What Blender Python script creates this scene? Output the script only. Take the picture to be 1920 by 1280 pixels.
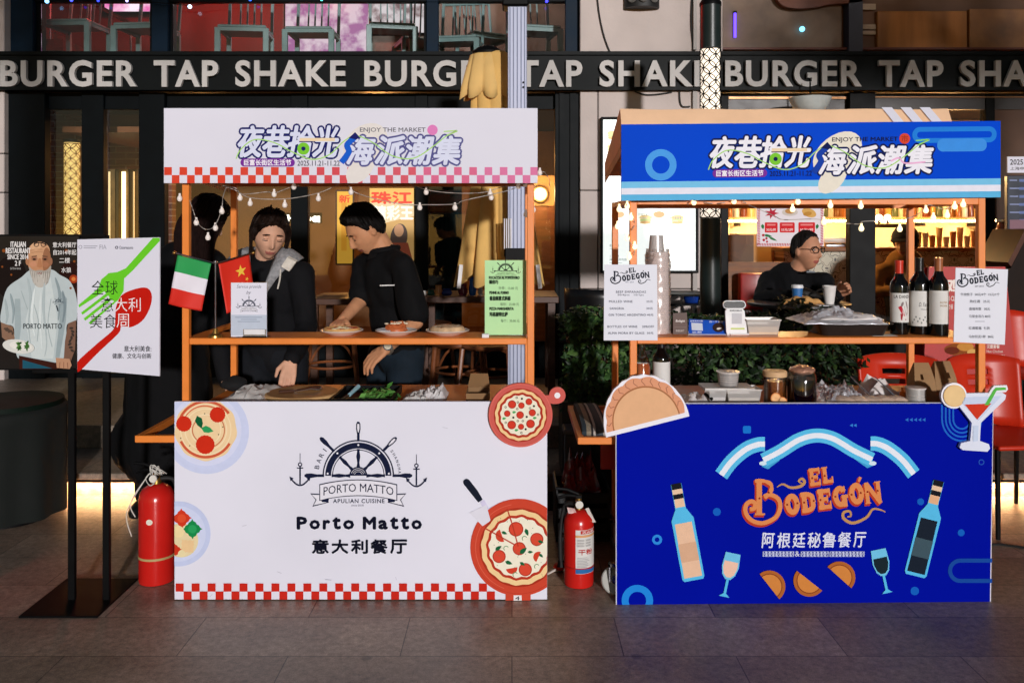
import bpy, bmesh, math, random
from mathutils import Vector, Matrix, Euler, noise

for o in list(bpy.data.objects):
    bpy.data.objects.remove(o)
SC = bpy.context.scene
COL = SC.collection
random.seed(11)
R = math.radians

# ---------------------------------------------------------------- camera
F, H, HOR = 1615.0, 1.485, 430.0          # focal length in photo pixels, eye height, horizon row
cam_d = bpy.data.cameras.new('camera')
cam = bpy.data.objects.new('camera', cam_d)
COL.objects.link(cam)
cam.location = (0, 0, H)
cam.rotation_euler = (R(90), 0, 0)
cam_d.sensor_width = 36
cam_d.lens = 36 * F / 1920
cam_d.shift_y = (HOR - 640) / 1920
cam_d.clip_start = 0.05
cam_d.clip_end = 200
SC.camera = cam

# ---------------------------------------------------------------- night sky, street light
SUN_EL, SUN_AZ = 8.0, 13.5               # low light from behind the photographer, a little from the left
world = bpy.data.worlds.new('World')
SC.world = world
world.use_nodes = True
wn = world.node_tree
sky = wn.nodes.new('ShaderNodeTexSky')
sky.sky_type = 'NISHITA'
sky.sun_disc = False
sky.dust_density = .25; sky.air_density = 1
sky.sun_elevation = R(SUN_EL)
sky.sun_rotation = R(180 + SUN_AZ)
wn.links.new(sky.outputs[0], wn.nodes['Background'].inputs[0])
wn.nodes['Background'].inputs[1].default_value = 0.036
sun_d = bpy.data.lights.new('sun', 'SUN')
sun_d.energy = 2.75
sun_d.angle = R(2)
sun_d.color = (1.0, 0.965, 0.955)
sun = bpy.data.objects.new('sun', sun_d)
COL.objects.link(sun)
sd = Vector((math.sin(R(SUN_AZ)) * math.cos(R(SUN_EL)), -math.cos(R(SUN_AZ)) * math.cos(R(SUN_EL)), math.sin(R(SUN_EL))))
sun.rotation_euler = sd.to_track_quat('Z', 'Y').to_euler()
sun.location = (0, -6, 6)
SC.view_settings.view_transform = 'Standard'
SC.view_settings.look = 'None'
SC.view_settings.exposure = 0
SC.view_settings.gamma = 1
SC.render.engine = 'CYCLES'
SC.cycles.use_denoising = True
SC.cycles.max_bounces = 6
SC.cycles.transparent_max_bounces = 12
SC.cycles.sample_clamp_indirect = 4
SC.cycles.caustics_reflective = False
SC.cycles.caustics_refractive = False

# ---------------------------------------------------------------- helpers
def P(px, py, Y):
    return Vector(((px - 960) / F * Y, Y, H - (py - HOR) / F * Y))
def X(px, Y): return (px - 960) / F * Y
def Z(py, Y): return H - (py - HOR) / F * Y

def lin(h):
    if isinstance(h, str):
        h = h.lstrip('#')
        c = [int(h[i:i + 2], 16) / 255 for i in (0, 2, 4)]
        return tuple(v / 12.92 if v <= .04045 else ((v + .055) / 1.055) ** 2.4 for v in c)
    return tuple(h)

_M = {}
def mat(name, col='#808080', rough=.5, metal=0., var=.12, vs=9., bump=0., bs=60., emit=0., ecol=None, spec=.5, coat=0., trans=0., ior=1.45, stretch=None):
    """procedural principled material: base colour broken up by noise, roughness noise, optional bump"""
    key = name
    if key in _M: return _M[key]
    m = bpy.data.materials.new(name)
    m.use_nodes = True
    nt = m.node_tree
    b = nt.nodes['Principled BSDF']
    c = lin(col)
    tc = nt.nodes.new('ShaderNodeTexCoord')
    src = tc.outputs['Object']
    if stretch:
        mp = nt.nodes.new('ShaderNodeMapping'); mp.inputs['Scale'].default_value = stretch
        nt.links.new(src, mp.inputs[0]); src = mp.outputs[0]
    n = nt.nodes.new('ShaderNodeTexNoise')
    n.inputs['Scale'].default_value = vs
    n.inputs['Detail'].default_value = 5
    nt.links.new(src, n.inputs['Vector'])
    if var > 0:
        cr = nt.nodes.new('ShaderNodeValToRGB')
        cr.color_ramp.elements[0].position = .3
        cr.color_ramp.elements[1].position = .7
        cr.color_ramp.elements[0].color = tuple(v * (1 - var) for v in c) + (1,)
        cr.color_ramp.elements[1].color = tuple(min(1, v * (1 + var)) for v in c) + (1,)
        nt.links.new(n.outputs['Fac'], cr.inputs[0])
        nt.links.new(cr.outputs[0], b.inputs['Base Color'])
    else:
        b.inputs['Base Color'].default_value = c + (1,)
    mr = nt.nodes.new('ShaderNodeMapRange')
    mr.inputs['To Min'].default_value = max(.02, rough - .08)
    mr.inputs['To Max'].default_value = min(1, rough + .08)
    nt.links.new(n.outputs['Fac'], mr.inputs[0])
    nt.links.new(mr.outputs[0], b.inputs['Roughness'])
    b.inputs['Metallic'].default_value = metal
    b.inputs['Specular IOR Level'].default_value = spec
    b.inputs['Coat Weight'].default_value = coat
    b.inputs['Transmission Weight'].default_value = trans
    b.inputs['IOR'].default_value = ior
    if bump > 0:
        n2 = nt.nodes.new('ShaderNodeTexNoise')
        n2.inputs['Scale'].default_value = bs
        n2.inputs['Detail'].default_value = 4
        nt.links.new(src, n2.inputs['Vector'])
        bp = nt.nodes.new('ShaderNodeBump')
        bp.inputs['Strength'].default_value = bump
        bp.inputs['Distance'].default_value = .01
        nt.links.new(n2.outputs['Fac'], bp.inputs['Height'])
        nt.links.new(bp.outputs[0], b.inputs['Normal'])
    if emit > 0:
        b.inputs['Emission Color'].default_value = lin(ecol or col) + (1,)
        b.inputs['Emission Strength'].default_value = emit
    _M[key] = m
    return m

def ink(h, rough=.55):
    """printed ink in one colour"""
    return mat('ink_%s_%d' % (h.strip('#').lower(), int(rough * 100)), h, rough, var=.03, vs=40, spec=.06)

def glassy(name, tint=(1, 1, 1), refl=.08, rough=.02, milk=0.):
    """thin clear pane: transparent with a mirror share that grows at grazing angles"""
    if name in _M: return _M[name]
    m = bpy.data.materials.new(name); m.use_nodes = True
    nt = m.node_tree
    for n in list(nt.nodes): nt.nodes.remove(n)
    out = nt.nodes.new('ShaderNodeOutputMaterial')
    t = nt.nodes.new('ShaderNodeBsdfTransparent'); t.inputs[0].default_value = tuple(tint) + (1,)
    g = nt.nodes.new('ShaderNodeBsdfGlossy'); g.inputs['Roughness'].default_value = rough
    lw = nt.nodes.new('ShaderNodeLayerWeight'); lw.inputs[0].default_value = .25
    mr = nt.nodes.new('ShaderNodeMapRange'); mr.inputs['To Min'].default_value = refl; mr.inputs['To Max'].default_value = .8
    nt.links.new(lw.outputs['Fresnel'], mr.inputs[0])
    mx = nt.nodes.new('ShaderNodeMixShader')
    nt.links.new(mr.outputs[0], mx.inputs[0]); nt.links.new(t.outputs[0], mx.inputs[1]); nt.links.new(g.outputs[0], mx.inputs[2])
    last = mx.outputs[0]
    if milk:
        d = nt.nodes.new('ShaderNodeBsdfDiffuse'); d.inputs[0].default_value = tuple(tint) + (1,)
        tl = nt.nodes.new('ShaderNodeBsdfTranslucent'); tl.inputs[0].default_value = tuple(tint) + (1,)
        m1 = nt.nodes.new('ShaderNodeMixShader'); m1.inputs[0].default_value = .3; nt.links.new(d.outputs[0], m1.inputs[1]); nt.links.new(tl.outputs[0], m1.inputs[2])
        m2 = nt.nodes.new('ShaderNodeMixShader'); m2.inputs[0].default_value = milk; nt.links.new(last, m2.inputs[1]); nt.links.new(m1.outputs[0], m2.inputs[2]); last = m2.outputs[0]
    nt.links.new(last, out.inputs[0])
    _M[name] = m
    return m

class MB:
    """collects shapes and links them as ONE mesh object"""
    def __init__(s): s.bm = bmesh.new(); s.mats = []
    def mi(s, m):
        if m not in s.mats: s.mats.append(m)
        return s.mats.index(m)
    def face(s, vs, m):
        vv = [s.bm.verts.new(v) for v in vs]
        try: f = s.bm.faces.new(vv)
        except ValueError: return None
        f.material_index = s.mi(m)
        return f
    def _tag(s, geom_faces, m):
        i = s.mi(m)
        for f in geom_faces: f.material_index = i
    def box(s, a, b, m, bev=0., M=None, seg=1):
        a, b = Vector(a), Vector(b)
        lo = Vector((min(a.x, b.x), min(a.y, b.y), min(a.z, b.z))); hi = Vector((max(a.x, b.x), max(a.y, b.y), max(a.z, b.z)))
        c, d = (lo + hi) / 2, hi - lo
        mm = Matrix.Translation(c) @ Matrix.Diagonal((d.x, d.y, d.z, 1))
        r = bmesh.ops.create_cube(s.bm, size=1, matrix=mm)
        vs = r['verts']
        if bev > 0:
            es = list({e for v in vs for e in v.link_edges})
            bev = min(bev, .45 * min(d))
            rr = bmesh.ops.bevel(s.bm, geom=es, offset=bev, segments=seg, affect='EDGES', profile=.5)
            vs = list({v for f in rr['faces'] for v in f.verts} | {v for v in vs if v.is_valid})
        if M is not None: bmesh.ops.transform(s.bm, matrix=M, verts=vs)
        s._tag({f for v in vs for f in v.link_faces}, m)
        return vs
    def rings(s, rings, m, cap0=True, cap1=True, closed=False):
        """skin a list of rings (lists of points with the same count)"""
        V = [[s.bm.verts.new(p) for p in r] for r in rings]
        i = s.mi(m); n = len(V[0])
        last = len(V) if closed else len(V) - 1
        for a in range(last):
            A, B = V[a], V[(a + 1) % len(V)]
            for k in range(n):
                f = s.bm.faces.new((A[k], A[(k + 1) % n], B[(k + 1) % n], B[k])); f.material_index = i
        if not closed:
            if cap0: f = s.bm.faces.new(list(reversed(V[0]))); f.material_index = i
            if cap1: f = s.bm.faces.new(V[-1]); f.material_index = i
    def cyl(s, p0, p1, r0, r1, m, n=16, cap=True):
        p0, p1 = Vector(p0), Vector(p1)
        d = (p1 - p0).normalized()
        u = d.orthogonal().normalized(); v = d.cross(u)
        ring = lambda p, r: [p + (u * math.cos(2 * math.pi * k / n) + v * math.sin(2 * math.pi * k / n)) * r for k in range(n)]
        s.rings([ring(p0, r0), ring(p1, r1)], m, cap, cap)
    def lathe(s, c, prof, m, n=24, M=None, sq=None):
        """profile of (radius, height) turned round the z axis at c; sq=(sx,sy) squashes"""
        c = Vector(c); sx, sy = sq or (1, 1)
        rs = []
        for r, z in prof:
            ring = [Vector((max(r, 1e-4) * sx * math.cos(2 * math.pi * k / n), max(r, 1e-4) * sy * math.sin(2 * math.pi * k / n), z)) for k in range(n)]
            rs.append([(M @ p if M is not None else p) + c for p in ring])
        s.rings(rs, m)
    def tube(s, pts, r, m, n=6, closed=False):
        pts = [Vector(p) for p in pts]
        rs = r if isinstance(r, (list, tuple)) else [r] * len(pts)
        out = []; u = None
        for i, p in enumerate(pts):
            a = pts[i - 1] if (i > 0 or closed) else p
            b = pts[(i + 1) % len(pts)] if (i < len(pts) - 1 or closed) else p
            d = (b - a)
            d = d.normalized() if d.length > 1e-9 else Vector((0, 0, 1))
            if u is None: u = d.orthogonal().normalized()
            else:
                u = u - d * u.dot(d)
                u = u.normalized() if u.length > 1e-6 else d.orthogonal().normalized()
            v = d.cross(u)
            out.append([p + (u * math.cos(2 * math.pi * k / n) + v * math.sin(2 * math.pi * k / n)) * rs[i] for k in range(n)])
        s.rings(out, m, closed=closed)
    def ball(s, c, r, m, seg=16, M=None):
        r = r if isinstance(r, (tuple, list)) else (r, r, r)
        mm = Matrix.Translation(Vector(c)) @ (M.to_4x4() if M is not None else Matrix()) @ Matrix.Diagonal((r[0], r[1], r[2], 1))
        q = bmesh.ops.create_uvsphere(s.bm, u_segments=seg, v_segments=max(6, seg * 2 // 3), radius=1, matrix=mm)
        s._tag({f for v in q['verts'] for f in v.link_faces}, m)
        return q['verts']
    def prism(s, pts, vec, m, m_side=None):
        """polygon swept along vec into a closed solid"""
        vec = Vector(vec)
        A = [s.bm.verts.new(Vector(p)) for p in pts]; B = [s.bm.verts.new(Vector(p) + vec) for p in pts]
        n = len(A); i = s.mi(m); j = s.mi(m_side or m)
        f = s.bm.faces.new(A); f.material_index = i
        f = s.bm.faces.new(list(reversed(B))); f.material_index = j
        for k in range(n):
            f = s.bm.faces.new((A[k], B[k], B[(k + 1) % n], A[(k + 1) % n])); f.material_index = j
    def build(s, name, parent=None, smooth=35, fixn=True, **tags):
        if fixn: bmesh.ops.recalc_face_normals(s.bm, faces=s.bm.faces)
        me = bpy.data.meshes.new(name)
        s.bm.to_mesh(me); s.bm.free()
        for m in s.mats: me.materials.append(m)
        if smooth:
            me.shade_smooth()
            me.set_sharp_from_angle(angle=R(smooth))
        return link(name, me, parent, **tags)

def link(name, me, parent=None, **tags):
    o = bpy.data.objects.new(name, me)
    COL.objects.link(o)
    if parent is not None:
        o.parent = parent
        off = parent.location if parent.type == 'EMPTY' else Vector((0, 0, 0))
        o.matrix_parent_inverse = Matrix.Translation(-off)
    for k, v in tags.items(): o[k] = v
    return o

def thing(name, label, cat, loc=(0, 0, 0), group=None):
    o = bpy.data.objects.new(name, None)
    COL.objects.link(o)
    o.empty_display_size = .1
    o.location = loc
    o['label'] = label; o['category'] = cat
    if group: o['group'] = group
    return o
def tag(o, label, cat, group=None):
    o['label'] = label; o['category'] = cat
    if group: o['group'] = group
    return o
def dup(root, loc, rotz=0., label=None, scale=None):
    """a copy of a thing with copies of its parts and their sub-parts"""
    def cp(o, par):
        c = o.copy(); COL.objects.link(c); c.parent = par
        for ch in list(o.children): cp(ch, c)
        return c
    r = cp(root, None)
    r.location = loc; r.rotation_euler = (0, 0, rotz)
    if scale: r.scale = (scale,) * 3
    if label: r['label'] = label
    return r

def spline(pts, n=8, closed=False):
    """Catmull-Rom through 2-D or 3-D points"""
    pts = [Vector(p) for p in pts]; N = len(pts); out = []
    rng = range(N) if closed else range(N - 1)
    for i in rng:
        g = (lambda k: pts[k % N]) if closed else (lambda k: pts[min(max(k, 0), N - 1)])
        a, b, c, d = g(i - 1), g(i), g(i + 1), g(i + 2)
        for k in range(n):
            t = k / n
            out.append(.5 * ((2 * b) + (c - a) * t + (2 * a - 5 * b + 4 * c - d) * t * t + (3 * b - a - 3 * c + d) * t ** 3))
    if not closed: out.append(pts[-1])
    return out

# ---------------------------------------------------------------- flat printed artwork
_TX = {}
def text_mesh(s, bold=0., shear=0., space=1., res=3):
    key = (s, bold, shear, space, res)
    if key in _TX: return _TX[key]
    c = bpy.data.curves.new('t', 'FONT'); c.body = s; c.offset = bold; c.shear = shear; c.space_character = space
    c.resolution_u = res; c.fill_mode = 'FRONT'
    o = bpy.data.objects.new('t', c); COL.objects.link(o)
    me = bpy.data.meshes.new_from_object(o.evaluated_get(bpy.context.evaluated_depsgraph_get()))
    vs = [(v.co.x, v.co.y) for v in me.vertices]
    fs = [tuple(p.vertices) for p in me.polygons]
    bpy.data.objects.remove(o); bpy.data.curves.remove(c); bpy.data.meshes.remove(me)
    _TX[key] = (vs, fs)
    return vs, fs

def arc(cx, cy, r, a0=0, a1=360, n=32, ry=None):
    ry = r if ry is None else ry
    k = n if a1 - a0 < 360 else n - 1
    return [(cx + r * math.cos(R(a0 + (a1 - a0) * i / n)), cy - ry * math.sin(R(a0 + (a1 - a0) * i / n))) for i in range(k + 1)]
def rot(pts, cx, cy, deg):
    c, s_ = math.cos(R(deg)), math.sin(R(deg))
    return [(cx + (x - cx) * c - (y - cy) * s_, cy + (x - cx) * s_ + (y - cy) * c) for x, y in pts]
def rrect(x0, y0, x1, y1, r, n=6):
    out = []
    for cx, cy, a in ((x1 - r, y0 + r, 0), (x0 + r, y0 + r, 90), (x0 + r, y1 - r, 180), (x1 - r, y1 - r, 270)):
        out += [(cx + r * math.cos(R(a + 90 * i / n)), cy - r * math.sin(R(a + 90 * i / n))) for i in range(n + 1)]
    return out

class Art:
    """print on a flat board. pt maps drawing coordinates to the board's plane, nrm points out of the board; every call lies one layer higher"""
    def __init__(s, pt, nrm=(0, -1, 0), step=.00004, clip=None, base=.0006):
        s.pt, s.n, s.step, s.clip, s.L, s.base = pt, Vector(nrm), step, clip, 0, base
        s.b = MB(); s.emit = 0
    def ink(s, c): return ink(c) if not s.emit else mat('backlit_' + c.strip('#'), c, .5, var=0, emit=s.emit)
    def _p(s, x, y): return s.pt(x, y) + s.n * (s.base + s.L * s.step)
    def _clip(s, pts):
        if not s.clip: return pts
        x0, y0, x1, y1 = s.clip
        for ax, lim, sg in ((0, x0, 1), (0, x1, -1), (1, y0, 1), (1, y1, -1)):
            out = []
            for i, q in enumerate(pts):
                p = pts[i - 1]
                ip, iq = sg * (p[ax] - lim) >= 0, sg * (q[ax] - lim) >= 0
                if ip != iq:
                    t = (lim - p[ax]) / (q[ax] - p[ax])
                    out.append((p[0] + (q[0] - p[0]) * t, p[1] + (q[1] - p[1]) * t))
                if iq: out.append(tuple(q))
            pts = out
            if not pts: return []
        return pts
    def raw(s, pts, m):
        pts = s._clip([tuple(p)[:2] for p in pts])
        if len(pts) >= 3: s.b.face([s._p(x, y) for x, y in pts], m)
    def poly(s, pts, col): s.L += 1; s.raw(pts, s.ink(col)); return s
    def polys(s, lst, col):
        s.L += 1
        for p in lst: s.raw(p, s.ink(col))
    def rect(s, x0, y0, x1, y1, col): s.poly([(x0, y0), (x1, y0), (x1, y1), (x0, y1)], col)
    def disc(s, cx, cy, r, col, n=32, ry=None): s.poly(arc(cx, cy, r, n=n, ry=ry), col)
    def discs(s, lst, col, n=12): s.polys([arc(x, y, r, n=n) for x, y, r in lst], col)
    def ell(s, cx, cy, rx, ry, deg, col, n=24): s.poly(rot(arc(cx, cy, rx, n=n, ry=ry), cx, cy, deg), col)
    def ring(s, cx, cy, r1, r0, col, a0=0, a1=360, n=36):
        s.L += 1; m = s.ink(col)
        for i in range(n):
            a, b = a0 + (a1 - a0) * i / n, a0 + (a1 - a0) * (i + 1) / n
            q = lambda r, t: (cx + r * math.cos(R(t)), cy - r * math.sin(R(t)))
            s.raw([q(r0, a), q(r1, a), q(r1, b), q(r0, b)], m)
    def line(s, pts, w, col, closed=False, newlayer=True):
        """stroke of constant or per-point width along a polyline"""
        if newlayer: s.L += 1
        m = s.ink(col); pts = [Vector(p[:2]) for p in pts]; N = len(pts)
        ws = w if isinstance(w, (list, tuple)) else [w] * N
        Lf, Rt = [], []
        for i in range(N):
            a = pts[(i - 1) % N] if closed or i else pts[i]
            b = pts[(i + 1) % N] if closed or i < N - 1 else pts[i]
            d = b - a
            d = d.normalized() if d.length > 1e-9 else Vector((1, 0))
            nn = Vector((-d.y, d.x)) * ws[i] / 2
            if 0 < i < N - 1 or closed:
                d1 = pts[i] - pts[i - 1]
                if d1.length > 1e-9:
                    k = max(.4, abs(d1.normalized().dot(d)))
                    nn = nn / k
            Lf.append(pts[i] + nn); Rt.append(pts[i] - nn)
        for i in range(N if closed else N - 1):
            j = (i + 1) % N
            s.raw([Lf[i], Lf[j], Rt[j], Rt[i]], m)
    def text(s, t, x0, y0, x1, y1, col, bold=0., shear=0., deg=0., space=1., res=2, warp=None, fat=0., nf=8):
        """letters fitted to the box x0..x1, y0 (top)..y1 (bottom); fat thickens the strokes by that many units with shifted copies"""
        if bold > 0: fat, nf = fat + bold * (y1 - y0) * 1.1, 4
        if fat:
            L0 = s.L
            for k in range(nf):
                dx, dy = fat * math.cos(2 * math.pi * k / nf), fat * math.sin(2 * math.pi * k / nf)
                s.L = L0 + k * .11
                s.text(t, x0 + dx, y0 + dy, x1 + dx, y1 + dy, col, 0, shear, deg, space, res, warp); s.L -= 1
            s.L = L0 + 1 + (nf - 1) * .11
            return
        s.L += 1
        vs, fs = text_mesh(t, bold, shear, space, res)
        if not vs: return
        ax, bx = min(v[0] for v in vs), max(v[0] for v in vs); ay, by = min(v[1] for v in vs), max(v[1] for v in vs)
        cx, cy = (x0 + x1) / 2, (y0 + y1) / 2
        pp = []
        for x, y in vs:
            q = (x0 + (x - ax) / (bx - ax) * (x1 - x0), y1 - (y - ay) / max(by - ay, 1e-6) * (y1 - y0))
            if deg: q = rot([q], cx, cy, deg)[0]
            if warp: q = warp(*q)
            pp.append(s.b.bm.verts.new(s._p(*q)))
        i = s.b.mi(s.ink(col))
        for f in fs:
            try: ff = s.b.bm.faces.new([pp[k] for k in f]); ff.material_index = i
            except ValueError: pass
    def build(s, name, parent, **k):
        if name in ('text_print', 'menu_print') and parent.type == 'MESH':   # printed straight onto the sheet's own mesh
            me = parent.data; n0 = len(me.materials)
            for m in s.b.mats: me.materials.append(m)
            for f in s.b.bm.faces: f.material_index += n0
            tmp = bpy.data.meshes.new('t'); s.b.bm.to_mesh(tmp); s.b.bm.free()
            bm = bmesh.new(); bm.from_mesh(me); bm.from_mesh(tmp); bm.to_mesh(me); bm.free(); bpy.data.meshes.remove(tmp)
            return parent
        return s.b.build(name, parent, smooth=0, fixn=False, **k)

def plane_y(Y):
    return lambda x, y: P(x, y, Y)
def plane_ray(pt, nrm):
    """photo pixel -> point on the plane through pt with normal nrm"""
    pt, nrm = Vector(pt), Vector(nrm)
    eye = Vector((0, 0, H))
    def f(x, y):
        d = Vector(((x - 960) / F, 1, -(y - HOR) / F))
        return eye + d * ((pt - eye).dot(nrm) / d.dot(nrm))
    return f
# ================================================================ the two stalls
ORANGE = mat('orange_painted_steel', '#E98433', .42, var=.05, vs=14, bump=.05, bs=120)
WHITEB = mat('white_foam_board', '#E2E1EE', .55, var=.045, vs=1.4, bump=.04, bs=3, spec=.1)
PEACH = mat('peach_canvas', '#F9CDA6', .85, var=.05, vs=10, bump=.2, bs=220, spec=.1)
RUBBER = mat('black_rubber', '#141414', .7)
CHROME = mat('chrome', '#C8C8CC', .18, metal=1., var=.05)
BLACKM = mat('black_metal', '#0B0B0C', .5, var=.2, spec=.12)

def logo(a, dx, dy, dark=False):
    """the festival title, drawn in the white banner's coordinates and shifted by dx, dy"""
    T = lambda pts: [(x + dx, y + dy) for x, y in pts]
    cream = '#ECE5D6' if dark else '#E6E0DC'
    a.ell(685 + dx, 270 + dy, 52 if dark else 46, 34, -38, cream)
    a.ell(676 + dx, 316 + dy, 34, 20, -48, cream)
    edge1, edge2 = ('#0A1650', '#0A1650') if dark else ('#1A1E66', '#55548F')
    ch1 = [('夜', 448, 492), ('巷', 494, 540), ('拾', 541, 587), ('光', 588, 632)]
    ch2 = [('海', 652, 701), ('派', 705, 757), ('潮', 759, 811), ('集', 812, 862)]
    for lst, e, y0, y1 in ((ch1, edge1, 238, 293), (ch2, edge2, 257, 307)):
        for t, x0, x1 in lst: a.text(t, x0 - 1 + dx, y0 - 1 + dy, x1 + 2 + dx, y1 + 1 + dy, e, shear=.22, fat=5.2, nf=12); a.L -= 2.21
        a.L += 2.4
        fill = '#F1F0FA' if dark else '#DCE0F6'
        for t, x0, x1 in lst: a.text(t, x0 - 1 + dx, y0 - 1 + dy, x1 + 2 + dx, y1 + 1 + dy, fill, shear=.22, fat=1.9, nf=6); a.L -= 1.55
        a.L += 1.6
    a.line(T([(562, 262), (628, 262)]), 6, '#F0D9B4')
    a.disc(569 + dx, 279 + dy, 11.5, '#7CCB35'); a.disc(569 + dx, 279 + dy, 4, edge1)
    cv = spline([(443, 298), (452, 280), (478, 262), (515, 268), (548, 285), (585, 299), (618, 290), (645, 265), (668, 255), (700, 268), (735, 292), (775, 297), (812, 275), (836, 256), (858, 246)], 6)
    a.line(T(cv), 2.0, '#A9DE72')
    a.line(T(spline([(640, 305), (654, 285), (651, 272), (665, 258)], 6)), 11, '#1A5FD0' if not dark else '#123FA8')
    a.poly(T([(654, 259), (666, 248), (675, 258), (668, 262)]), edge1)
    a.line(T([(832, 247), (856, 245), (838, 254)]), 2.2, '#B9E08A' if not dark else '#8FE05A')
    a.text('ENJOY THE MARKET', 675 + dx, 239.5 + dy, 798 + dx, 250 + dy, '#6C6A74' if not dark else '#0B1034', bold=.012)
    if dark: a.disc(811 + dx, 243 + dy, 10, '#D9482E'); a.text('市', 805 + dx, 237 + dy, 817 + dx, 249 + dy, '#A8301C', bold=.02)
    else: a.disc(811 + dx, 244 + dy, 9.8, '#E283C0')
    if dark: a.line(T(spline([(785, 285), (800, 279), (812, 289), (850, 287)], 5)), 3, '#EFB4DC')
    a.poly(T(rrect(451, 297.5, 553, 312.5, 7.4)), '#7B2F9C')
    a.text('巨富长街区生活节', 458 + dx, 299.5 + dy, 546 + dx, 310.5 + dy, '#F3EEF8', fat=.35, nf=4)
    a.text('2025.11.21-11.22', 558 + dx, 301.5 + dy, 637 + dx, 311 + dy, '#3B3B4C' if not dark else '#0D1240', bold=.012)

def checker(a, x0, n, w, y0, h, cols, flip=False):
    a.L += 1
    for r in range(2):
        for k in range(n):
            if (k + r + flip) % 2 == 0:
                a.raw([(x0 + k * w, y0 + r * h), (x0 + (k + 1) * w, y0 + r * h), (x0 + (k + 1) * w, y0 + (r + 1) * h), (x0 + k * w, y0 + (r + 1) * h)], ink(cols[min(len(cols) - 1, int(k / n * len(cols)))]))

def wheel_logo(a, cx, cy, s, col='#161C38', paper='#E4E2EC', full=True):
    """ship's wheel half hidden behind a ribbon; s = 1 at the size on the white front panel"""
    q = lambda r, t: (cx + r * s * math.cos(R(t)), cy - r * s * math.sin(R(t)))
    for t in (0, 45, 90, 135, 180):
        a.line([q(64, t), q(76, t)], 5 * s, col)
        a.line([q(74, t), q(78, t), q(88, t), q(97, t), q(101, t)], [4 * s, 5 * s, 8.5 * s, 8 * s, 3.5 * s], col)
        if full and t in (90, 45): a.line([q(81, t), q(89, t), q(97, t)], [1.5 * s, 4.5 * s, 3.5 * s], paper)
        a.line([q(15, t), q(24, t), q(36, t), q(46, t), q(50, t)], [7 * s, 4 * s, 7.5 * s, 4.5 * s, 6 * s], col)
    a.ring(cx, cy, 67 * s, 64.5 * s, col, 0, 180)
    a.ring(cx, cy, 62 * s, 51 * s, col, 0, 180)
    a.ring(cx, cy, 49 * s, 47.4 * s, col, 0, 180)
    a.poly([(cx - 17 * s, cy)] + list(reversed(arc(cx, cy, 17 * s, 0, 180, 16))), col)
    if full:
        for r in (8, 11, 14): a.ring(cx, cy, r * s, (r - .7) * s, paper, 20, 160, 12)
        for t in (4, 47, 90, 133, 176): a.disc(*q(57.5, t), 1.9 * s, paper, 10)
    wr = lambda x: 4.5 * s * ((x - cx) / (73 * s)) ** 2
    top = [(cx + 73 * s * (k / 12 * 2 - 1), cy + (7 + 9 * (k / 6 - 1) ** 2) * s) for k in range(13)]
    bot = [(x, y + 31 * s) for x, y in top]
    for sg in (-1, 1):
        tail = [(cx + sg * x * s, cy + y * s) for x, y in ((70, 34), (90, 33), (80, 45), (86, 58), (55, 50), (54, 36))]
        a.poly(tail, col)
        a.poly([(cx + (x - cx) * .95 + sg * 2 * s, cy + 44 * s + (y - cy - 44 * s) * .80) for x, y in tail], paper)
        a.poly([(cx + sg * x * s, cy + y * s) for x, y in ((54, 36), (72, 42), (68, 49), (56, 50))], col)
    a.poly(top + bot[::-1], col)
    a.poly([(cx + (x - cx) * .978, y + 1.6 * s) for x, y in top] + [(cx + (x - cx) * .978, y - 1.6 * s) for x, y in bot[::-1]], paper)
    a.text('PORTO MATTO', cx - 65 * s, cy + 14.5 * s, cx + 66 * s, cy + 30 * s, col, bold=.004, warp=lambda x, y: (x, y + 7 * s * ((x - cx) / (65 * s)) ** 2))
    a.text('APULIAN CUISINE', cx - 47 * s, cy + 43.5 * s, cx + 49 * s, cy + 51 * s, col, bold=.02, space=1.15)
    if full:
        a.text('since 2018', cx - 13 * s, cy + 53.5 * s, cx + 10 * s, cy + 57 * s, '#6A6878')
        for t, word, r in ((165, 'BARI', 79), (14, 'SHANGHAI', 78)):
            n = len(word)
            for k, chh in enumerate(word):
                if n == 4: ang = 168 - k * 8.5; d = -(90 - (180 - ang)); 
                else: ang = 36 - k * 5.2; d = 90 - ang
                x, y = q(r, ang)
                h = 4.2 * s if n == 4 else 2.6 * s
                a.text(chh, x - h * (.18 if chh == 'I' else .8), y - h, x + h * (.18 if chh == 'I' else .8), y + h, col, bold=.01, deg=d if n > 4 else -(ang - 90) )
                a.L -= 1
    for sg in (-1, 1):
        x = cx + sg * 109 * s; y = cy - 6 * s + (0 if sg < 0 else 2 * s)
        a.line([(x, y - 36 * s), (x, y - 18 * s)], 1.2 * s, col)
        a.ring(x, y - 15 * s, 4.2 * s, 2.2 * s, col, n=14)
        a.line([(x - 6 * s, y - 8.5 * s), (x + 6 * s, y - 8.5 * s)], 2 * s, col)
        a.line([(x, y - 11 * s), (x, y + 22 * s)], 3 * s, col)
        a.line(spline([(x - 17 * s, y + 12 * s), (x - 8 * s, y + 21 * s), (x, y + 24 * s), (x + 8 * s, y + 21 * s), (x + 17 * s, y + 12 * s)], 4), 2.8 * s, col)
        for e in (-1, 1): a.poly([(x + e * 20 * s, y + 7 * s), (x + e * 12 * s, y + 11 * s), (x + e * 18 * s, y + 16 * s)], col)

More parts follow.
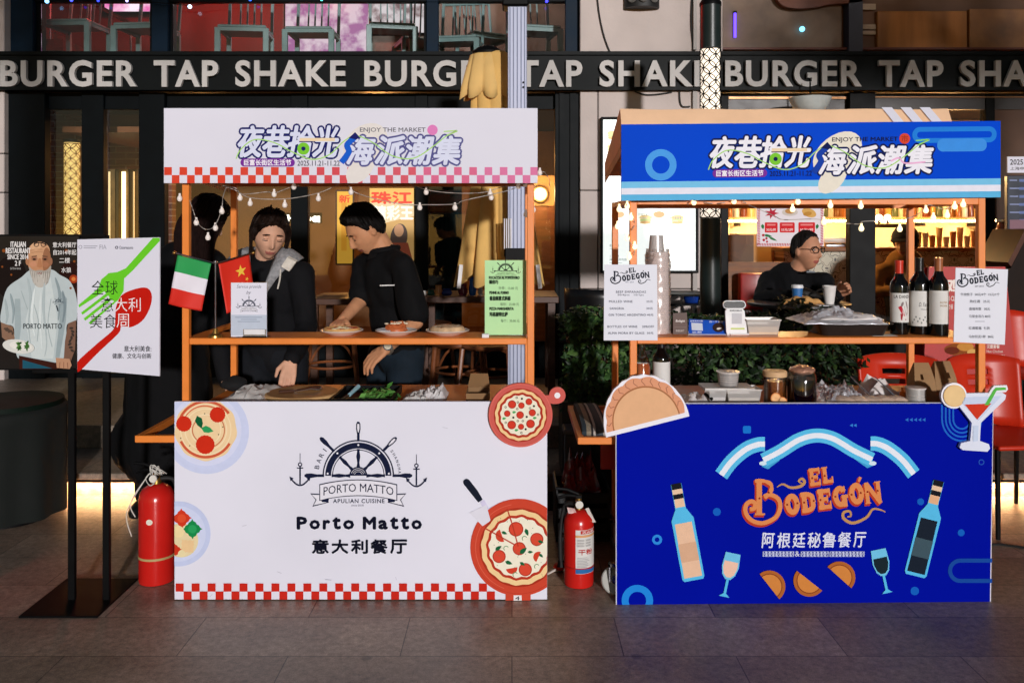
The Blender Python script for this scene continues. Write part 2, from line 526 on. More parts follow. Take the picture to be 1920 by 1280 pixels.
def wavy(cx, cy, r, amp, n, seg=72, ph=0): return [(cx + (r + amp * math.sin(n * 2 * math.pi * i / seg + ph)) * math.cos(2 * math.pi * i / seg), cy + (r + amp * math.sin(n * 2 * math.pi * i / seg + ph)) * math.sin(2 * math.pi * i / seg)) for i in range(seg)]
def leaf(cx, cy, l, w, deg): return rot([(cx - l, cy), (cx - l * .4, cy - w), (cx + l * .3, cy - w * .8), (cx + l, cy), (cx + l * .3, cy + w * .8), (cx - l * .4, cy + w)], cx, cy, deg)
def half(cx, cy, r, deg): return rot(arc(cx, cy, r, 0, 180, 14), cx, cy, deg)

def el_bodegon(a, ox, oy, k, cols, dots=True):
    """the restaurant title in hand-cut slab letters; drawn in a 1920 x 1280 drawing (64 units = 10 photo pixels at k = 1/6.4)"""
    main, shade = cols
    T = lambda p: (ox + p[0] * k, oy + p[1] * k)
    def S(pts, w, col): a.line([T(p) for p in pts], [v * k for v in w] if isinstance(w, list) else w * k, col, newlayer=False)
    def letter(ch, cx, cy, w, h, tilt, sw):
        L = []
        x0, x1, y0, y1 = -w / 2, w / 2, -h / 2, h / 2
        r = sw / 2
        if ch in 'EL':
            L += [([(x0 + sw * .6, y0), (x0 + sw * .6, y1)], sw), ([(x0 - 4, y1 - r), (x1, y1 - r)], sw * .85), ([(x1 - 9, y1 - sw * 1.7), (x1 - 9, y1)], 18)]
            if ch == 'E': L += [([(x0 - 4, y0 + r), (x1, y0 + r)], sw * .85), ([(x1 - 9, y0), (x1 - 9, y0 + sw * 1.6)], 18), ([(x0, 0), (x1 - w * .22, 0)], sw * .8), ([(x1 - w * .28, -sw * .75), (x1 - w * .28, sw * .75)], 14)]
            else: L += [([(x0 - 8, y0 + 8), (x0 + sw * 1.4, y0 + 8)], 16)]
        elif ch == 'O': 
            L += [([(p[0], p[1]) for p in arc(0, 0, w / 2 - r, 0, 360, 28, ry=h / 2 - r)] + [(w / 2 - r, 0)], sw), ([(x0 - 6, 0), (x0 + 12, 0)], 20), ([(x1 - 12, 0), (x1 + 6, 0)], 20)]
        elif ch == 'D':
            L += [([(x0 + sw * .6, y0), (x0 + sw * .6, y1)], sw), (spline([(x0 - 4, y0 + r), (x0 + w * .45, y0 + r), (x1 - r - 6, y0 + h * .24), (x1 - r, 0), (x1 - r - 6, y1 - h * .24), (x0 + w * .45, y1 - r), (x0 - 4, y1 - r)], 4), sw * .92), ([(x1 - 12, 0), (x1 + 6, 0)], 20)]
        elif ch == 'G':
            L += [([(p[0], p[1]) for p in arc(0, 0, w / 2 - r, 35, 335, 26, ry=h / 2 - r)], sw), ([(w * .08, 6), (x1 + 8, 6)], sw * .7), ([(x1 - r * 1.2, 0), (x1 - r * 1.2, y1)], sw * .85), ([(x1 - r, y0 + 6), (x1 - r, y0 + h * .33)], 15), ([(x0 - 6, 0), (x0 + 12, 0)], 20)]
        elif ch == 'N':
            L += [([(x0 + sw * .5, y0), (x0 + sw * .5, y1)], sw * .9), ([(x1 - sw * .5, y0), (x1 - sw * .5, y1 - 6)], sw * .9), ([(x0 + sw * .5, y0 + 8), (x1 - sw * .3, y1 + 10)], sw), ([(x0 - 8, y1 - 7), (x0 + sw * 1.2, y1 - 7)], 14), ([(x1 - sw * 1.3, y0 + 7), (x1 + 8, y0 + 7)], 14)]
        out = []
        for pts, ww in L: out.append((rot([(p[0] + cx, p[1] + cy) for p in pts], cx, cy, tilt), ww))
        return out
    strokes = []
    for ch, cx, cy, w, h, sw in (('O', 675, 540, 175, 255, 62), ('D', 868, 515, 165, 250, 60), ('E', 1062, 478, 150, 250, 58), ('G', 1250, 447, 170, 255, 60), ('O', 1445, 412, 175, 260, 62), ('N', 1640, 400, 190, 255, 50), ('E', 945, 212, 128, 215, 46), ('L', 1098, 190, 120, 200, 46)):
        strokes += letter(ch, cx, cy, w, h, -7, sw)
    strokes += [([(277, 250), (277, 665)], 66), ([(225, 660), (345, 660)], 24),
                (spline([(225, 262), (330, 262), (415, 300), (418, 380), (345, 470)], 5), [36, 44, 50, 48, 44, 44] * 3 + [40, 36, 30]),
                (spline([(335, 450), (400, 425), (500, 470), (530, 570), (480, 690), (330, 765), (190, 735), (115, 640), (125, 540), (185, 505), (228, 535), (215, 590), (165, 600)], 5), 50),
                ([(1470, 270), (1490, 215)], [22, 40])]
    fix = lambda pts, w: (w[:len(pts)] + [w[-1]] * (len(pts) - len(w))) if isinstance(w, list) else w
    if shade:
        a.L += 1
        for dxx, dyy in ((-14, 20),):
            for pts, w in strokes: S([(p[0] + dxx, p[1] + dyy) for p in pts], [v + 14 for v in fix(pts, w)] if isinstance(w, list) else w + 12, shade); a.L += .05
    for pts, w in strokes: a.L += .25; S(pts, fix(pts, w), main)
    for c in (((490, 335), (560, 300), (650, 340), (760, 330), (820, 280), (790, 235), (750, 265), (790, 290)), ((1790, 635), (1740, 610), (1640, 600), (1560, 700), (1400, 765), (1290, 710), (1290, 640), (1360, 625), (1375, 680), (1330, 690))):
        pts = spline(c, 5); n = len(pts)
        a.L += 1
        S(pts, [10 + 26 * math.sin(math.pi * min(1, i / n)) for i in range(n)], '#C08F5C' if shade else main)
    if dots and shade:
        a.discs([T(p) + (13 * k,) for p in ((280, 470), (390, 400), (612, 545), (735, 528), (815, 520), (930, 500), (1012, 490), (1190, 450), (1385, 425), (1495, 405), (1575, 392), (1697, 378), (912, 228), (1062, 200))], '#8C2A1C', n=8)

# ---------------------------------------------------------------- the white stall
def castor(par, x, y, dx=0.):
    m = MB(); m.box((x - .03, y - .03, .125), (x + .03, y + .03, .135), CHROME, .003); x += dx; m.box((x - .024, y - .016, .04), (x - .018, y + .016, .126), CHROME); m.box((x + .018, y - .016, .04), (x + .024, y + .016, .126), CHROME); m.box((x - .024, y - .016, .113), (x + .024 - dx, y + .016, .1255), CHROME)
    f = m.build('castor', par)
    w = MB(); w.lathe((x, y, .054), [(0, -.014), (.05, -.014), (.054, -.009), (.054, .009), (.05, .014), (0, .014)], mat('castor_tyre', '#B8B6B0', .5), 24, Matrix.Rotation(R(90 if not dx else 62), 4, 'Y' if not dx else 'X')); w.lathe((x, y, .054), [(0, -.0155), (.016, -.0155), (.016, .0155), (0, .0155)], CHROME, 12, Matrix.Rotation(R(90 if not dx else 62), 4, 'Y' if not dx else 'X'))
    w.build('wheel', f)

def stall_frame(par, xl, xr, yf, yb, ztop, zs, tray_x=None, tray_solid=False):
    t = .014
    m = MB()
    for x in (xl, xr):
        for y in (yf, yb): m.box((x - t, y - t, .135), (x + t, y + t, ztop), ORANGE, .002)
    for y in (yf, yb):
        m.box((xl + t, y - t, ztop - .028), (xr - t, y + t, ztop), ORANGE, .002)
        m.box((xl + t, y - t, .14), (xr - t, y + t, .165), ORANGE, .002)
    for x in (xl, xr):
        m.box((x - t, yf + t, ztop - .026), (x + t, yb - t, ztop - .002), ORANGE, .002)
        m.box((x - t + .001, yf + t, zs - .022), (x + t - .001, yb - t, zs - .002), ORANGE, .002)
        m.box((x - t, yf + t, .142), (x + t, yb - t, .163), ORANGE, .002)
    m.build('frame', par)
    m = MB(); m.box((xl + t + .001, yf - t, zs - .026), (xr - t - .001, yf + .2, zs), ORANGE, .003); m.build('shelf', par)
    m = MB(); m.box((xl + t + .001, yf - .005, .722), (xr - t - .001, yb - t - .001, .75), ORANGE, .003); m.build('counter', par)
    m = MB(); m.box((xl + .02, yf + .03, .168), (xr - .02, yb - .03, .19), mat('dark_board', '#2A1D18', .6)); m.build('lower_shelf', par)
    if tray_x:
        a, b = tray_x
        m = MB()
        m.box((a, yf - .012, .622), (b, yf + .012, .650), ORANGE, .002)
        m.box((a, yb - .012, .622), (b, yb + .012, .650), ORANGE, .002)
        m.box((a, yf + .012, .622), (a + .026, yb - .012, .6495), ORANGE, .002)
        m.box((b - .026, yf + .012, .622), (b, yb - .012, .6495), ORANGE, .002)
        if tray_solid: m.box((a + .026, yf + .012, .626), (b - .026, yb - .012, .634), ORANGE)
        m.build('side_tray', par)
    for x in (xl, xr):
        for y in (yf, yb): castor(par, x, y + (.045 if y == yf else -.03), -.07 if tray_solid and x == xl and y == yf else 0)

YL = 3.45
XL0, XL1 = X(350, 3.5), X(995, 3.5)
stall = thing('market_stall', 'orange framed stall with white banner and white front panel, two people behind it', 'market stall', (-.62, 3.8, 0), 'market stalls side by side')
stall_frame(stall, XL0, XL1, 3.5, 4.1, 1.72, 1.045, (X(255, 3.5), XL0 - .016))
m = MB(); m.box((X(307, YL), YL, Z(343.5, YL)), (X(1008, YL), YL + .012, Z(203, YL)), WHITEB, .001)
banner = m.build('banner', stall)
a = Art(plane_y(YL), clip=(307, 203, 1008, 343.5))
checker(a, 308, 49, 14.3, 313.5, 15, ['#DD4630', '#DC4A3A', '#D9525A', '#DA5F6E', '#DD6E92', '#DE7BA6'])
logo(a, 0, 0)
a.build('title_print', banner)
m = MB(); m.box((X(327, YL), YL, .004), (X(1026, YL), YL + .012, Z(752.5, YL)), WHITEB, .001)
panel = m.build('front_panel', stall)
a = Art(plane_y(YL), clip=(327.3, 753, 1025.7, 1124))
# plate of pasta, upper corner
a.disc(387, 808, 80, '#CBD2F0', 48); a.disc(386, 806, 67, '#D6DAF4', 48)
a.poly(wavy(386, 805, 58, 1.2, 9), '#EFD0A2')
a.ring(386, 805, 55, 50, '#CF5B3C', 35, 175); a.ring(386, 805, 54, 49, '#CF5B3C', 205, 330); a.ring(384, 804, 45, 42, '#D9754F', 60, 160); a.ring(388, 806, 34, 32, '#C9744E', -70, 75); a.ring(384, 806, 24, 22, '#C9744E', 110, 250)
a.ring(386, 805, 48, 46.5, '#F6E1BC', 0, 360); a.ring(386, 805, 40, 38.5, '#F6E1BC', 0, 360); a.ring(386, 805, 29, 27.5, '#F6E1BC', 0, 360)
for x, y, r in ((345, 794, 14.5), (408, 777, 14.5), (385, 833, 17.5)): a.poly(wavy(x, y, r, .5, 18, 54), '#CE2E18')
a.poly(leaf(374, 791, 13, 7, 70), '#0F5A34'); a.poly(leaf(389, 805, 12, 6.5, 15), '#2C9A5A')
a.discs([(339, 821, 1.2), (356, 835, 1.2), (418, 800, 1.2), (410, 814, 1.2), (384, 775, 1.2)], '#3A3A22', 8)
# plate of ravioli, cut off by the edge
a.disc(334, 1000, 61, '#C3CCEC', 48); a.disc(334, 1000, 52, '#CFD6F2', 48)
sq = lambda cx, cy, h, d: rot(sum([[(cx - h + 2 * h * i / 6, cy - h + (i % 2) * 1.4) for i in range(6)], [(cx + h - (i % 2) * 1.4, cy - h + 2 * h * i / 6) for i in range(6)], [(cx + h - 2 * h * i / 6, cy + h - (i % 2) * 1.4) for i in range(6)], [(cx - h + (i % 2) * 1.4, cy + h - 2 * h * i / 6) for i in range(6)]], []), cx, cy, d)
a.disc(340, 1012, 32, '#E6D3A6'); a.poly(sq(341, 971, 13.5, 42), '#D23A20'); a.poly(sq(361, 991, 13.5, 44), '#178A4A'); a.disc(361, 991, 8, '#2AA05C', 16); a.disc(341, 971, 8, '#E0502E', 16)
a.poly(sq(352, 1023, 12, 4), '#EBC795'); a.disc(335, 996, 11, '#EFD9A4', 18); a.poly(sq(329, 1030, 9, 40), '#C9331C'); a.disc(341, 1037, 7, '#E9D9A8', 14)
# emblem and name
wheel_logo(a, 672, 891, 1.0)
for k, (chh, x0, x1) in enumerate((('P', 557, 576), ('o', 581, 600), ('r', 606, 619), ('t', 624, 639), ('o', 644, 664), ('M', 681, 705), ('a', 710, 727), ('t', 732, 747), ('t', 752, 767), ('o', 772, 791))):
    a.text(chh, x0 + 1, {'P': 968, 'M': 968, 't': 968.5}.get(chh, 974) + 1, x1 - 1, 990, '#0F1124', fat=1.5, nf=8); a.L -= 1.77
a.L += 2
for k, chh in enumerate('意大利餐厅'): a.text(chh, 586 + k * 36.7, 1011, 616 + k * 36.7, 1036, '#0D0F20', fat=.95, nf=8); a.L -= 1.77
a.L += 2
checker(a, 330, 40, 14.95, 1092.5, 15, ['#C8281C'])
for x, y, l, d in ((394, 1118, 7, -55), (520, 1070, 9, 20), (742, 1080, 6, 70), (455, 985, 8, -15), (830, 800, 10, 10), (610, 1085, 12, 4)): a.line(rot([(x, y), (x + l, y + .4)], x, y, d), .7, '#B9B7C4')
# pizza on its board with a server
a.poly(rot([(905, 958), (938, 942), (948, 982), (915, 985)], 922, 965, 0), '#BFD0EC')
a.line([(904, 938), (914, 956)], 9, '#D5CFEA')
a.line([(875, 903), (890, 922), (901, 938)], [13, 13, 10], '#161C2C'); a.disc(875, 903, 6.5, '#161C2C', 16)
a.disc(973, 1025, 91, '#CC4630', 56); a.polys([[(948, 1108), (995, 1108), (995, 1124), (948, 1124)]], '#CC4630')
a.ring(973, 1025, 82, 80.5, '#D9604A', 100, 250); a.ring(973, 1025, 87, 86, '#B93A28', 200, 330)
a.poly([(912, 945), (920, 975), (905, 985), (880, 960)], '#E0DEEA')
a.disc(973, 1025, 74, '#A8321E', 56)
a.poly(wavy(973, 1025, 70.5, 1.0, 16), '#F2CF97'); a.poly(wavy(973, 1025, 61, 1.2, 16), '#B83522'); a.poly(wavy(973, 1025, 56, 1.6, 16), '#F2EBD6')
z8 = lambda x, y: (860 + x / 2.977, 700 + y / 2.977)
for x, y, r in ((320, 865, 41), (436, 922, 37), (338, 973, 37), (226, 1017, 37), (372, 1090, 37)):
    a.disc(*z8(x, y), r / 2.977, '#B3301C', 24); a.disc(*z8(x, y), r / 2.977 * .85, '#DA4A34', 24)
for x, y, r, d in ((242, 900, 36, 70), (446, 1020, 30, 115), (296, 1082, 32, -10)): a.poly(half(*z8(x, y), r / 2.977, d + 180), '#D2402A')
for x, y, l, d in ((380, 882, 20, 70), (255, 886, 16, 20), (222, 970, 20, -35), (360, 985, 24, -40), (400, 992, 14, 0), (280, 1052, 20, 20), (356, 1058, 16, 30), (458, 935, 16, 20), (460, 1012, 14, 40)): a.poly(leaf(*z8(x, y), l / 2.977 * 1.1, l / 2.977 * .55, d), '#17603A')
for x, y in ((368, 917), (265, 972), (436, 1073), (316, 1118)): a.ring(*z8(x, y), 5, 3.8, '#3D8A52', 30, 230, 10)
a.discs([(z8(random.uniform(190, 470), random.uniform(800, 1130)) + (.8,)) for _ in range(40)], '#6A7A4A', 6)
a.line([z8(270, 750), z8(300, 840), z8(332, 960)], 2.4, '#B83A26'); a.line([z8(145, 858), z8(230, 905), z8(310, 950)], 2.4, '#B83A26')
a.rect(963, 1114, 978, 1124, '#E8E4E4'); a.text('4', 966, 1116, 974, 1123, '#3A3A40', bold=.02)
a.build('artwork_print', panel)
# pizza paddle cut-out standing proud of the panel's corner
YC = YL - .022
RIM = mat('cut_out_red_edge', '#C94A3E', .5, var=.04)
pad = arc(976, 778, 60, 0, 360, 56)
hd = [(1028, 748), (1031, 728.5)]
out = [(976 + 60 * math.cos(R(t)), 778 - 60 * math.sin(R(t))) for t in range(50, 376 - 0, 6)]
out = [(976 + 60 * math.cos(R(t)), 778 - 60 * math.sin(R(t))) for t in range(52, 383, 6)]
hnd = [(1036, 757), (1044, 757)] + [(1045 + 15.5 * math.cos(R(t)), 741 - 15.5 * math.sin(R(t))) for t in range(-80, 181, 20)] + [(1022, 741)]
m = MB(); m.prism([P(x, y, YC) for x, y in out + hnd], (0, .016, 0), RIM)
pc = m.build('cutout_sign', stall, label='pizza paddle cutout')
a = Art(plane_y(YC))
a.ring(976, 778, 59, 57, '#D9685C', 0, 360, 48); a.disc(1045, 741, 5.6, '#F4F0F4', 18)
a.disc(976, 778, 50, '#A83020', 48); a.poly(wavy(976, 778, 47.5, .8, 16), '#F3CD94'); a.poly(wavy(976, 778, 42, .9, 16), '#B23421'); a.poly(wavy(976, 778, 37.5, 1.1, 16), '#F0E8D2')
for x, y, r in ((298, 172, 22), (392, 157, 18), (350, 178, 17), (271, 223, 17), (343, 231, 20), (411, 218, 19), (296, 286, 23), (348, 296, 16), (401, 280, 23)):
    a.disc(*z8(x, y), r / 2.977 * 1.06, '#A82A1A', 18); a.disc(*z8(x, y), r / 2.977 * .86, '#D43C2A', 18)
a.polys([leaf(*z8(x, y), 4, 2.4, -10) for x, y in ((310, 215), (254, 250), (425, 247), (323, 315))], '#4FA860')
a.discs([z8(x, y) + (2.1,) for x, y in ((353, 140), (420, 181), (305, 245), (380, 241), (374, 310))], '#1E1A18', 10)
for x, y in ((324, 134), (330, 160), (262, 187), (398, 193), (443, 229), (263, 273), (350, 330), (330, 264), (358, 264), (327, 197)): a.ring(*z8(x, y), 2.2, 1.2, '#3E3A2C', n=8); a.L -= 1
a.build('artwork_print', pc)
# canvas canopy behind the banner
def canopy(par, x0, x1, y0, ym, y1, ze, zr, zb, valance, name='canopy', stripes=None):
    m = MB(); i = m.mi(PEACH)
    prof = [(y0, ze), (ym - .004, zr - .004), (ym, zr), (ym + .006, zr - .001), (y1, zb), (y1 + .002, zb - valance)]
    V = [[m.bm.verts.new((x0 + (x1 - x0) * k / 24, y, z - (.004 * math.sin(math.pi * k / 6) ** 2 if j in (1, 2, 3) else 0))) for k in range(25)] for j, (y, z) in enumerate(prof)]
    for A, B_ in zip(V, V[1:]):
        for k in range(24): m.bm.faces.new((A[k], A[k + 1], B_[k + 1], B_[k])).material_index = i
    for k in (0, 24):
        f = m.bm.faces.new([V[j][k] for j in range(6)] + [m.bm.verts.new((V[0][k].co.x, y0, ze - valance * .3))]); f.material_index = i
    for x in (x0, x1):
        for k in range(26):
            y = y0 + (y1 - y0) * (k + .5) / 26
            zz = ze - valance * .3 + (zb - valance - ze + valance * .3) * (k + .5) / 26
            m.box((x, y - .006, zz - .035), (x + .003, y + .006, zz), PEACH)
    return m.build(name, par, smooth=50)
canopy(stall, XL0 - .02, XL1 + .01, 3.464, 3.80, 4.14, 1.76, 1.90, 1.78, .09)

# ---------------------------------------------------------------- the blue stall
stall2 = thing('market_stall', 'orange framed stall with blue banner, blue front panel and peach canopy', 'market stall', (1.2, 3.8, 0), 'market stalls side by side')
XR0, XR1 = X(1187, 3.47), X(1838, 3.47)
stall_frame(stall2, XR0, XR1, 3.47, 4.08, 1.612, 1.052, (X(1083, 3.47), XR0 - .016), True)
qa, qb = P(1160, 300, 3.412), P(1870, 300, 3.440)
nR = Vector((qb.y - qa.y, -(qb.x - qa.x), 0)).normalized()
ray = plane_ray(qa, nR)
bp = lambda x, y: ray(x, y - 6.5 * (x - 1165) / 711)
BLUE1 = mat('blue_banner_board', '#0448D2', .5, var=.06, vs=2, spec=.02)
BLUE2 = mat('blue_panel_board', '#000F9C', .5, var=.06, vs=1.5, spec=.02)
m = MB(); m.prism([bp(1165, 233.5), bp(1876, 233.5), bp(1876, 376.5), bp(1165, 376.5)], -nR * .012, BLUE1); ban2 = m.build('banner', stall2)
a = Art(bp, nR, clip=(1165, 233.5, 1876, 376.5))
a.rect(1165, 341, 1876, 353, '#79C6EE'); a.rect(1165, 353, 1876, 365, '#EAEAF8'); a.rect(1165, 365, 1876, 376.5, '#5FB8E6')
a.ring(1239, 310, 29.5, 16.5, '#4BA0EE')
a.line(rrect(1715, 248, 1864, 269, 10), 9, '#1F80E0', closed=True); a.poly(rrect(1757, 266, 1850, 290, 11), '#3E92EA')
logo(a, 885, 22, True)
a.build('title_print', ban2)
fp = lambda x, y: ray(x, y - 6.0 * (x - 1155) / 702 * max(0, min(1, (y - 760) / 375)))
m = MB(); m.prism([ray(1155.5, 756.5), ray(1862, 755.5), ray(1857, 1127.5), ray(1156, 1135.5)], -nR * .012, BLUE2); pan2 = m.build('front_panel', stall2)
m = MB(); m.prism([ray(1154.6, 755.6), ray(1863, 754.6), ray(1863, 757), ray(1154.6, 758)], -nR * .0135, WHITEB)
m.prism([ray(1154.4, 758), ray(1156.2, 758), ray(1156.6, 1135), ray(1154.8, 1135)], -nR * .0135, WHITEB); m.prism([ray(1861.2, 757), ray(1862.8, 757), ray(1858, 1127), ray(1856.2, 1127)], -nR * .0135, WHITEB); m.build('edge_strip', pan2)
a = Art(ray, nR, clip=(1156.5, 757.5, 1860, 1135))
LB, SK = '#0F74D2', '#57BDEB'
a.ring(1195, 1125, 29.5, 16.5, '#1E86E0'); a.ring(1232, 1011, 9.5, 4.5, '#2B8CE0', n=18); a.ring(1840, 866, 5.5, 3.8, '#2456B8', n=14)
a.poly(rrect(1393, 798, 1408, 812, 3), LB); a.polys([arc(1344, 959, 7.5, n=16), arc(1726, 940, 6.5, n=16), arc(1802, 998, 6.5, n=16), arc(1715, 1107, 8, n=16)], '#0E5FC0')
for x in (1593, 1600): a.poly([(x, 797), (x + 6, 794), (x + 6, 800)], '#2F7FD8')
for k in range(5): a.poly([(1697 + 8 * k, 786.5), (1703 + 8 * k, 783), (1703 + 8 * k, 790)], '#2A70CE')
for k in range(4): a.line([(1766 + 7 * k, 758)] + [(1766 + 7 * k, 785)] + [(1803 - (37 - 7 * k) * math.cos(R(t)), 785 + (41 - 7.5 * k) * math.sin(R(t))) for t in range(0, 181, 12)] + [(1840 - 7 * k, 758)], 3.2, '#1C66C8')
a.line([(1870, 1050), (1800, 1050)] + [(1800 - 19 * math.sin(R(t)), 1069 - 19 * math.cos(R(t))) for t in range(0, 181, 15)] + [(1870, 1088)], 7.5, '#13489E')
def band(pts, w):
    a.line(pts, w, SK); a.line(pts, w * .38, '#E8EDF8')
cl = lambda pts, c: [tuple(p) for p in spline(pts, 6)]
band(cl([(1352, 890), (1372, 864), (1398, 842), (1420, 833), (1434, 832)], 0), 27); band(cl([(1713, 888), (1692, 862), (1666, 841), (1646, 832), (1632, 831)], 0), 27)
for pts in ([(1432, 852), (1450, 846), (1462, 862), (1440, 879), (1428, 874)], [(1634, 850), (1616, 844), (1602, 860), (1626, 877), (1638, 872)]): a.poly(pts, '#3F9FD6')
band(cl([(1431, 862), (1462, 846), (1498, 824), (1530, 816), (1562, 822), (1600, 844), (1635, 861)], 0), 26)
for x in (1430, 1636): a.disc(x, 868, 7, '#D4E8F6', 14, ry=4)
el_bodegon(a, 1380, 860, 1 / 6.4, ('#DE8B52', '#B83A22'))
for k, chh in enumerate('阿根廷秘鲁餐厅'): a.text(chh, 1428 + k * 28.6, 998 - k * .2, 1452 + k * 28.6, 1026 - k * .2, '#DDE0F6', shear=.1, fat=.45, nf=4); a.L -= 1.33
a.L += 1.5
x = 1430
for n in (9, 0, 8, -1, 10):
    if n == 0: a.text('&', 1490, 1032, 1499, 1042, '#DDE0F6'); x = 1501; continue
    if n == -1: x += 2; continue
    for k in range(n):
        a.line([(x + .6, 1033), (x + 5.8, 1033), (x + 5.8, 1042), (x + .6, 1042)], .9, '#C9CFF0', closed=True); a.line([(x + .6, 1033), (x + 5.8, 1042)], .7, '#C9CFF0'); a.L -= 1; a.line([(x + 5.8, 1033), (x + .6, 1042)], .7, '#C9CFF0'); a.L -= 1
        x += 6.5
a.L += 1
def flat_bottle(cx, cy, d, liq, cap, top):
    B = lambda pts, s=1.: rot([(cx + p[0] * s, cy + p[1] * s) for p in pts], cx, cy, d)
    o = [(-10, -92), (10, -92), (10, -45), (21, -25), (21, 86), (18, 91), (-18, 91), (-21, 86), (-21, -25), (-10, -45)]
    a.poly(B(o), SK); a.poly(B([(-16, -18), (16, -18), (17, 85), (-17, 85)]), liq[0]); a.poly(B([(-17, 20), (17, 20), (17, 55), (-17, 55)]), liq[1])
    a.poly(B([(-9, -64), (9, -64), (9, -48), (-9, -48)]), top); a.poly(B([(-9.5, -93), (9.5, -93), (9.5, -64), (-9.5, -64)]), cap); a.poly(B([(-9.5, -82), (9.5, -82), (9.5, -73), (-9.5, -73)]), '#E8C6A8')
flat_bottle(1284, 997, -10.5, ('#E9BFA0', '#D9AC8C'), '#15161E', '#E9C4A4'); flat_bottle(1737, 990, 14, ('#16202E', '#3F5560'), '#15161E', '#E4B088')
def flat_glass(cx, cy, d, liq):
    B = lambda pts: rot([(cx + p[0], cy + p[1]) for p in pts], cx, cy, d)
    cup = [(-14, -40), (14, -40), (16, -14), (12, 2), (5, 10), (-5, 10), (-12, 2), (-16, -14)]
    a.poly(B(cup), '#6FC3E8'); a.poly(B([(-13, -24), (13, -24), (13.5, -12), (10, 0), (4, 6), (-4, 6), (-10, 0), (-13.5, -12)]), liq)
    a.poly(B([(-2.4, 9), (2.4, 9), (2.4, 38), (-2.4, 38)]), SK); a.poly(B([(-10, 43), (-3, 37), (3, 37), (10, 43)]), SK)
flat_glass(1366, 1075, 12, '#ECC2AC'); flat_glass(1654, 1068, -12, '#16262E')
for cx, cy, d in ((1442, 1094, 52), (1517, 1083, 218), (1573, 1077, 42)):
    a.poly(half(cx, cy + 4, 30, d), '#B0622C'); a.poly(half(*rot([(cx, cy + 4)], cx, cy, 0)[0], 24.5, d), '#8A4420'); a.poly(half(cx, cy + 4, 22.5, d), '#D2843F')
a.build('artwork_print', pan2)
# peach roof
canopy(stall2, X(1167, 3.46), X(1795, 3.46) + .0, 3.464, 3.535, 4.12, 1.85, Z(204, 3.535), 1.80, .06, 'canopy')
m = MB()
for k in range(3):
    xa = 1.56 + k * .078
    for (t0, t1) in ((0, .5), (.5, 1.)):
        pr = lambda t: (3.460 + .071 * t, 1.85 + (Z(204, 3.535) - 1.85) * t + .005)
        sft = lambda t: -.045 * t * t
        (ya, za), (yb_, zb_) = pr(t0), pr(t1)
        m.face([(xa + sft(t0), ya, za), (xa + sft(t0) + .042, ya, za), (xa + sft(t1) + .042, yb_, zb_), (xa + sft(t1), yb_, zb_)], WHITEB)
m.build('canopy_stripe', stall2)
# empanada cut-out
EDGE = mat('cut_out_white_edge', '#ECEAF4', .5, var=.03)
nE = nR
offE = lambda x, y: ray(x, y) + nR * .024
base0, base1 = (1140, 807), (1281, 771)
dx_, dy_ = base1[0] - base0[0], base1[1] - base0[1]
Lb = math.hypot(dx_, dy_); ang = math.degrees(math.atan2(dy_, dx_))
cxE, cyE = (base0[0] + base1[0]) / 2, (base0[1] + base1[1]) / 2
def emp(rx, ry, sc=0, n=40, drop=0):
    pts = []
    for i in range(n + 1):
        t = 180 * i / n
        k = 1 + sc * abs(math.sin(math.radians(t) * 6.5))
        pts.append((cxE + rx * k * math.cos(R(t)), cyE + drop - ry * k * math.sin(R(t))))
    return rot(pts, cxE, cyE, ang)
m = MB(); o1 = rot([(cxE + 80 * math.cos(R(t)), cyE + 3 - 92 * max(-.06, math.sin(R(t))) * (1 + .012 * math.sin(R(t) * 24))) for t in range(-12, 193, 4)], cxE, cyE, ang)
m.prism([offE(x, y) for x, y in o1], -nR * .016, EDGE)
ec = m.build('cutout_sign', stall2, label='empanada cutout')
a = Art(offE, nR)
a.poly(emp(73, 82, .05, 60), '#DF9C78'); a.poly(emp(64, 68, 0), '#A86C46'); a.poly(emp(61.5, 65, 0), '#E5B288')
for i in range(1, 14):
    t = 180 * i / 14
    p = rot([(cxE + 65 * math.cos(R(t)), cyE - 69 * math.sin(R(t))), (cxE + 70 * math.cos(R(t + 5)), cyE - 77 * math.sin(R(t + 5))), (cxE + 74 * math.cos(R(t + 3)), cyE - 83 * math.sin(R(t + 3)))], cxE, cyE, ang)
    a.line(p, 1.4, '#A96A52'); a.L -= 1
a.build('artwork_print', ec)
# cocktail cut-out
offC = lambda x, y: ray(x, y) + nR * .02
gl = [(1780, 742), (1783, 736), (1874, 734), (1881, 739), (1879, 747), (1834, 790), (1832, 824), (1849, 830), (1851, 838), (1846, 844), (1800, 841), (1794, 836), (1797, 828), (1814, 824), (1817, 790)]
m = MB(); m.prism([offC(x, y) for x, y in gl], -nR * .014, mat('cut_out_pale_edge', '#DDE2F4', .5, var=.03))
cc = m.build('cutout_sign', stall2, label='cocktail glass cutout')
m = MB(); m.prism([offC(x, y) - nR * .003 for x, y in arc(1784.5, 740, 24, n=32)], -nR * .014, EDGE); m.build('orange_slice', cc)
m = MB(); m.prism([offC(x, y) + nR * .001 for x, y in [(1836, 757), (1853, 727), (1858, 721), (1882, 720), (1884, 728), (1880, 733), (1862, 734), (1852, 757)]], -nR * .012, EDGE); m.build('straw', cc)
a = Art(lambda x, y: offC(x, y) + nR * .001, nR)
a.disc(1784.5, 740, 20.5, '#E7BF86', 28); a.disc(1784.5, 740, 18.5, '#EBC892', 28); sl_ = [o for o in cc.children if o.name.startswith('orange')][0]; a.build('slice_print', sl_); a = Art(lambda x, y: offC(x, y) + nR * .001, nR)
a.poly([(1790, 743), (1872, 740), (1829, 786)], '#CBD6EE'); a.poly([(1803, 756), (1853, 754), (1826.5, 784)], '#D13A22')
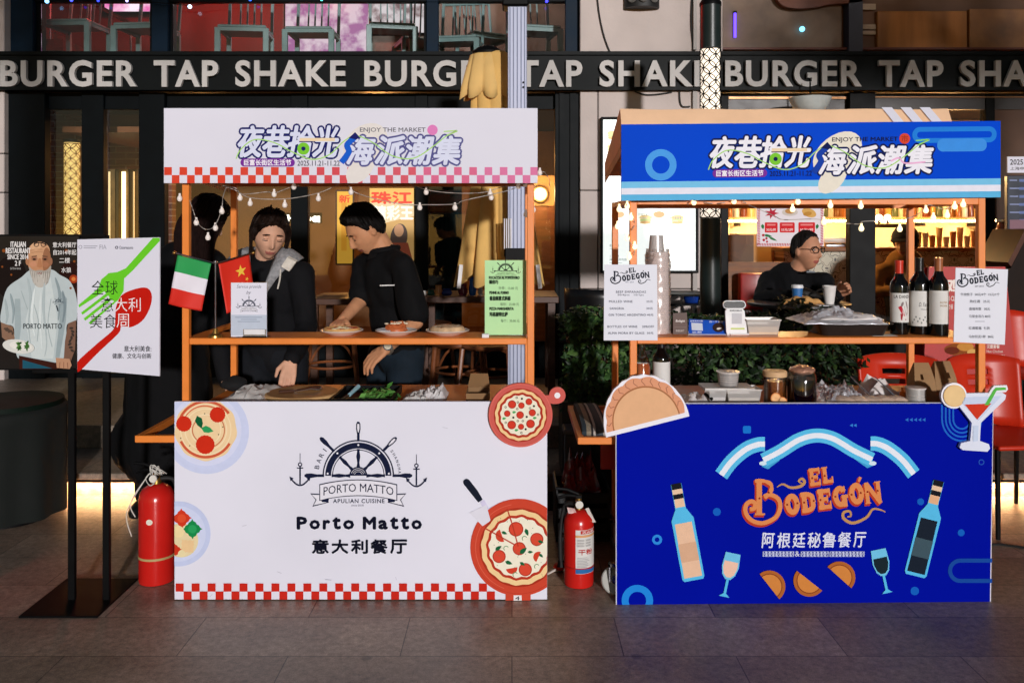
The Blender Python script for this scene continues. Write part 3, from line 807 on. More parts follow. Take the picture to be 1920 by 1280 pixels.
a.poly([(1840, 757), (1856, 730), (1861, 724.5), (1880, 724), (1880, 729), (1863, 730), (1848, 757)], '#5DBB4E')
a.polys([[(1819, 795), (1829, 795), (1828, 824), (1819, 825)]], '#C9D6EE')
a.build('artwork_print', cc)
# red service plate and caution label hanging on the side of the blue stall
m = MB(); m.box((X(1126, 3.62), 3.62, Z(880, 3.62)), (XR0 - .016, 3.63, Z(828, 3.62)), mat('red_box_paint', '#A01812', .45), .003); m.box((XR0 - .03, 3.6, .12), (XR0 - .014, 3.62, .62), ORANGE); m.build('side_box', stall2)
# ================================================================ setting: ground, terrace, building
def pavers(name, c1, c2, mortar, sx, sy, rough, offs=.5, dark=None):
    m = bpy.data.materials.new(name); m.use_nodes = True
    nt = m.node_tree; b = nt.nodes['Principled BSDF']
    tc = nt.nodes.new('ShaderNodeTexCoord')
    br = nt.nodes.new('ShaderNodeTexBrick')
    br.offset = offs
    br.inputs['Color1'].default_value = lin(c1) + (1,); br.inputs['Color2'].default_value = lin(c2) + (1,); br.inputs['Mortar'].default_value = lin(mortar) + (1,)
    br.inputs['Scale'].default_value = 1; br.inputs['Mortar Size'].default_value = .0022; br.inputs['Mortar Smooth'].default_value = .2
    br.inputs['Brick Width'].default_value = sx; br.inputs['Row Height'].default_value = sy; br.inputs['Bias'].default_value = -.1
    nt.links.new(tc.outputs['Object'], br.inputs['Vector'])
    def noi(sc, det, rgh=.6):
        n = nt.nodes.new('ShaderNodeTexNoise'); n.inputs['Scale'].default_value = sc; n.inputs['Detail'].default_value = det; n.inputs['Roughness'].default_value = rgh
        nt.links.new(tc.outputs['Object'], n.inputs['Vector']); return n
    n1, n2, n3 = noi(1.3, 9, .7), noi(38, 8, .75), noi(240, 3)
    def mul(col, fac, lo, hi):
        mr = nt.nodes.new('ShaderNodeMapRange'); mr.inputs['From Min'].default_value = .3; mr.inputs['From Max'].default_value = .7; mr.inputs['To Min'].default_value = lo; mr.inputs['To Max'].default_value = hi
        nt.links.new(fac, mr.inputs[0])
        mx = nt.nodes.new('ShaderNodeMix'); mx.data_type = 'RGBA'; mx.blend_type = 'MULTIPLY'; mx.inputs[0].default_value = 1
        nt.links.new(col, mx.inputs[6]); nt.links.new(mr.outputs[0], mx.inputs[7]); return mx.outputs[2]
    c = mul(br.outputs['Color'], n1.outputs['Fac'], .5, 1.35)
    c = mul(c, n2.outputs['Fac'], .5, 1.5)
    c = mul(c, n3.outputs['Fac'], .65, 1.35)
    vo = nt.nodes.new('ShaderNodeTexVoronoi'); vo.inputs['Scale'].default_value = 3.1
    nt.links.new(tc.outputs['Object'], vo.inputs['Vector'])
    lt = nt.nodes.new('ShaderNodeMapRange'); lt.inputs['From Min'].default_value = .045; lt.inputs['From Max'].default_value = .07; lt.inputs['To Min'].default_value = .55; lt.inputs['To Max'].default_value = 1
    nt.links.new(vo.outputs['Distance'], lt.inputs[0])
    mg = nt.nodes.new('ShaderNodeMix'); mg.data_type = 'RGBA'; mg.blend_type = 'MULTIPLY'; mg.inputs[0].default_value = .8
    nt.links.new(c, mg.inputs[6]); nt.links.new(lt.outputs[0], mg.inputs[7]); c = mg.outputs[2]
    nt.links.new(c, b.inputs['Base Color'])
    mr = nt.nodes.new('ShaderNodeMapRange'); mr.inputs['To Min'].default_value = rough - .18; mr.inputs['To Max'].default_value = rough + .15
    nt.links.new(n1.outputs['Fac'], mr.inputs[0]); nt.links.new(mr.outputs[0], b.inputs['Roughness'])
    bp = nt.nodes.new('ShaderNodeBump'); bp.inputs['Strength'].default_value = .35; bp.inputs['Distance'].default_value = .006
    mh = nt.nodes.new('ShaderNodeMath'); mh.operation = 'MULTIPLY_ADD'; mh.inputs[1].default_value = .6
    inv = nt.nodes.new('ShaderNodeMath'); inv.operation = 'SUBTRACT'; inv.inputs[0].default_value = 1
    nt.links.new(br.outputs['Fac'], inv.inputs[1]); nt.links.new(n2.outputs['Fac'], mh.inputs[0]); nt.links.new(inv.outputs[0], mh.inputs[2])
    nt.links.new(mh.outputs[0], bp.inputs['Height']); nt.links.new(bp.outputs[0], b.inputs['Normal'])
    return m
GROUND = pavers('granite_pavers', '#A38D7C', '#7E6A5B', '#54473E', .78, .30, .46)
TERR = pavers('terrace_stone', '#8A7A6A', '#75685C', '#3A322C', .6, .6, .55, 0)
m = MB(); m.face([(-30, -14, 0), (30, -14, 0), (30, 14, 0), (-30, 14, 0)], GROUND); g = m.build('ground', kind='structure')

FR = mat('dark_teal_frame', '#060B0E', .5, var=.15, vs=6, bump=.03, spec=.10)
NAVY = mat('navy_frame', '#0E2030', .5, var=.15, vs=6, spec=.1)
STONE = mat('grey_render', '#C4B7B1', .8, var=.10, vs=2.2, bump=.18, bs=35)
FASC = mat('dark_fascia', '#0B0F10', .5, var=.25, vs=3, spec=.12)
LETTER = mat('brushed_letter', '#BEBAB6', .6, var=.16, vs=2.4, stretch=(1, 1, .35))
PANE = glassy('window_glass', (.93, .95, .95), .02)
WOODD = mat('dark_wood', '#4A2A18', .45, var=.3, vs=5, bump=.12, bs=40, stretch=(1, 8, 8))
WOODW = mat('warm_wood', '#8A5530', .5, var=.25, vs=5, bump=.12, bs=40, stretch=(1, 8, 8))
WARMW = mat('warm_plaster', '#6E5038', .8, var=.2, vs=2.5, spec=.1)
LEDW = mat('warm_strip_light', '#FFE2B0', .5, var=0, emit=110, ecol='#FFCB90')

# terrace with a lit nosing
m = MB()
m.box((-9, 4.75, .105), (9, 9.5, .14), TERR, .004); m.box((-9, 4.82, 0), (9, 9.5, .105), mat('terrace_riser', '#B59C84', .7, var=.3, vs=22, bump=.3, bs=80))
m.box((-9, 5.3, .14), (9, 9.5, .28), TERR, .004)
ter = m.build('terrace', kind='structure')
for i, (x0, x1) in enumerate(((-4.6, -2.05), (2.3, 4.6))):
    t = thing('strip_light', ('warm strip light under the step beside the black poster stand', 'warm strip light under the step beside the red chairs')[i], 'strip light', ((x0 + x1) / 2, 4.79, .1), 'strip lights under the step')
    m = MB(); m.box((x0, 4.772, .088), (x1, 4.800, .104), LEDW); m.build('diffuser', t)
    m = MB(); m.box((x0, 4.765, .085), (x1, 4.771, .104), BLACKM); m.build('clip_rail', t)

YF = 7.0
fx = lambda px: X(px, YF)
fz = lambda py: Z(py, YF)
b_ = thing('restaurant_building', 'two storey restaurant front with dark window frames and pale lettering on its fascia', 'building', (0, YF, 0))
FZ0, FZ1 = fz(172), fz(107)
# masonry piers in blocks
def pier(px0, px1, splits_x, splits_y, y0=YF - .10):
    m = MB()
    xs = [fx(p) for p in [px0] + splits_x + [px1]]
    zs = [fz(p) for p in splits_y]
    for a, b in zip(xs, xs[1:]):
        for c, d in zip(zs, zs[1:]):
            m.box((a + .004, y0, min(c, d) + .004), (b - .004, YF + .3, max(c, d) - .004), STONE, .006)
    m.box((xs[0] + .01, y0 + .012, zs[0]), (xs[-1] - .01, YF + .29, zs[-1]), mat('joint_mortar', '#3A3430', .9))
    return m.build('masonry_pier', b_)
pier(-320, 22, [-120], [-260, 105.5]); pier(-320, 22, [-120], [173, 290, 362, 520, 712])
pier(1085, 1312, [], [-260, 105.5]); pier(1085, 1312, [1119], [173, 358, 540, 712])
# fascia and letters
m = MB(); m.box((fx(-330), YF - .14, FZ0), (fx(2300), YF + .1, FZ1), FASC, .004)
m.box((fx(-330), YF - .165, FZ1 - .016), (fx(2300), YF - .138, FZ1 + .012), FASC); m.box((fx(-330), YF - .16, FZ0 - .012), (fx(2300), YF - .138, FZ0 + .016), FASC)
fas = m.build('fascia', b_)
YLt = YF - .185
def sign_word(t, x0, x1, y0, y1):
    vs, fs = text_mesh(t, .028, 0, 1.12, 4)
    ax, bx = min(v[0] for v in vs), max(v[0] for v in vs); ay, by = min(v[1] for v in vs), max(v[1] for v in vs)
    pts = [P(x0 + (v[0] - ax) / (bx - ax) * (x1 - x0), y1 - (v[1] - ay) / (by - ay) * (y1 - y0), YLt) for v in vs]
    m = MB(); vv = [m.bm.verts.new(p) for p in pts]; i = m.mi(LETTER)
    for f in fs:
        try: m.bm.faces.new([vv[k] for k in f]).material_index = i
        except ValueError: pass
    r = bmesh.ops.extrude_face_region(m.bm, geom=list(m.bm.faces))
    bmesh.ops.translate(m.bm, vec=(0, .03, 0), verts=[e for e in r['geom'] if isinstance(e, bmesh.types.BMVert)])
    return m.build('lettering', fas, smooth=25)
for k in range(3):
    d = 677 * k + (6 if k else 0)
    sign_word('BURGER', 0 + d, 256 + d, 113, 163); sign_word('TAP', 288 + d, 409 + d, 113, 163); sign_word('SHAKE', 441 + d, 648 + d, 113, 163)

# frames: lower storey
zfl = .28
def post(m, a, b, y0, z0, z1, mt=FR, y1=None): m.box((fx(a), y0, z0), (fx(b), y1 or y0 + .09, z1), mt, .004)
m = MB()
for a, b, d in ((22, 90, -.05), (155, 196, -.02), (264, 312, -.04), (545, 577, 0), (778, 802, 0), (1040, 1085, -.05)): post(m, a, b, YF + d, zfl, FZ0 - .013)
for a, b in ((90, 155), (196, 264), (312, 545), (577, 778), (802, 1040)):
    m.box((fx(a), YF + .01, fz(205)), (fx(b), YF + .07, FZ0 - .013), FR, .003)
    m.box((fx(a), YF + .01, zfl), (fx(b), YF + .07, fz(640) if a != 90 and a != 196 else fz(700)), FR, .003)
m.box((fx(1048), YF - .07, zfl), (fx(1056), YF - .052, FZ0 - .02), FR); m.box((fx(1068), YF - .07, zfl), (fx(1079), YF - .052, FZ0 - .02), FR)
m.build('shopfront_frame', b_)
for a, b, y0, y1 in ((90, 155, 205, 700), (196, 264, 205, 700), (312, 545, 205, 640), (577, 778, 205, 640), (802, 1040, 205, 640)):
    m = MB(); m.box((fx(a) + .002, YF + .035, fz(y1) + .001), (fx(b) - .002, YF + .041, fz(y0) - .001), PANE)
    m.build('window_pane', b_)
# frames: upper storey
ztop = 5.2
m = MB()
for a, b in ((22, 64), (286, 316), (800, 822), (1060, 1085)): post(m, a, b, YF - .02, FZ1 + .013, ztop, NAVY)
for a, b in ((64, 72), (278, 286), (316, 321), (794, 800)): post(m, a, b, YF + .03, FZ1 + .013, ztop, FR)
m.box((fx(64), YF, fz(3)), (fx(1060), YF + .08, fz(-40)), FR)
m.build('upper_window_frame', b_)
for a, b in ((72, 278), (321, 794), (822, 1060)):
    m = MB(); m.box((fx(a) + .002, YF + .04, FZ1 + .02), (fx(b) - .002, YF + .046, fz(3) - .004), PANE); m.build('window_pane', b_)
# inner shell: floors, partitions and back walls
m = MB()
m.box((fx(-330), YF + .3, 2.70), (6.8, 10.9, 2.86), mat('upper_floor_slab', '#4A3A30', .8))
m.build('floor_slab', b_)
m = MB(); m.box((fx(-330), 10.6, zfl), (1.3, 10.8, 2.69), WARMW); m.box((fx(-330), YF + .35, zfl), (fx(-300), 10.6, 2.69), WARMW); m.box((.95, YF + .31, zfl), (1.2, 10.6, 2.69), WARMW)
m.build('dining_room_wall', b_)
m = MB(); m.box((fx(-330), YF + .3, zfl - .1), (6.8, 10.9, zfl + .012), WOODD); m.build('dining_floor', b_)
REDLIT = mat('red_lit_wall', '#4A1814', .7, var=.5, vs=1.3)  # the room's red light is put into the wall colour
m = MB(); m.box((fx(-330), 9.6, 2.87), (X(530, 9.6), 9.7, 5.2), REDLIT); m.box((X(530, 9.6), 9.6, 2.87), (1.3, 9.7, 5.2), mat('upper_pale_wall', '#5A5049', .8, var=.35, vs=3))
m.box((1.0, YF + .3, 2.87), (1.2, 9.6, 5.2), mat('upper_pale_wall', '#CDBFB4')); m.box((fx(-330), YF + .1, 5.2), (6.8, 10.9, 5.3), mat('upper_floor_slab'))
m.box((fx(-330), YF + .3, 2.87), (fx(-300), 9.6, 5.2), REDLIT)
m.build('upper_room_wall', b_)
# stair running up behind the glass
t = thing('staircase', 'dark staircase with metal handrail rising along the red-lit upstairs wall', 'staircase', (-2.9, 9.2, 2.87))
m = MB()
for k in range(9): m.box((X(330, 9.2) + k * .22 - 2.2, 9.0, 2.87 + (8 - k) * .12), (X(330, 9.2) + k * .22 - 1.98, 9.55, 2.87 + (9 - k) * .12), WOODD)
m.build('steps', t)
m = MB(); m.tube([(X(330, 9.1) - 2.2, 8.97, 4.6), (X(330, 9.1) - .2, 8.97, 3.5)], .022, CHROME); 
for k in range(5): m.tube([(X(330, 9.1) - 2.1 + k * .42, 8.97, 3.9 - k * .22), (X(330, 9.1) - 2.1 + k * .42, 8.97, 4.55 - k * .23)], .012, CHROME)
m.build('handrail', t)
# bright screens upstairs; leaf reflections are painted into the violet and pale ones
def mottled(name, c1, c2, st, sc):
    m = bpy.data.materials.new(name); m.use_nodes = True; nt = m.node_tree; b = nt.nodes['Principled BSDF']
    tc = nt.nodes.new('ShaderNodeTexCoord'); n = nt.nodes.new('ShaderNodeTexNoise'); n.inputs['Scale'].default_value = sc; n.inputs['Detail'].default_value = 7
    cr = nt.nodes.new('ShaderNodeValToRGB'); cr.color_ramp.elements[0].position = .42; cr.color_ramp.elements[1].position = .58
    cr.color_ramp.elements[0].color = lin(c1) + (1,); cr.color_ramp.elements[1].color = lin(c2) + (1,)
    nt.links.new(tc.outputs['Object'], n.inputs['Vector']); nt.links.new(n.outputs['Fac'], cr.inputs[0]); nt.links.new(cr.outputs[0], b.inputs['Emission Color'])
    b.inputs['Emission Strength'].default_value = st; b.inputs['Base Color'].default_value = (.02, .02, .02, 1); b.inputs['Roughness'].default_value = .3
    return m
for px0, px1, py0, py1, lab, mm in ((196, 300, -60, 22, 'glowing pink screen upstairs above the red stair', mottled('pink_screen', '#E05AA8', '#FFE6F4', 1.3, 3)), (535, 690, -60, 100, 'pink and violet screen upstairs mottled by painted leaf reflections, behind the grey metal chairs', mottled('violet_reflection_screen', '#B06AAA', '#F6DCEC', .8, 6)), (690, 800, -60, 62, 'pale screen upstairs speckled by painted leaf reflections, beside the navy window column', mottled('pale_reflection_screen', '#8A7478', '#F2E8EC', .8, 7))):
    t = thing('wall_screen', lab, 'screen', P((px0 + px1) / 2, py1, 9.5))
    m = MB(); m.box(P(px0, py0, 9.5), P(px1, py1, 9.53), mm); m.build('display', t)
    m = MB(); m.box(P(px0 - 3, py0 - 3, 9.54), P(px1 + 3, py1 + 3, 9.56), BLACKM); m.build('back_case', t)
# point lamps of the upper room, in their lamp bodies
def room_lamp(name, label, loc, col, watt, shade_r=.12, drop=.5, glow=6, r=.06):
    t = thing(name, label, 'lamp', loc)
    x, y, z = loc
    m = MB(); m.lathe((x, y, z), [(.0, .10), (.03, .10), (shade_r, .0), (shade_r - .006, .0), (.024, .094), (0, .094)], BLACKM); m.build('lamp_shade', t)
    m = MB(); m.tube([(x, y, z + .1), (x, y, z + .1 + drop)], .005, BLACKM); m.build('cord', t)
    m = MB(); m.ball((x, y, z + .035), .032, mat('bulb_' + col.strip('#'), col, .4, var=0, emit=glow)); m.build('bulb', t)
    l = bpy.data.lights.new(name, 'POINT'); l.energy = watt; l.color = lin(col); l.shadow_soft_size = r
    o = bpy.data.objects.new('lamp_light', l); COL.objects.link(o); o.parent = t; o.location = (0, 0, -.03)
    return t
room_lamp('pendant_lamp', 'red pendant lamp upstairs over the red stair', (-3.5, 8.4, 4.5), '#FF2A18', 110)
room_lamp('pendant_lamp', 'red pendant lamp upstairs between the navy columns', (-2.2, 8.6, 4.5), '#FF4A30', 80)
room_lamp('pendant_lamp', 'white pendant lamp upstairs near the pale wall', (-.3, 8.6, 4.5), '#FFE4D0', 60)
room_lamp('pendant_lamp', 'amber pendant lamp hanging in the dining room behind the tall column of light', (-3.1, 8.6, 2.2), '#FFB463', 14)
room_lamp('pendant_lamp', 'amber pendant lamp hanging in the dining room behind the two cooks', (-1.4, 9.0, 2.25), '#FFB060', 95)
room_lamp('pendant_lamp', 'amber pendant lamp hanging in the dining room behind the yellow parasol', (-.1, 8.7, 2.25), '#FFB060', 22)
# tiny coloured fairy lights along the upper window head
t = thing('light_garland', 'garland of tiny blue lights along the top of the upstairs windows', 'garland', P(500, 0, 6.93))
gl_cols = [(88, 3, '#7FC8FF', 1.6), (134, 1, '#3A48FF', 1.2), (184, 2, '#2A3AE0', 1.), (238, 2, '#B0A8FF', 1.1), (356, 13, '#BFE4FF', 1.6), (469, 0, '#2A5AFF', 1.1), (603, 0, '#4AD0C0', 1.), (1025, 3, '#3A3AFF', 1.2)]
m = MB(); m.tube([P(px, py - 2, 6.93) for px, py, c, r in gl_cols], .003, BLACKM); m.build('wire', t)
for px, py, c, r in gl_cols:
    m = MB(); m.ball(P(px, py, 6.93), .010 * r, mat('fairy_' + c.strip('#'), c, .4, var=0, emit=3.5)); m.build('bulb', t)

# right-hand shop
CREAM = mat('cream_wall', '#D9BE8C', .75, var=.08, vs=3)
BRN = mat('brown_cabinet', '#5A3A24', .55, var=.2, vs=4)
XR_ = 5.6
m = MB()
m.box((1.6, 9.5, zfl), (XR_, 9.6, 2.69), CREAM); m.box((1.50, YF + .31, zfl), (1.6, 9.6, 2.69), WARMW)
m.box((XR_, YF, zfl), (XR_ + .1, 9.6, 2.69), BRN)
m.build('bar_room_wall', b_)
m = MB()
for a, b, d in ((1352, 1366, 0), (1588, 1636, -.06), (1848, 1866, 0)): post(m, a, b, YF + d, zfl, FZ0 - .013, BLACKM)
m.box((fx(1366), YF + .01, fz(205)), (fx(2200), YF + .07, FZ0 - .013), mat('brown_transom', '#241610', .4)); m.box((fx(1366), YF - .01, fz(186)), (fx(1640), YF + .012, fz(182)), mat('bronze_trim', '#7A5432', .35, metal=.6))
m.box((fx(1640), YF - .01, fz(183.5)), (fx(2200), YF + .012, fz(181.5)), mat('bronze_trim', '#7A5432'))
m.box((fx(1866), YF + .02, zfl), (fx(2200), YF + .08, fz(205)), BRN)
m.box((fx(1366), YF + .01, zfl), (fx(1588), YF + .07, fz(620)), BLACKM); m.box((fx(1636), YF + .01, zfl), (fx(1848), YF + .07, fz(620)), BLACKM)
m.build('bar_window_frame', b_)
for a, b in ((1366, 1588), (1636, 1848)):
    m = MB(); m.box((fx(a) + .002, YF + .035, fz(620) + .002), (fx(b) - .002, YF + .041, fz(205) - .002), PANE); m.build('window_pane', b_)
# upper right storey: panelled windows
UPB = mat('upper_taupe_panel', '#86705F', .45, var=.3, vs=4, spec=.2); UPW = mat('upper_amber_panel', '#B4763F', .45, var=.4, vs=6, stretch=(1, 1, .12), spec=.2)
m = MB()
m.box((fx(1352), YF + .1, FZ1 + .02), (fx(2300), YF + .16, ztop), mat('upper_brown_wall', '#6A4830', .6, var=.3, vs=2))
m.box((fx(1312), YF - .05, FZ1 + .013), (fx(1352), YF + .2, ztop), STONE)
m.build('upper_facade_wall', b_)
m = MB(); m.box((fx(1357), YF + .05, fz(88)), (fx(1583), YF + .1, fz(-60)), UPB, .006); m.box((fx(1650), YF + .05, fz(88)), (fx(1820), YF + .1, fz(18)), UPW, .006); m.box((fx(1824), YF + .05, fz(88)), (fx(2060), YF + .1, fz(14)), mat('upper_amber_panel_dark', '#966436', .5, var=.45, vs=4), .006)
m.build('upper_panel', b_)
m = MB(); m.box((fx(1590), YF - .02, FZ1 + .013), (fx(1616), YF + .1, ztop), mat('navy_frame_dull', '#3A3A48', .5, var=.2)); m.box((fx(1355), YF, fz(103)), (fx(2200), YF + .05, fz(98)), mat('bronze_trim', '#7A5432'))
m.box((fx(1355), YF + .02, fz(92)), (fx(2200), YF + .1, fz(88)), mat('oxide_trim', '#6A2E1C', .5))
for y0, y1 in ((4, 15), (43, 52), (55, 62)): m.box((fx(1617), YF + .06, fz(y1)), (fx(1648), YF + .1, fz(y0)), mat('pale_louvre', '#B59A7E', .5, var=.3))
m.build('upper_mullion', b_)
pts = spline([(1445, -30), (1462, 6), (1490, 16), (1530, 14), (1560, 8), (1620, 2), (1640, -30)], 5)
m = MB(); m.prism([P(p[0], p[1], YF - .02) for p in pts], (0, .06, 0), mat('rust_arch', '#7A3E1E', .5, var=.3, vs=3)); tag(m.build('awning_scallop'), 'rust coloured scalloped edge at the very top over the taupe panel', 'awning')
t = thing('led_tube', 'thin violet light tube upright on the taupe upstairs panel', 'light tube', P(1378, 70, 6.96))
m = MB(); m.cyl(P(1378, 71, 7.03), P(1378, 25, 7.03), .011, .011, mat('violet_led', '#6A4AFF', .4, var=0, emit=2.2), 8); m.build('tube', t)
m = MB(); m.box(P(1375.5, 24.8, 7.03), P(1380.5, 22, 7.05), BLACKM); m.build('end_cap', t)
m = MB(); m.ball(P(1504, 55, 7.02), .022, mat('cyan_led', '#7AD4FF', .4, var=0, emit=2.5)); tag(m.build('indicator_light'), 'small cyan light glowing on the taupe upstairs panel', 'light')

# lit menu box on the masonry
t = thing('menu_lightbox', 'tall white backlit menu board on the masonry between the two shops', 'light box', P(1216, 512, 6.85))
m = MB(); m.box(P(1127, 512, 6.84), P(1307, 221, 6.9), BLACKM, .004); m.build('case', t)
LBX = mat('lightbox_face', '#F2F8F6', .4, var=0, emit=.95, ecol='#F4FBF8')
m = MB(); m.box(P(1131, 507, 6.832), P(1303.5, 225, 6.839), LBX); face = m.build('diffuser', t)
a = Art(plane_y(6.832), step=.0005); a.emit = .8
for i in range(3):
    for j, y in enumerate((250, 275, 408)):
        cx = 1150 + i * 60; 
        if (i, j) == (0, 2): continue
        a.polys([arc(cx, y, 12, n=14, ry=5)], '#E4C48A'); a.polys([arc(cx, y + 5, 12, n=14, ry=3)], '#B9C98A'); a.polys([arc(cx, y + 9, 11, n=14, ry=3)], '#D9B078')
for cx, cy in ((1160, 405), (1235, 405)): a.disc(cx, cy, 15, '#E6CFC6', 14, ry=9); a.disc(cx, cy - 3, 10, '#D8A070', 14, ry=6)
for x, y, tx in ((1196, 400, '炸鸡大薯条'), (1250, 406, '经典汉堡套餐'), (1142, 458, '黄金鸡块'), (1142, 478, '三层汉堡'), (1252, 448, '可乐'), (1142, 484, '洋葱圈 烤鸡翅')):
    a.text(tx, x, y, x + 4.6 * len(tx), y + 5, '#8F9A98', bold=.01); a.rect(x, y + 8, x + 3.4 * len(tx), y + 9.2, '#B4BEBC')
a.build('menu_print', face)

# loudspeaker and cables on the masonry
t = thing('wall_speaker', 'black curved loudspeaker with three drivers high on the masonry', 'speaker', P(1206, 10, 6.8))
m = MB(); n = 14
arcp = [(X(1206, 6.8) + .152 * math.sin(R(-65 + 130 * k / n)), 6.86 - .13 * (math.cos(R(-65 + 130 * k / n)) - .42)) for k in range(n + 1)]
m.prism([(x, y, fz(24)) for x, y in arcp] + [(arcp[-1][0], 6.9, fz(24)), (arcp[0][0], 6.9, fz(24))], (0, 0, .28), mat('speaker_black', '#1B1A1A', .55)); m.build('cabinet', t)
for k in (-1, 0, 1):
    c = Vector((X(1206, 6.8) + k * .085, 6.775 + abs(k) * .025, fz(9)))
    m = MB(); m.lathe((0, 0, 0), [(.036, 0), (.038, .006), (.032, .012), (.02, .002), (.012, .008), (0, .01)], mat('driver_grey', '#6E6A66', .4), 18, Matrix.Rotation(R(90), 4, 'X')); 
    bmesh.ops.transform(m.bm, matrix=Matrix.Translation(c) @ Matrix.Rotation(R(k * 28), 4, 'Z'), verts=m.bm.verts); m.build('driver', t)
CAB = mat('black_cable', '#1A1A1A', .6)
for pts, lab in (([(1118, -20), (1124, 30), (1133, 70), (1146, 104)], 'black cable hanging down the masonry below the loudspeaker'), ([(1298, -20), (1296, 40), (1299, 80), (1300, 104)], 'black cable running down beside the dark street lamp'), ([(1190, 172), (1210, 178), (1235, 177), (1260, 173)], 'black cable drooping under the fascia over the masonry'), ([(1274, 172), (1275, 190), (1280, 200), (1294, 200)], 'short cable dropping from the fascia onto the peach canopy')):
    m = MB(); m.tube([P(p[0], p[1], 6.885) for p in spline(pts, 6)], .006, CAB); tag(m.build('cable'), lab, 'cable', 'cables on the masonry')
m = MB(); m.box((X(1298, 6.89), 6.86, .28), (X(1306, 6.89), 6.895, FZ0 - .02), mat('grey_conduit', '#9A928C', .5)); m.box((X(1299, 6.89), 6.86, FZ1 + .03), (X(1305, 6.89), 6.895, 5.0), mat('grey_conduit')); tag(m.build('drain_pipe'), 'grey drainpipe running down the masonry beside the street lamp', 'pipe')
# ================================================================ furniture, plants, lamps
# street lamp with a lattice lantern
def lantern_mesh(cx, cy, r, z0, z1, cols, m_line, wire=.0045):
    m = MB(); s = 2 * math.pi * r / cols; rows = int((z1 - z0) / s)
    s2 = (z1 - z0) / rows
    for j in range(rows + 1):
        for i in range(cols * 2):
            if (i + 2 * j) % 2 == 0 or True:
                a0 = 2 * math.pi * i / (cols * 2); zc = z0 + j * s2
                if i % 2: zc += s2 / 2
                if zc > z1: continue
                pts = []
                for k in range(16):
                    t = 2 * math.pi * k / 16; rr = s * .5
                    zz = min(z1, max(z0, zc + rr * math.sin(t))); an = a0 + rr * math.cos(t) / r
                    pts.append((cx + (r + .002) * math.cos(an), cy + (r + .002) * math.sin(an), zz))
                m.tube(pts, wire, m_line, 4, closed=True)
    return m
YP = 5.6
xp = X(1332, YP); rp = .0675
t = thing('street_lamp', 'tall dark round street lamp with a lit lattice of interlocking circles', 'street lamp', (xp, YP, 0))
m = MB(); m.cyl((xp, YP, 0), (xp, YP, Z(409, YP)), rp, rp, mat('lamp_post_paint', '#1B2524', .35), 32); m.cyl((xp, YP, 0), (xp, YP, .03), rp * 1.7, rp * 1.7, BLACKM, 32); m.build('pole', t)
m = MB(); m.cyl((xp, YP, Z(92, YP)), (xp, YP, Z(12, YP)), rp, rp, mat('lamp_post_paint', '#1B2524'), 32); m.lathe((xp, YP, Z(12, YP)), [(rp * 1.04, -.0), (rp * 1.04, .02), (rp * .9, .035), (0, .036)], BLACKM, 32); m.build('head', t)
m = MB(); m.cyl((xp, YP, Z(409, YP) + .001), (xp, YP, Z(92, YP) - .001), rp - .006, rp - .006, mat('lantern_glow', '#FFE9C8', .5, var=.03, emit=1.1, ecol='#FFEFDC'), 32); m.build('diffuser', t)
lantern_mesh(xp, YP, rp - .003, Z(408, YP), Z(93, YP), 5, BLACKM, .0032).build('lattice', t)
# gold column added in place of a street lamp's reflection in the glass
xq, yq = X(135, 7.55), 7.55
t = thing('lantern_reflection', 'gold lattice column standing in for a street lamp mirrored in the dark glass', 'lamp', (xq, yq, .3))
m = MB(); m.cyl((xq, yq, .292), (xq, yq, Z(268, yq)), .064, .064, mat('gold_glow', '#FFD98A', .5, var=.06, vs=12, emit=.85, ecol='#FFD27A'), 24); m.build('diffuser', t)
lantern_mesh(xq, yq, .068, .31, Z(270, yq), 5, mat('bronze_lattice', '#6A4A20', .4, metal=.5), .003).build('lattice', t)
m = MB(); m.cyl((xq, yq, Z(268, yq)), (xq, yq, Z(268, yq) + .03), .07, .07, BLACKM, 24); m.build('cap', t)
# lit glass display by the entrance
t = thing('display_case', 'brightly lit glass display with three vertical light strips inside the dark window', 'display case', P(228, 700, 8.3))
for x, w, e in ((205, 4, 1.5), (232, 8, 7), (251, 3, 1.5)):
    m = MB(); m.box(P(x - w / 2, 620, 8.28), P(x + w / 2, 322, 8.3), mat('case_light_%d' % int(e), '#FFE7B4', .4, var=0, emit=e * .55, ecol='#FFDFA0')); m.build('light_strip', t)
m = MB(); m.box(P(198, 630, 8.32), P(262, 318, 8.36), mat('case_back', '#6E5630', .5, var=.4)); m.build('back_panel', t)
m = MB()
for x in (198, 218, 243, 261): m.box(P(x, 630, 8.22), P(x + 2.2, 318, 8.27), BLACKM)
m.build('frame', t)
BRK = bpy.data.materials.new('old_brick'); BRK.use_nodes = True
_nt = BRK.node_tree; _b = _nt.nodes['Principled BSDF']; _tc = _nt.nodes.new('ShaderNodeTexCoord'); _mp = _nt.nodes.new('ShaderNodeMapping'); _mp.inputs['Rotation'].default_value = (R(90), 0, 0)
_br = _nt.nodes.new('ShaderNodeTexBrick'); _br.inputs['Scale'].default_value = 1; _br.inputs['Brick Width'].default_value = .21; _br.inputs['Row Height'].default_value = .065; _br.inputs['Mortar Size'].default_value = .006
_br.inputs['Color1'].default_value = lin('#7A4630') + (1,); _br.inputs['Color2'].default_value = lin('#54301F') + (1,); _br.inputs['Mortar'].default_value = lin('#8A7A6A') + (1,)
_nt.links.new(_tc.outputs['Object'], _mp.inputs[0]); _nt.links.new(_mp.outputs[0], _br.inputs[0]); _nt.links.new(_br.outputs[0], _b.inputs['Base Color']); _b.inputs['Roughness'].default_value = .85
m = MB(); m.box(P(60, 740, 8.9), P(330, 180, 9.0), BRK); tag(m.build('brick_partition'), 'old red brick partition wall inside behind the lit glass display', 'wall')
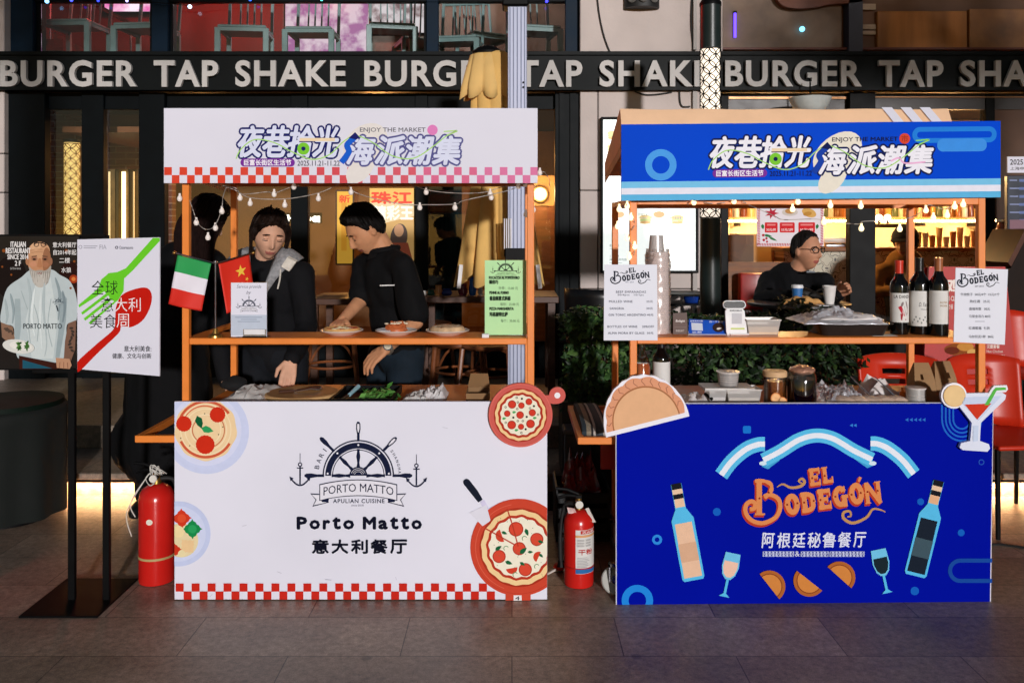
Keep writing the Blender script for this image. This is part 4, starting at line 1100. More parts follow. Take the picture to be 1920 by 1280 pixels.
m = MB(); m.box((X(180, 8), 7.4, Z(232, 8)), (X(330, 8), 8.85, Z(226, 8)), WARMW); m.box((X(180, 8), 7.4, Z(262, 8)), (X(330, 8), 8.85, Z(252, 8)), WOODW); tag(m.build('ceiling_soffit'), 'stepped wooden soffit over the lit display inside the window', 'soffit')

# aluminium mast and folded yellow parasol
ALU = mat('anodised_aluminium', '#A9AEC2', .5, metal=.25, var=.10, vs=3, stretch=(40, 40, .4), spec=.15)
YM = 4.75
t = thing('parasol_mast', 'tall square aluminium mast with grooved sides rising behind the white stall', 'mast', (X(970, YM), YM, 0))
m = MB(); x0, x1 = X(952, YM), X(988, YM)
m.box((x0, YM, .02), (x1, YM + .11, Z(12, YM)), ALU, .004)
for f in (.12, .3, .5, .7, .88): m.box((x0 + (x1 - x0) * f - .003, YM - .003, .03), (x0 + (x1 - x0) * f + .003, YM + .0005, Z(14, YM)), mat('groove_grey', '#747A8E', .5, metal=.2, spec=.1))
for py in (155, 164): m.cyl((x1 - .02, YM - .004, Z(py, YM)), (x1 - .02, YM, Z(py, YM)), .006, .006, BLACKM, 10)
m.build('pole', t)
m = MB(); m.box((x0 - .03, YM - .02, Z(12, YM)), (x1 + .01, YM + .13, Z(-40, YM)), BLACKM, .008); m.build('bracket', t)
m = MB(); m.box((x0 - .02, YM - .03, Z(468, YM) - .04), (x1 + .002, YM + .12, Z(466, YM)), BLACKM, .004); m.build('bracket', t)
m = MB(); m.box((X(947, YM - .05), YM - .06, Z(488, YM)), (X(990, YM - .05), YM - .032, Z(465, YM)), BLACKM, .004)
m.build('crank_box', t)
m = MB()
for k in range(4): m.box((X(945 + k * 4, YM), YM - .05, Z(466, YM)), (X(947 + k * 4, YM), YM - .03, Z(410, YM)), mat('pale_slat', '#D8D6D8' if 1 else '', .4))
m.build('crank_bars', t)
m = MB(); m.box((x0 - .2, YM - .2, 0), (x1 + .2, YM + .3, .02), BLACKM, .004); m.build('base', t)
YU = 4.98
GOLD = mat('mustard_canvas', '#E0B468', .85, var=.12, vs=6, bump=.2, bs=180)
cxu = X(930, YU); 
t = thing('folded_parasol', 'folded mustard yellow parasol hanging beside the aluminium mast', 'parasol', (cxu, YU, Z(96, YU)))
def parasol_ring(z, r, amp, nf, ph, cx=cxu, cy=YU, n=96, drop=0):
    out = []
    for k in range(n):
        a_ = 2 * math.pi * k / n
        s = abs(math.sin(nf * a_ / 2 + ph)) ** .7
        rr = r * (1 - amp + amp * s) + .006 * noise.noise((math.cos(a_) * 3, math.sin(a_) * 3, z * 5))
        out.append(Vector((cx + rr * math.cos(a_), cy + rr * .55 * math.sin(a_), z - drop * s)))
    return out
m = MB()
zs = lambda py: Z(py, YU)
prof = [(97, .075, 0), (104, .105, .06), (150, .125, .12), (205, .13, .2), (270, .14, .3), (340, .165, .38), (400, .2, .45), (450, .235, .5), (495, .275, .55)]
rg = [parasol_ring(zs(py), r, am, 8, .3 + (500 - py) * .0006, cx=cxu - .0 + (.02 if py > 300 else -.02), drop=(.13 if py == 495 else .05 if py == 450 else 0)) for py, r, am in prof]
m.rings(rg, GOLD, cap0=True, cap1=False); cn = m.build('canopy', t, smooth=70)
so = cn.modifiers.new('s', 'SOLIDIFY'); so.thickness = .004
m = MB(); rr = [parasol_ring(zs(py), r, am, 8, .9, cx=cxu - .05, drop=dr) for py, r, am, dr in ((96, .05, 0, 0), (104, .10, .05, 0), (130, .125, .15, 0), (158, .155, .25, .02), (172, .165, .35, .05))]
m.rings(rr, mat('mustard_canvas_top', '#E2BA74', .85, var=.1, vs=6, bump=.2, bs=180), cap1=False); vl = m.build('vent', t, smooth=70); vl.modifiers.new('s', 'SOLIDIFY').thickness = .004
m = MB(); m.lathe((cxu - .05, YU, zs(97)), [(.085, -.012), (.088, 0), (.06, .02), (.03, .035), (0, .036)], BLACKM, 24, sq=(1, .6)); m.build('cap', t)
for px in (862, 1011):
    xx = X(px, YU - .12)
    m = MB(); m.box((xx - .011, YU - .13, Z(541, YU - .12)), (xx + .011, YU - .12, Z(496, YU - .12)), mat('pale_rib', '#E6E4E4', .4), .001, M=Matrix.Translation((xx, YU, 1.2)) @ Matrix.Rotation(R(6 if px < 900 else -6), 4, 'Y') @ Matrix.Translation((-xx, -YU, -1.2))); m.build('rib', t)

# hedge in dark planters
LEAF = []
def leaf_cloud(m, n, sampler, size, seed):
    rnd = random.Random(seed)
    for _ in range(n):
        c, out = sampler(rnd)
        d = (out + Vector((rnd.uniform(-1, 1), rnd.uniform(-1, 1), rnd.uniform(-.3, 1))) * .8).normalized()
        u = d.orthogonal().normalized(); u = Matrix.Rotation(rnd.uniform(0, 6.28), 3, d) @ u; v = d.cross(u)
        s = size * rnd.uniform(.6, 1.25)
        mt = LEAF[rnd.choices(range(4), (4, 4, 2, 3))[0]]
        a, b = c - u * s * .5, c + u * s * .5
        m.face([a, c + v * s * .26 - d * s * .05, b, c - v * s * .26 - d * s * .05], mt)
PLG = mat('dark_planter', '#2B2E2E', .5, var=.2)
def planter(x0, x1, y0, y1, h, lab):
    t = thing('planter', lab, 'planter', ((x0 + x1) / 2, (y0 + y1) / 2, 0), 'dark planters under the hedge')
    m = MB(); w = .018
    m.box((x0, y0, .02), (x1, y0 + w, h), PLG, .003); m.box((x0, y1 - w, .02), (x1, y1, h), PLG, .003); m.box((x0, y0 + w, .02), (x0 + w, y1 - w, h), PLG, .003); m.box((x1 - w, y0 + w, .02), (x1, y1 - w, h), PLG, .003); m.box((x0 + w, y0 + w, .02), (x1 - w, y1 - w, .05), PLG)
    m.build('trough', t)
    m = MB(); m.box((x0 + w, y0 + w, h - .1), (x1 - w, y1 - w, h - .04), mat('potting_soil', '#2A1E16', .95, bump=.4)); m.build('soil', t)
    m = MB()
    for x in (x0 + .04, x1 - .08): m.box((x, y0 + .03, 0), (x + .04, y1 - .03, .02), BLACKM)
    m.build('foot', t)
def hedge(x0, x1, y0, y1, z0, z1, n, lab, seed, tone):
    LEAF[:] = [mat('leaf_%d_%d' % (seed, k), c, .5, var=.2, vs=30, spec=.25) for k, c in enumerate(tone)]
    t = thing('hedge', lab, 'hedge', ((x0 + x1) / 2, (y0 + y1) / 2, z0), 'hedge plants behind the blue stall')
    def smp(r):
        x = r.uniform(x0, x1); z = z0 + (z1 - z0) * r.random() ** .8
        top = z1 - .02 + .13 * noise.noise((x * 6, seed, 0)) + .03 * noise.noise((x * 19, seed, 3))
        if r.random() < .35: z = top - abs(r.gauss(0, .04)); y = r.uniform(y0, y1); o = Vector((0, -.3, 1))
        elif r.random() < .7: y = y0 + abs(r.gauss(0, .05)) - .02; o = Vector((0, -1, .3)); z = min(z, top)
        else: y = r.uniform(y0, y1); z = min(z, top); o = Vector((0, -.6, .5))
        e = min(x - x0, x1 - x)
        x += r.gauss(0, .025) 
        y += .04 * noise.noise((x * 5, z * 5, seed))
        return Vector((x, y, z)), o
    m = MB(); leaf_cloud(m, n, smp, .046, seed); m.build('foliage', t, smooth=0, fixn=False)
    m = MB(); rnd = random.Random(seed)
    for _ in range(26):
        x, y = rnd.uniform(x0 + .05, x1 - .05), rnd.uniform(y0 + .08, y1 - .05)
        m.tube([(x, y, z0 - .1), (x + rnd.uniform(-.04, .04), y, z0 + .15), (x + rnd.uniform(-.1, .1), y + rnd.uniform(-.05, .05), z1 - .05)], [.007, .005, .002], WOODD, 5)
    m.build('stem', t)
YH = 4.62
planter(.27, 1.20, YH, YH + .36, .56, 'dark planter under the hedge end next to the white stall'); planter(1.22, 1.90, YH, YH + .36, .56, 'dark planter hidden under the hedge behind the blue stall')
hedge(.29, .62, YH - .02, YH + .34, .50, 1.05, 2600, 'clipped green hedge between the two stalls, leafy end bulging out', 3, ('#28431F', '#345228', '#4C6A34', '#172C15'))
hedge(.60, 1.86, YH - .02, YH + .34, .50, 1.03, 5200, 'clipped green hedge behind the bottles of the blue stall', 5, ('#16280F', '#1F3418', '#3C5428', '#0C1A0A'))  # leaf colours darkened to hold the shade under the shelf

# red plastic chairs
REDP = mat('red_plastic', '#BE2C14', .38, var=.06, spec=.35)
def red_chair(x, y, rz, lab):
    t = thing('red_chair', lab, 'chair', (0, 0, 0), 'red plastic chairs beside the blue stall')
    m = MB()
    rows = []
    for j in range(13):
        zz = .46 + .325 * j / 12; row = []
        for k in range(17):
            an = R(-62 + 124 * k / 16)
            w = .20 + .012 * j / 12
            xx = w * math.sin(an) / math.sin(R(62)) ; yy = -.02 - (1 - math.cos(an)) * -.13 - .05 * j / 8 * 1.2
            top = .03 * math.cos(an * 1.3) if j == 12 else 0
            row.append((xx, -.2 + .14 * (1 - math.cos(an)) - .05 * j / 12, zz + top - (.05 if j == 0 else 0) * abs(math.sin(an))))
        rows.append(row)
    V = [[m.bm.verts.new(p) for p in r] for r in rows]; i = m.mi(REDP)
    for j in range(12):
        for k in range(16):
            if j in (7, 9) and k in (6, 7, 8, 9): continue
            m.bm.faces.new((V[j][k], V[j][k + 1], V[j + 1][k + 1], V[j + 1][k])).material_index = i
    b = m.build('backrest', t, smooth=60); b.modifiers.new('s', 'SOLIDIFY').thickness = .016
    m = MB(); m.box((-.21, -.2, .415), (.21, .25, .44), REDP, .02, seg=3); m.build('seat', t)
    for sx in (-1, 1):
        for sy in (-1, 1):
            m = MB(); m.cyl((sx * .19, .02 + sy * .19, .415), (sx * .23, .02 + sy * .25, 0), .014, .011, BLACKM, 10); m.build('leg', t)
    t.location = (x, y, 0); t.rotation_euler = (0, 0, rz)
    return t
rc = red_chair(2.05, 4.44, R(176), 'red plastic chair with slotted back behind the foil tray')
dup(rc, (2.53, 4.42, 0), R(186), 'red plastic chair at the edge of the blue stall, seat in view')
dup(rc, (X(1965, 5.3), 5.5, .14), R(200), 'red plastic chair further back by the dark counter')
# red A-board
t = thing('sandwich_board', 'red sandwich board with a burger picture behind the white menu card', 'sandwich board', (X(1815, 5.2), 5.2, 0))
YB = 5.25
m = MB(); m.prism([P(1728, 760, YB), P(1912, 760, YB), P(1885, 500, YB), P(1742, 500, YB)], (0, .02, 0), mat('red_board', '#B01E18', .45, var=.06)); bd = m.build('panel', t)
m = MB(); m.prism([(X(1728, YB), YB + .45, .14), (X(1912, YB), YB + .45, .14), (X(1885, YB), YB + .05, Z(502, YB)), (X(1742, YB), YB + .05, Z(502, YB))], (0, .015, 0), mat('red_board', '#B01E18')); m.build('rear_panel', t)
a = Art(plane_y(YB))
a.text('炸鸡', 1748, 522, 1800, 552, '#F2E4DC', bold=.03); a.text('CRUNCH CLUB', 1750, 545 + 10, 1800, 564, '#EADCD6', bold=.02); a.text('套餐 限时', 1776, 570, 1800, 580, '#EADCD6')
a.disc(1800, 655, 30, '#8A4A20', 20, ry=12); a.disc(1810, 650, 16, '#C88A40', 16, ry=8); a.disc(1785, 657, 14, '#6A2A18', 16, ry=7); a.disc(1825, 660, 12, '#D8A860', 16, ry=6)
a.text('汉堡套餐', 1850, 646, 1874, 653, '#E8D8CE', bold=.02); a.text('Hot Chicken', 1850, 656, 1880, 661, '#E8D8CE'); a.text('burger combo', 1850, 664, 1884, 669, '#E8D8CE')
a.disc(1864, 676, 9, '#EFE6E0', 16)
a.build('text_print', bd)

# black round table, seated guest's things
BK = mat('black_laminate', '#0E0E10', .35)
YT = 5.85; xt, zt = X(1497, YT), Z(566, YT)
t = thing('bistro_table', 'black round table behind the hedge with cups and a bread on it', 'table', (xt, YT, .28))
m = MB(); m.lathe((xt, YT, zt - .02), [(0, -.004), (.33, -.004), (.338, .004), (.338, .016), (.333, .02), (0, .02)], BK, 40); m.build('tabletop', t)
m = MB(); m.cyl((xt, YT, .30), (xt, YT, zt - .02), .03, .03, BLACKM); m.build('leg', t)
m = MB(); m.lathe((xt, YT, .281), [(0, .0), (.24, 0), (.24, .01), (.05, .03), (0, .031)], BLACKM, 32); m.build('base', t)
m = MB(); m.lathe((X(1495, 5.75), 5.75, zt), [(0, 0), (.026, 0), (.036, .10), (.036, .101)], mat('cup_blue', '#2F6AA8', .5)); c_ = m.build('paper_cup'); tag(c_, 'blue paper cup with a white lid on the black round table', 'cup', 'cups on the round table')
m = MB(); m.lathe((X(1495, 5.75), 5.75, zt + .1), [(.038, .001), (.04, .008), (.036, .022), (.033, .024), (0, .024)], mat('white_lid', '#E8E8EA', .4)); m.build('lid', c_)
m = MB(); m.lathe((X(1555, 5.7), 5.7, zt), [(0, 0), (.03, 0), (.044, .12), (.041, .12), (.03, .005), (0, .005)], mat('white_paper_cup', '#E0DCD8', .5)); tag(m.build('paper_cup'), 'plain white paper cup held at the edge of the black round table', 'cup', 'cups on the round table')
m = MB()
n = 20; rg = []
for k in range(n + 1):
    u = k / n; w = .052 * math.sin(math.pi * min(.98, max(.02, u))) ** .5 * (1 - .25 * u)
    rg.append([Vector((X(1466, 5.6) + .29 * u, 5.6 + w * 1.1 * math.cos(q) + .04 * u, zt + max(.003, w * .62 * (1 + math.sin(q)) + .006 * math.sin(u * 24)))) for q in [2 * math.pi * j / 14 for j in range(14)]])
m.rings(rg, mat('baked_bread', '#C9975A', .7, var=.25, vs=25, bump=.2)); tag(m.build('bread_loaf'), 'long pale bread loaf lying on the black round table', 'bread')
m = MB(); m.box((X(1530, 5.58), 5.52, zt + .001), (X(1548, 5.58), 5.64, zt + .004), mat('white_paper', '#E4E2E4', .7)); tag(m.build('napkin'), 'white napkin by the bread on the black round table', 'napkin')
m = MB()
rg = []
for k in range(13):
    u = k / 12; w = .075 * math.sin(math.pi * (.12 + .82 * u)) ** .6
    rg.append([Vector((X(1500, 5.76) + .26 * u, 5.80 + w * math.cos(q), zt + .005 + (.115 * (1 - u * .8)) * .5 * (1 + math.sin(q)))) for q in [2 * math.pi * j / 12 for j in range(12)]])
m.rings(rg, mat('black_leather', '#17130F', .4, bump=.2, bs=90)); hb = tag(m.build('handbag'), 'black handbag lying on the round table behind the bread', 'bag')
m = MB(); m.tube(spline([(X(1520, 5.72), 5.71, zt + .06), (X(1545, 5.7), 5.70, zt + .10), (X(1570, 5.72), 5.72, zt + .03)], 5), .006, mat('black_leather')); m.build('strap', hb)

# black bistro chairs on the terrace
def bistro_chair(x, y, z, rz, lab, mt, grp, name='bistro_chair', bent=False):
    t = thing(name, lab, 'stool' if bent else 'chair', (0, 0, 0), grp)
    if bent:
        m = MB(); m.lathe((0, 0, .44), [(0, 0), (.19, 0), (.205, .012), (.2, .028), (0, .022)], mt, 28); m.build('seat', t)
        for sx, sy in ((-1, -1), (1, -1), (-1, 1), (1, 1)):
            m = MB(); m.tube([(sx * .15, sy * .15, .445), (sx * .17, sy * .175, .2), (sx * .19, sy * .2, 0)], [.017, .015, .012], mt, 8); m.build('leg', t)
        m = MB()
        for s in (-1, 1): m.tube(spline([(s * .17, -.17, .22), (s * .10, -.17, .36), (0, -.175, .41)], 5), .009, mt, 6)
        m.tube([(math.cos(2 * math.pi * k / 24) * .165, math.sin(2 * math.pi * k / 24) * .165, .27) for k in range(24)], .009, mt, 6, closed=True); m.build('stretcher', t)
    else:
        m = MB(); m.box((-.2, -.2, .43), (.2, .2, .455), mt, .012, seg=2); m.build('seat', t)
        for sx in (-1, 1):
            for sy in (-1, 1):
                m = MB(); m.cyl((sx * .17, sy * .17, .43), (sx * .2, sy * .21, 0), .012, .01, BLACKM, 8); m.build('leg', t)
        m = MB(); rows = []
        for j in range(6):
            rows.append([Vector((.2 * math.sin(R(-60 + 120 * k / 12)), .2 - .08 * (1 - math.cos(R(-60 + 120 * k / 12))) * 1.6 + .02 * j / 5, .5 + .3 * j / 5)) for k in range(13)])
        V = [[m.bm.verts.new(p) for p in r] for r in rows]; i = m.mi(mt)
        for j in range(5):
            for k in range(12): m.bm.faces.new((V[j][k], V[j][k + 1], V[j + 1][k + 1], V[j + 1][k])).material_index = i
        m.build('backrest', t, smooth=60).modifiers.new('s', 'SOLIDIFY').thickness = .012
        m = MB()
        for s in (-1, 1): m.cyl((s * .15, .185, .44), (s * .17, .2, .56), .01, .01, BLACKM, 8)
        m.build('back_support', t)
    t.location = (x, y, z); t.rotation_euler = (0, 0, rz)
    return t
G1 = 'black chairs on the terrace'
bc = bistro_chair(X(1118, 6.0), 6.0, .28, R(150), 'black shell chair against the masonry behind the hedge end', BK, G1)
dup(bc, (X(1478, 6.25), 6.22, .28), R(-70), 'black shell chair under the seated guest at the round table')
# console with blue pot behind the payment stand
t = thing('side_table', 'dark slatted side table below the lit menu board carrying a blue pot', 'table', (X(1280, 6.5), 6.5, .28))
m = MB()
for py in (548, 566): m.box((X(1180, 6.5), 6.3, Z(py, 6.5) - .012), (X(1318, 6.5), 6.7, Z(py, 6.5)), BLACKM)
m.build('tabletop', t)
for px in (1184, 1312):
    for yy in (6.32, 6.66): 
        m = MB(); m.box((X(px, 6.5) - .012, yy, .28), (X(px, 6.5) + .012, yy + .024, Z(548, 6.5) - .013), BLACKM); m.build('leg', t)
m = MB(); m.lathe((X(1297, 6.45), 6.45, Z(566, 6.5) + .001), [(0, 0), (.05, 0), (.062, .03), (.062, .055), (.068, .058), (.06, .06), (.05, .01), (0, .01)], mat('cobalt_enamel', '#1A3F9A', .25)); tag(m.build('pot'), 'small cobalt blue pot on the side table beside the street lamp', 'pot')

# dark wooden tables and bentwood chairs behind the white stall
BENT = mat('bentwood', '#7A4526', .35, var=.25, vs=6, stretch=(1, 1, 3))
def wood_table(px0, px1, py, y, depth, lab):
    z = Z(py, y); x0, x1 = X(px0, y), X(px1, y)
    t = thing('dining_table', lab, 'table', ((x0 + x1) / 2, y, .28), 'wooden tables on the terrace')
    m = MB(); m.box((x0, y, z - .045), (x1, y + depth, z), WOODD, .004); m.build('tabletop', t)
    for x in (x0 + .05, x1 - .05):
        for yy in (y + .05, y + depth - .05): 
            m = MB(); m.box((x - .025, yy - .025, .28), (x + .025, yy + .025, z - .046), WOODD); m.build('leg', t)
    return z
zt1 = wood_table(782, 1048, 556, 6.05, .62, 'dark wooden table behind the yellow parasol, jars and a blue vase on top')
zt2 = wood_table(574, 735, 560, 6.15, .62, 'dark wooden table seen between the woman and the man')
G2 = 'bentwood stools on the terrace'
bw = bistro_chair(X(862, 5.75), 5.72, .28, R(180), 'bentwood stool with arched braces below the dark table, behind the green menu', BENT, G2, 'bentwood_stool', True)
dup(bw, (X(920, 5.6), 5.6, .28), R(168), 'bentwood stool nearest the aluminium mast')
dup(bw, (X(622, 5.95), 5.95, .28), R(190), 'bentwood stool between the two cooks')
dup(bw, (X(800, 6.9), 6.85, .28), R(20), 'bentwood stool on the far side of the dark table')
for px, r0, h, c, kind, lab in ((886, .028, .13, '#1E5FA8', 'vase', 'tall blue glass vase on the dark wooden table'), (868, .035, .08, '#6A2436', 'jar', 'dark red jar next to the blue vase'), (838, .04, .045, '#2A3A7A', 'bowl', 'small navy bowl on the dark wooden table'), (822, .028, .07, '#C98A50', 'jar', 'tan jar beside the navy bowl'), (808, .03, .035, '#2E5A4A', 'jar', 'small green jar on the dark wooden table'), (901, .018, .06, '#B8AFA8', 'jar', 'little grey jar right of the blue vase'), (795, .02, .03, '#D8D4D0', 'jar', 'tiny white jar at the end of the dark table')):
    m = MB(); m.lathe((X(px, 6.2), 6.2, zt1), [(0, 0), (r0 * .8, 0), (r0, h * .3), (r0 * .75, h * .75), (r0 * .9, h), (r0 * .8, h), (r0 * .6, h * .7), (0, h * .2)], mat('glaze_' + c.strip('#'), c, .2, var=.15, vs=30), 16); tag(m.build(kind), lab, kind, 'jars on the dark table')

# posters on the windows
def wposter(px0, py0, px1, py1, y, lab, base, draw, name='poster', emit=0):
    t = thing(name, lab, 'poster', P((px0 + px1) / 2, py1, y))
    m = MB(); m.box(P(px0, py1, y), P(px1, py0, y + .006), base); s = m.build('sheet', t)
    a = Art(plane_y(y)); draw(a); a.build('artwork_print', s)
    return t
YELP = mat('yellow_poster', '#C9A257', .5, var=.10, emit=.45, ecol='#F0BE5A')
def dpost(a):
    a.emit = .45
    a.rect(693, 380, 776, 489, '#D9C49A'); a.poly([(693, 425), (776, 405), (776, 489), (693, 489)], '#C29A5C')
    a.text('珠江', 697, 360, 772, 382, '#E4442A', bold=.05); a.text('精彩王', 700, 386, 774, 412, '#F6EEDC', bold=.04)
    a.ell(748, 445, 16, 26, 8, '#4A3A34'); a.ell(748, 432, 9, 12, 0, '#B98A66'); a.poly([(728, 489), (735, 455), (765, 455), (774, 489)], '#7A3A28')
    a.text('新品上市', 700, 468, 728, 476, '#8A2A18', bold=.02)
wposter(693, 353, 776, 489, 6.93, 'yellow window poster with red and white lettering behind the man', YELP, dpost)
def dpost2(a):
    a.emit = .45
    a.rect(632, 359, 661, 494, '#D9A63A'); a.rect(640, 380, 650, 470, '#D0922A')
    a.text('新', 636, 366, 656, 380, '#D8401E', bold=.03)
m_ = wposter(629, 356, 664, 497, 6.93, 'narrow yellow panel in the window at the back of the man\'s head', mat('brown_poster_edge', '#5A3A1C', .5), dpost2)
NEON = mat('neon_white', '#FFF4E0', .4, var=0, emit=2.2)  # glowing letters added in place of a neon reflection
t = thing('neon_reflection', 'small white glowing letters standing for neon mirrored in the glass above the woman', 'sign', P(560, 415, 7.6))
vs, fs = text_mesh('HHHMI', .05)
m = MB(); bx = max(v[0] for v in vs); ay, by = min(v[1] for v in vs), max(v[1] for v in vs)
vv = [m.bm.verts.new(P(518 + v[0] / bx * 82, 414 - (v[1] - ay) / (by - ay) * 12 + v[0] / bx * 3, 7.6)) for v in vs]; i = m.mi(NEON)
for f in fs:
    try: m.bm.faces.new([vv[k] for k in f]).material_index = i
    except ValueError: pass
m.build('lettering', t, smooth=0)
m = MB(); m.box(P(514, 419, 7.61), P(604, 399, 7.63), BLACKM); m.build('backing', t)
def dmenu(a):
    a.L += 1
    for k in range(40):
        for yy in (385, 456): a.raw([(1420 + k * 3.1, yy), (1421.6 + k * 3.1, yy), (1420.6 + k * 3.1, yy + 5), (1419 + k * 3.1, yy + 5)], ink('#C0303A'))
    for k in range(24):
        for xx in (1420, 1538.5): a.raw([(xx, 386 + k * 3.1), (xx + 5, 384.5 + k * 3.1), (xx + 5, 386.1 + k * 3.1), (xx, 387.6 + k * 3.1)], ink('#C0303A'))
    st = [(1447 + (14 if k % 2 == 0 else 6) * math.cos(math.pi * k / 7), 400 + (11 if k % 2 == 0 else 5) * math.sin(math.pi * k / 7)) for k in range(14)]
    a.poly(st, '#B8283C'); a.ell(1481, 398, 15, 7, 0, '#CFC6BE'); a.ell(1481, 396, 9, 5, 0, '#C08A50'); a.ell(1517, 399, 14, 8, 20, '#D9A95C'); a.ell(1514, 401, 8, 4, -10, '#C08A3C')
    for x0, x1, tx in ((1434, 1458, '30元/杯'), (1462, 1490, '55元/2杯'), (1497, 1528, '99元/4杯')):
        a.poly(rrect(x0, 417, x1, 436, 2), '#D2262C'); a.text(tx, x0 + 3, 428, x1 - 3, 433.5, '#F4DADA', bold=.02)
        a.rect(x0 + 4, 420, x1 - 4, 423, '#E88A88')
    a.polys([leaf(1440, 442, 8, 2.5, 10), leaf(1449, 448, 9, 2.2, 25), leaf(1430, 425, 5, 3, 80), leaf(1532, 425, 5, 3, 100)], '#2E7A46')
    a.discs([(1431, 441, 2.5), (1437, 447, 2.2), (1432, 450, 2.5), (1438, 453, 2), (1530, 441, 2.5), (1533, 447, 2.2)], '#B02030', 10)
wposter(1419, 384, 1544, 462, 6.88, 'white candy striped winter menu poster above the seated guest', mat('poster_white', '#DCD4DA', .5, var=.02), dmenu, emit=0)

# bar inside the right-hand shop
t = thing('bar_counter', 'bar counter with patterned tile front inside the bright shop', 'counter', (X(1640, 8.1), 8.2, .29))
TILE = bpy.data.materials.new('arabesque_tiles'); TILE.use_nodes = True
nt = TILE.node_tree; b0 = nt.nodes['Principled BSDF']; tc = nt.nodes.new('ShaderNodeTexCoord'); sx = nt.nodes.new('ShaderNodeSeparateXYZ'); nt.links.new(tc.outputs['Object'], sx.inputs[0])
def mth(op, *ins):
    n = nt.nodes.new('ShaderNodeMath'); n.operation = op
    for i, v in enumerate(ins):
        if isinstance(v, (int, float)): n.inputs[i].default_value = v
        else: nt.links.new(v, n.inputs[i])
    return n.outputs[0]
k_ = 2 * math.pi / .16
u_, v_ = mth('MULTIPLY', sx.outputs[0], k_), mth('MULTIPLY', sx.outputs[2], k_)
w1 = mth('ADD', mth('COSINE', u_), mth('COSINE', v_))
w2 = mth('MULTIPLY', mth('COSINE', mth('MULTIPLY', u_, 2)), mth('COSINE', mth('MULTIPLY', v_, 2)))
w3 = mth('ABSOLUTE', mth('ADD', w1, mth('MULTIPLY', w2, .7)))
fac = mth('LESS_THAN', mth('ABSOLUTE', mth('SUBTRACT', w3, .55)), .16)
mx = nt.nodes.new('ShaderNodeMix'); mx.data_type = 'RGBA'; nt.links.new(fac, mx.inputs[0]); mx.inputs[6].default_value = lin('#C9B79C') + (1,); mx.inputs[7].default_value = lin('#4E3B2E') + (1,)
nt.links.new(mx.outputs[2], b0.inputs['Base Color']); b0.inputs['Roughness'].default_value = .35
m = MB(); m.box((X(1470, 8.1), 8.1, .292), (X(1850, 8.1), 8.6, Z(471, 8.1)), TILE); m.build('tile_front', t)
m = MB(); m.box((X(1464, 8.1), 8.04, Z(471, 8.1)), (X(1855, 8.1), 8.66, Z(464, 8.1)), WOODW, .004); m.build('worktop', t)
t = thing('back_shelf', 'long lit shelf of jars along the cream wall of the shop', 'shelf', (X(1600, 9.2), 9.3, 1.5))
m = MB(); m.box((X(1362, 9.2), 9.2, Z(412, 9.2)), (X(1850, 9.2), 9.5, Z(407, 9.2)), CREAM); m.build('board', t)
m = MB(); m.box((X(1362, 9.2), 9.22, Z(416, 9.2)), (X(1850, 9.2), 9.26, Z(412.2, 9.2)), LEDW); m.build('strip_light', t)
m = MB()
for px in (1390, 1500, 1620, 1740, 1840):
    m = MB(); m.box((X(px, 9.2), 9.3, Z(424, 9.2)), (X(px, 9.2) + .02, 9.5, Z(416.2, 9.2)), BLACKM); m.build('bracket', t)
rnd = random.Random(4)
zsft = Z(407, 9.2)
cols = ['#A8682C', '#D8CBB0', '#7A3A20', '#C9A25A', '#5A6A4A', '#E0D8C8', '#8A5A30']
names = {'#A8682C': 'amber', '#D8CBB0': 'ivory', '#7A3A20': 'russet', '#C9A25A': 'honey', '#5A6A4A': 'olive', '#E0D8C8': 'white', '#8A5A30': 'brown'}
k = 0
for px in list(range(1368, 1420, 13)) + list(range(1546, 1590, 11)) + list(range(1640, 1846, 12)):
    c = cols[k % 7]; h = rnd.uniform(.12, .26); r0 = rnd.uniform(.028, .05)
    m = MB(); m.lathe((X(px, 9.35), 9.35, zsft), [(0, 0), (r0, 0), (r0, h * .65), (r0 * .5, h * .8), (r0 * .5, h), (0, h)], mat('jar_' + c.strip('#'), c, .25, var=.15), 12)
    tag(m.build('storage_jar'), '%s jar in the row on the lit back shelf of the shop' % names[c], 'jar', 'jars on the lit back shelf'); k += 1
room_lamp('pendant_lamp', 'clear bulb pendant over the bar, on the street lamp side', (X(1450, 8.3), 8.3, 2.05), '#FFC782', 95)
room_lamp('pendant_lamp', 'clear bulb pendant over the bar behind the capped barkeeper', (X(1760, 8.6), 8.55, 2.05), '#FFBE74', 85)
for px, lab in ((1648, 'round white globe lamp on the bar next to the black column'), (1664, 'round white globe lamp on the bar towards the barkeeper')):
    t = thing('globe_lamp', lab, 'lamp', P(px, 420, 8.0), 'globe lamps over the bar')
    m = MB(); m.ball(P(px, 408, 8.0), .032, mat('globe_glow', '#FFF3E0', .4, var=0, emit=3)); m.build('globe', t)
    m = MB(); m.cyl(P(px, 420, 8.0), P(px, 413, 8.0), .012, .012, CHROME, 10); m.build('base', t)
m = MB(); m.box(P(1641, 420.3, 7.93) , P(1690, 427, 8.06), WOODW); tag(m.build('wall_bracket'), 'short wooden ledge carrying the two globe lamps', 'ledge')
t = thing('side_cabinet', 'tan cabinet standing at the cream wall behind the street lamp', 'cabinet', P(1425, 600, 8.4))
m = MB(); m.box(P(1386, 600, 8.4), P(1466, 438, 8.8), mat('tan_cabinet', '#B98A4E', .5, var=.08)); m.build('body', t)
m = MB(); m.box(P(1362, 600, 8.35), P(1390, 440, 8.8), BRN); m.build('side_panel', t)
t = thing('banquette', 'red upholstered bench seen through the window left of the seated guest', 'bench', P(1410, 700, 7.5))
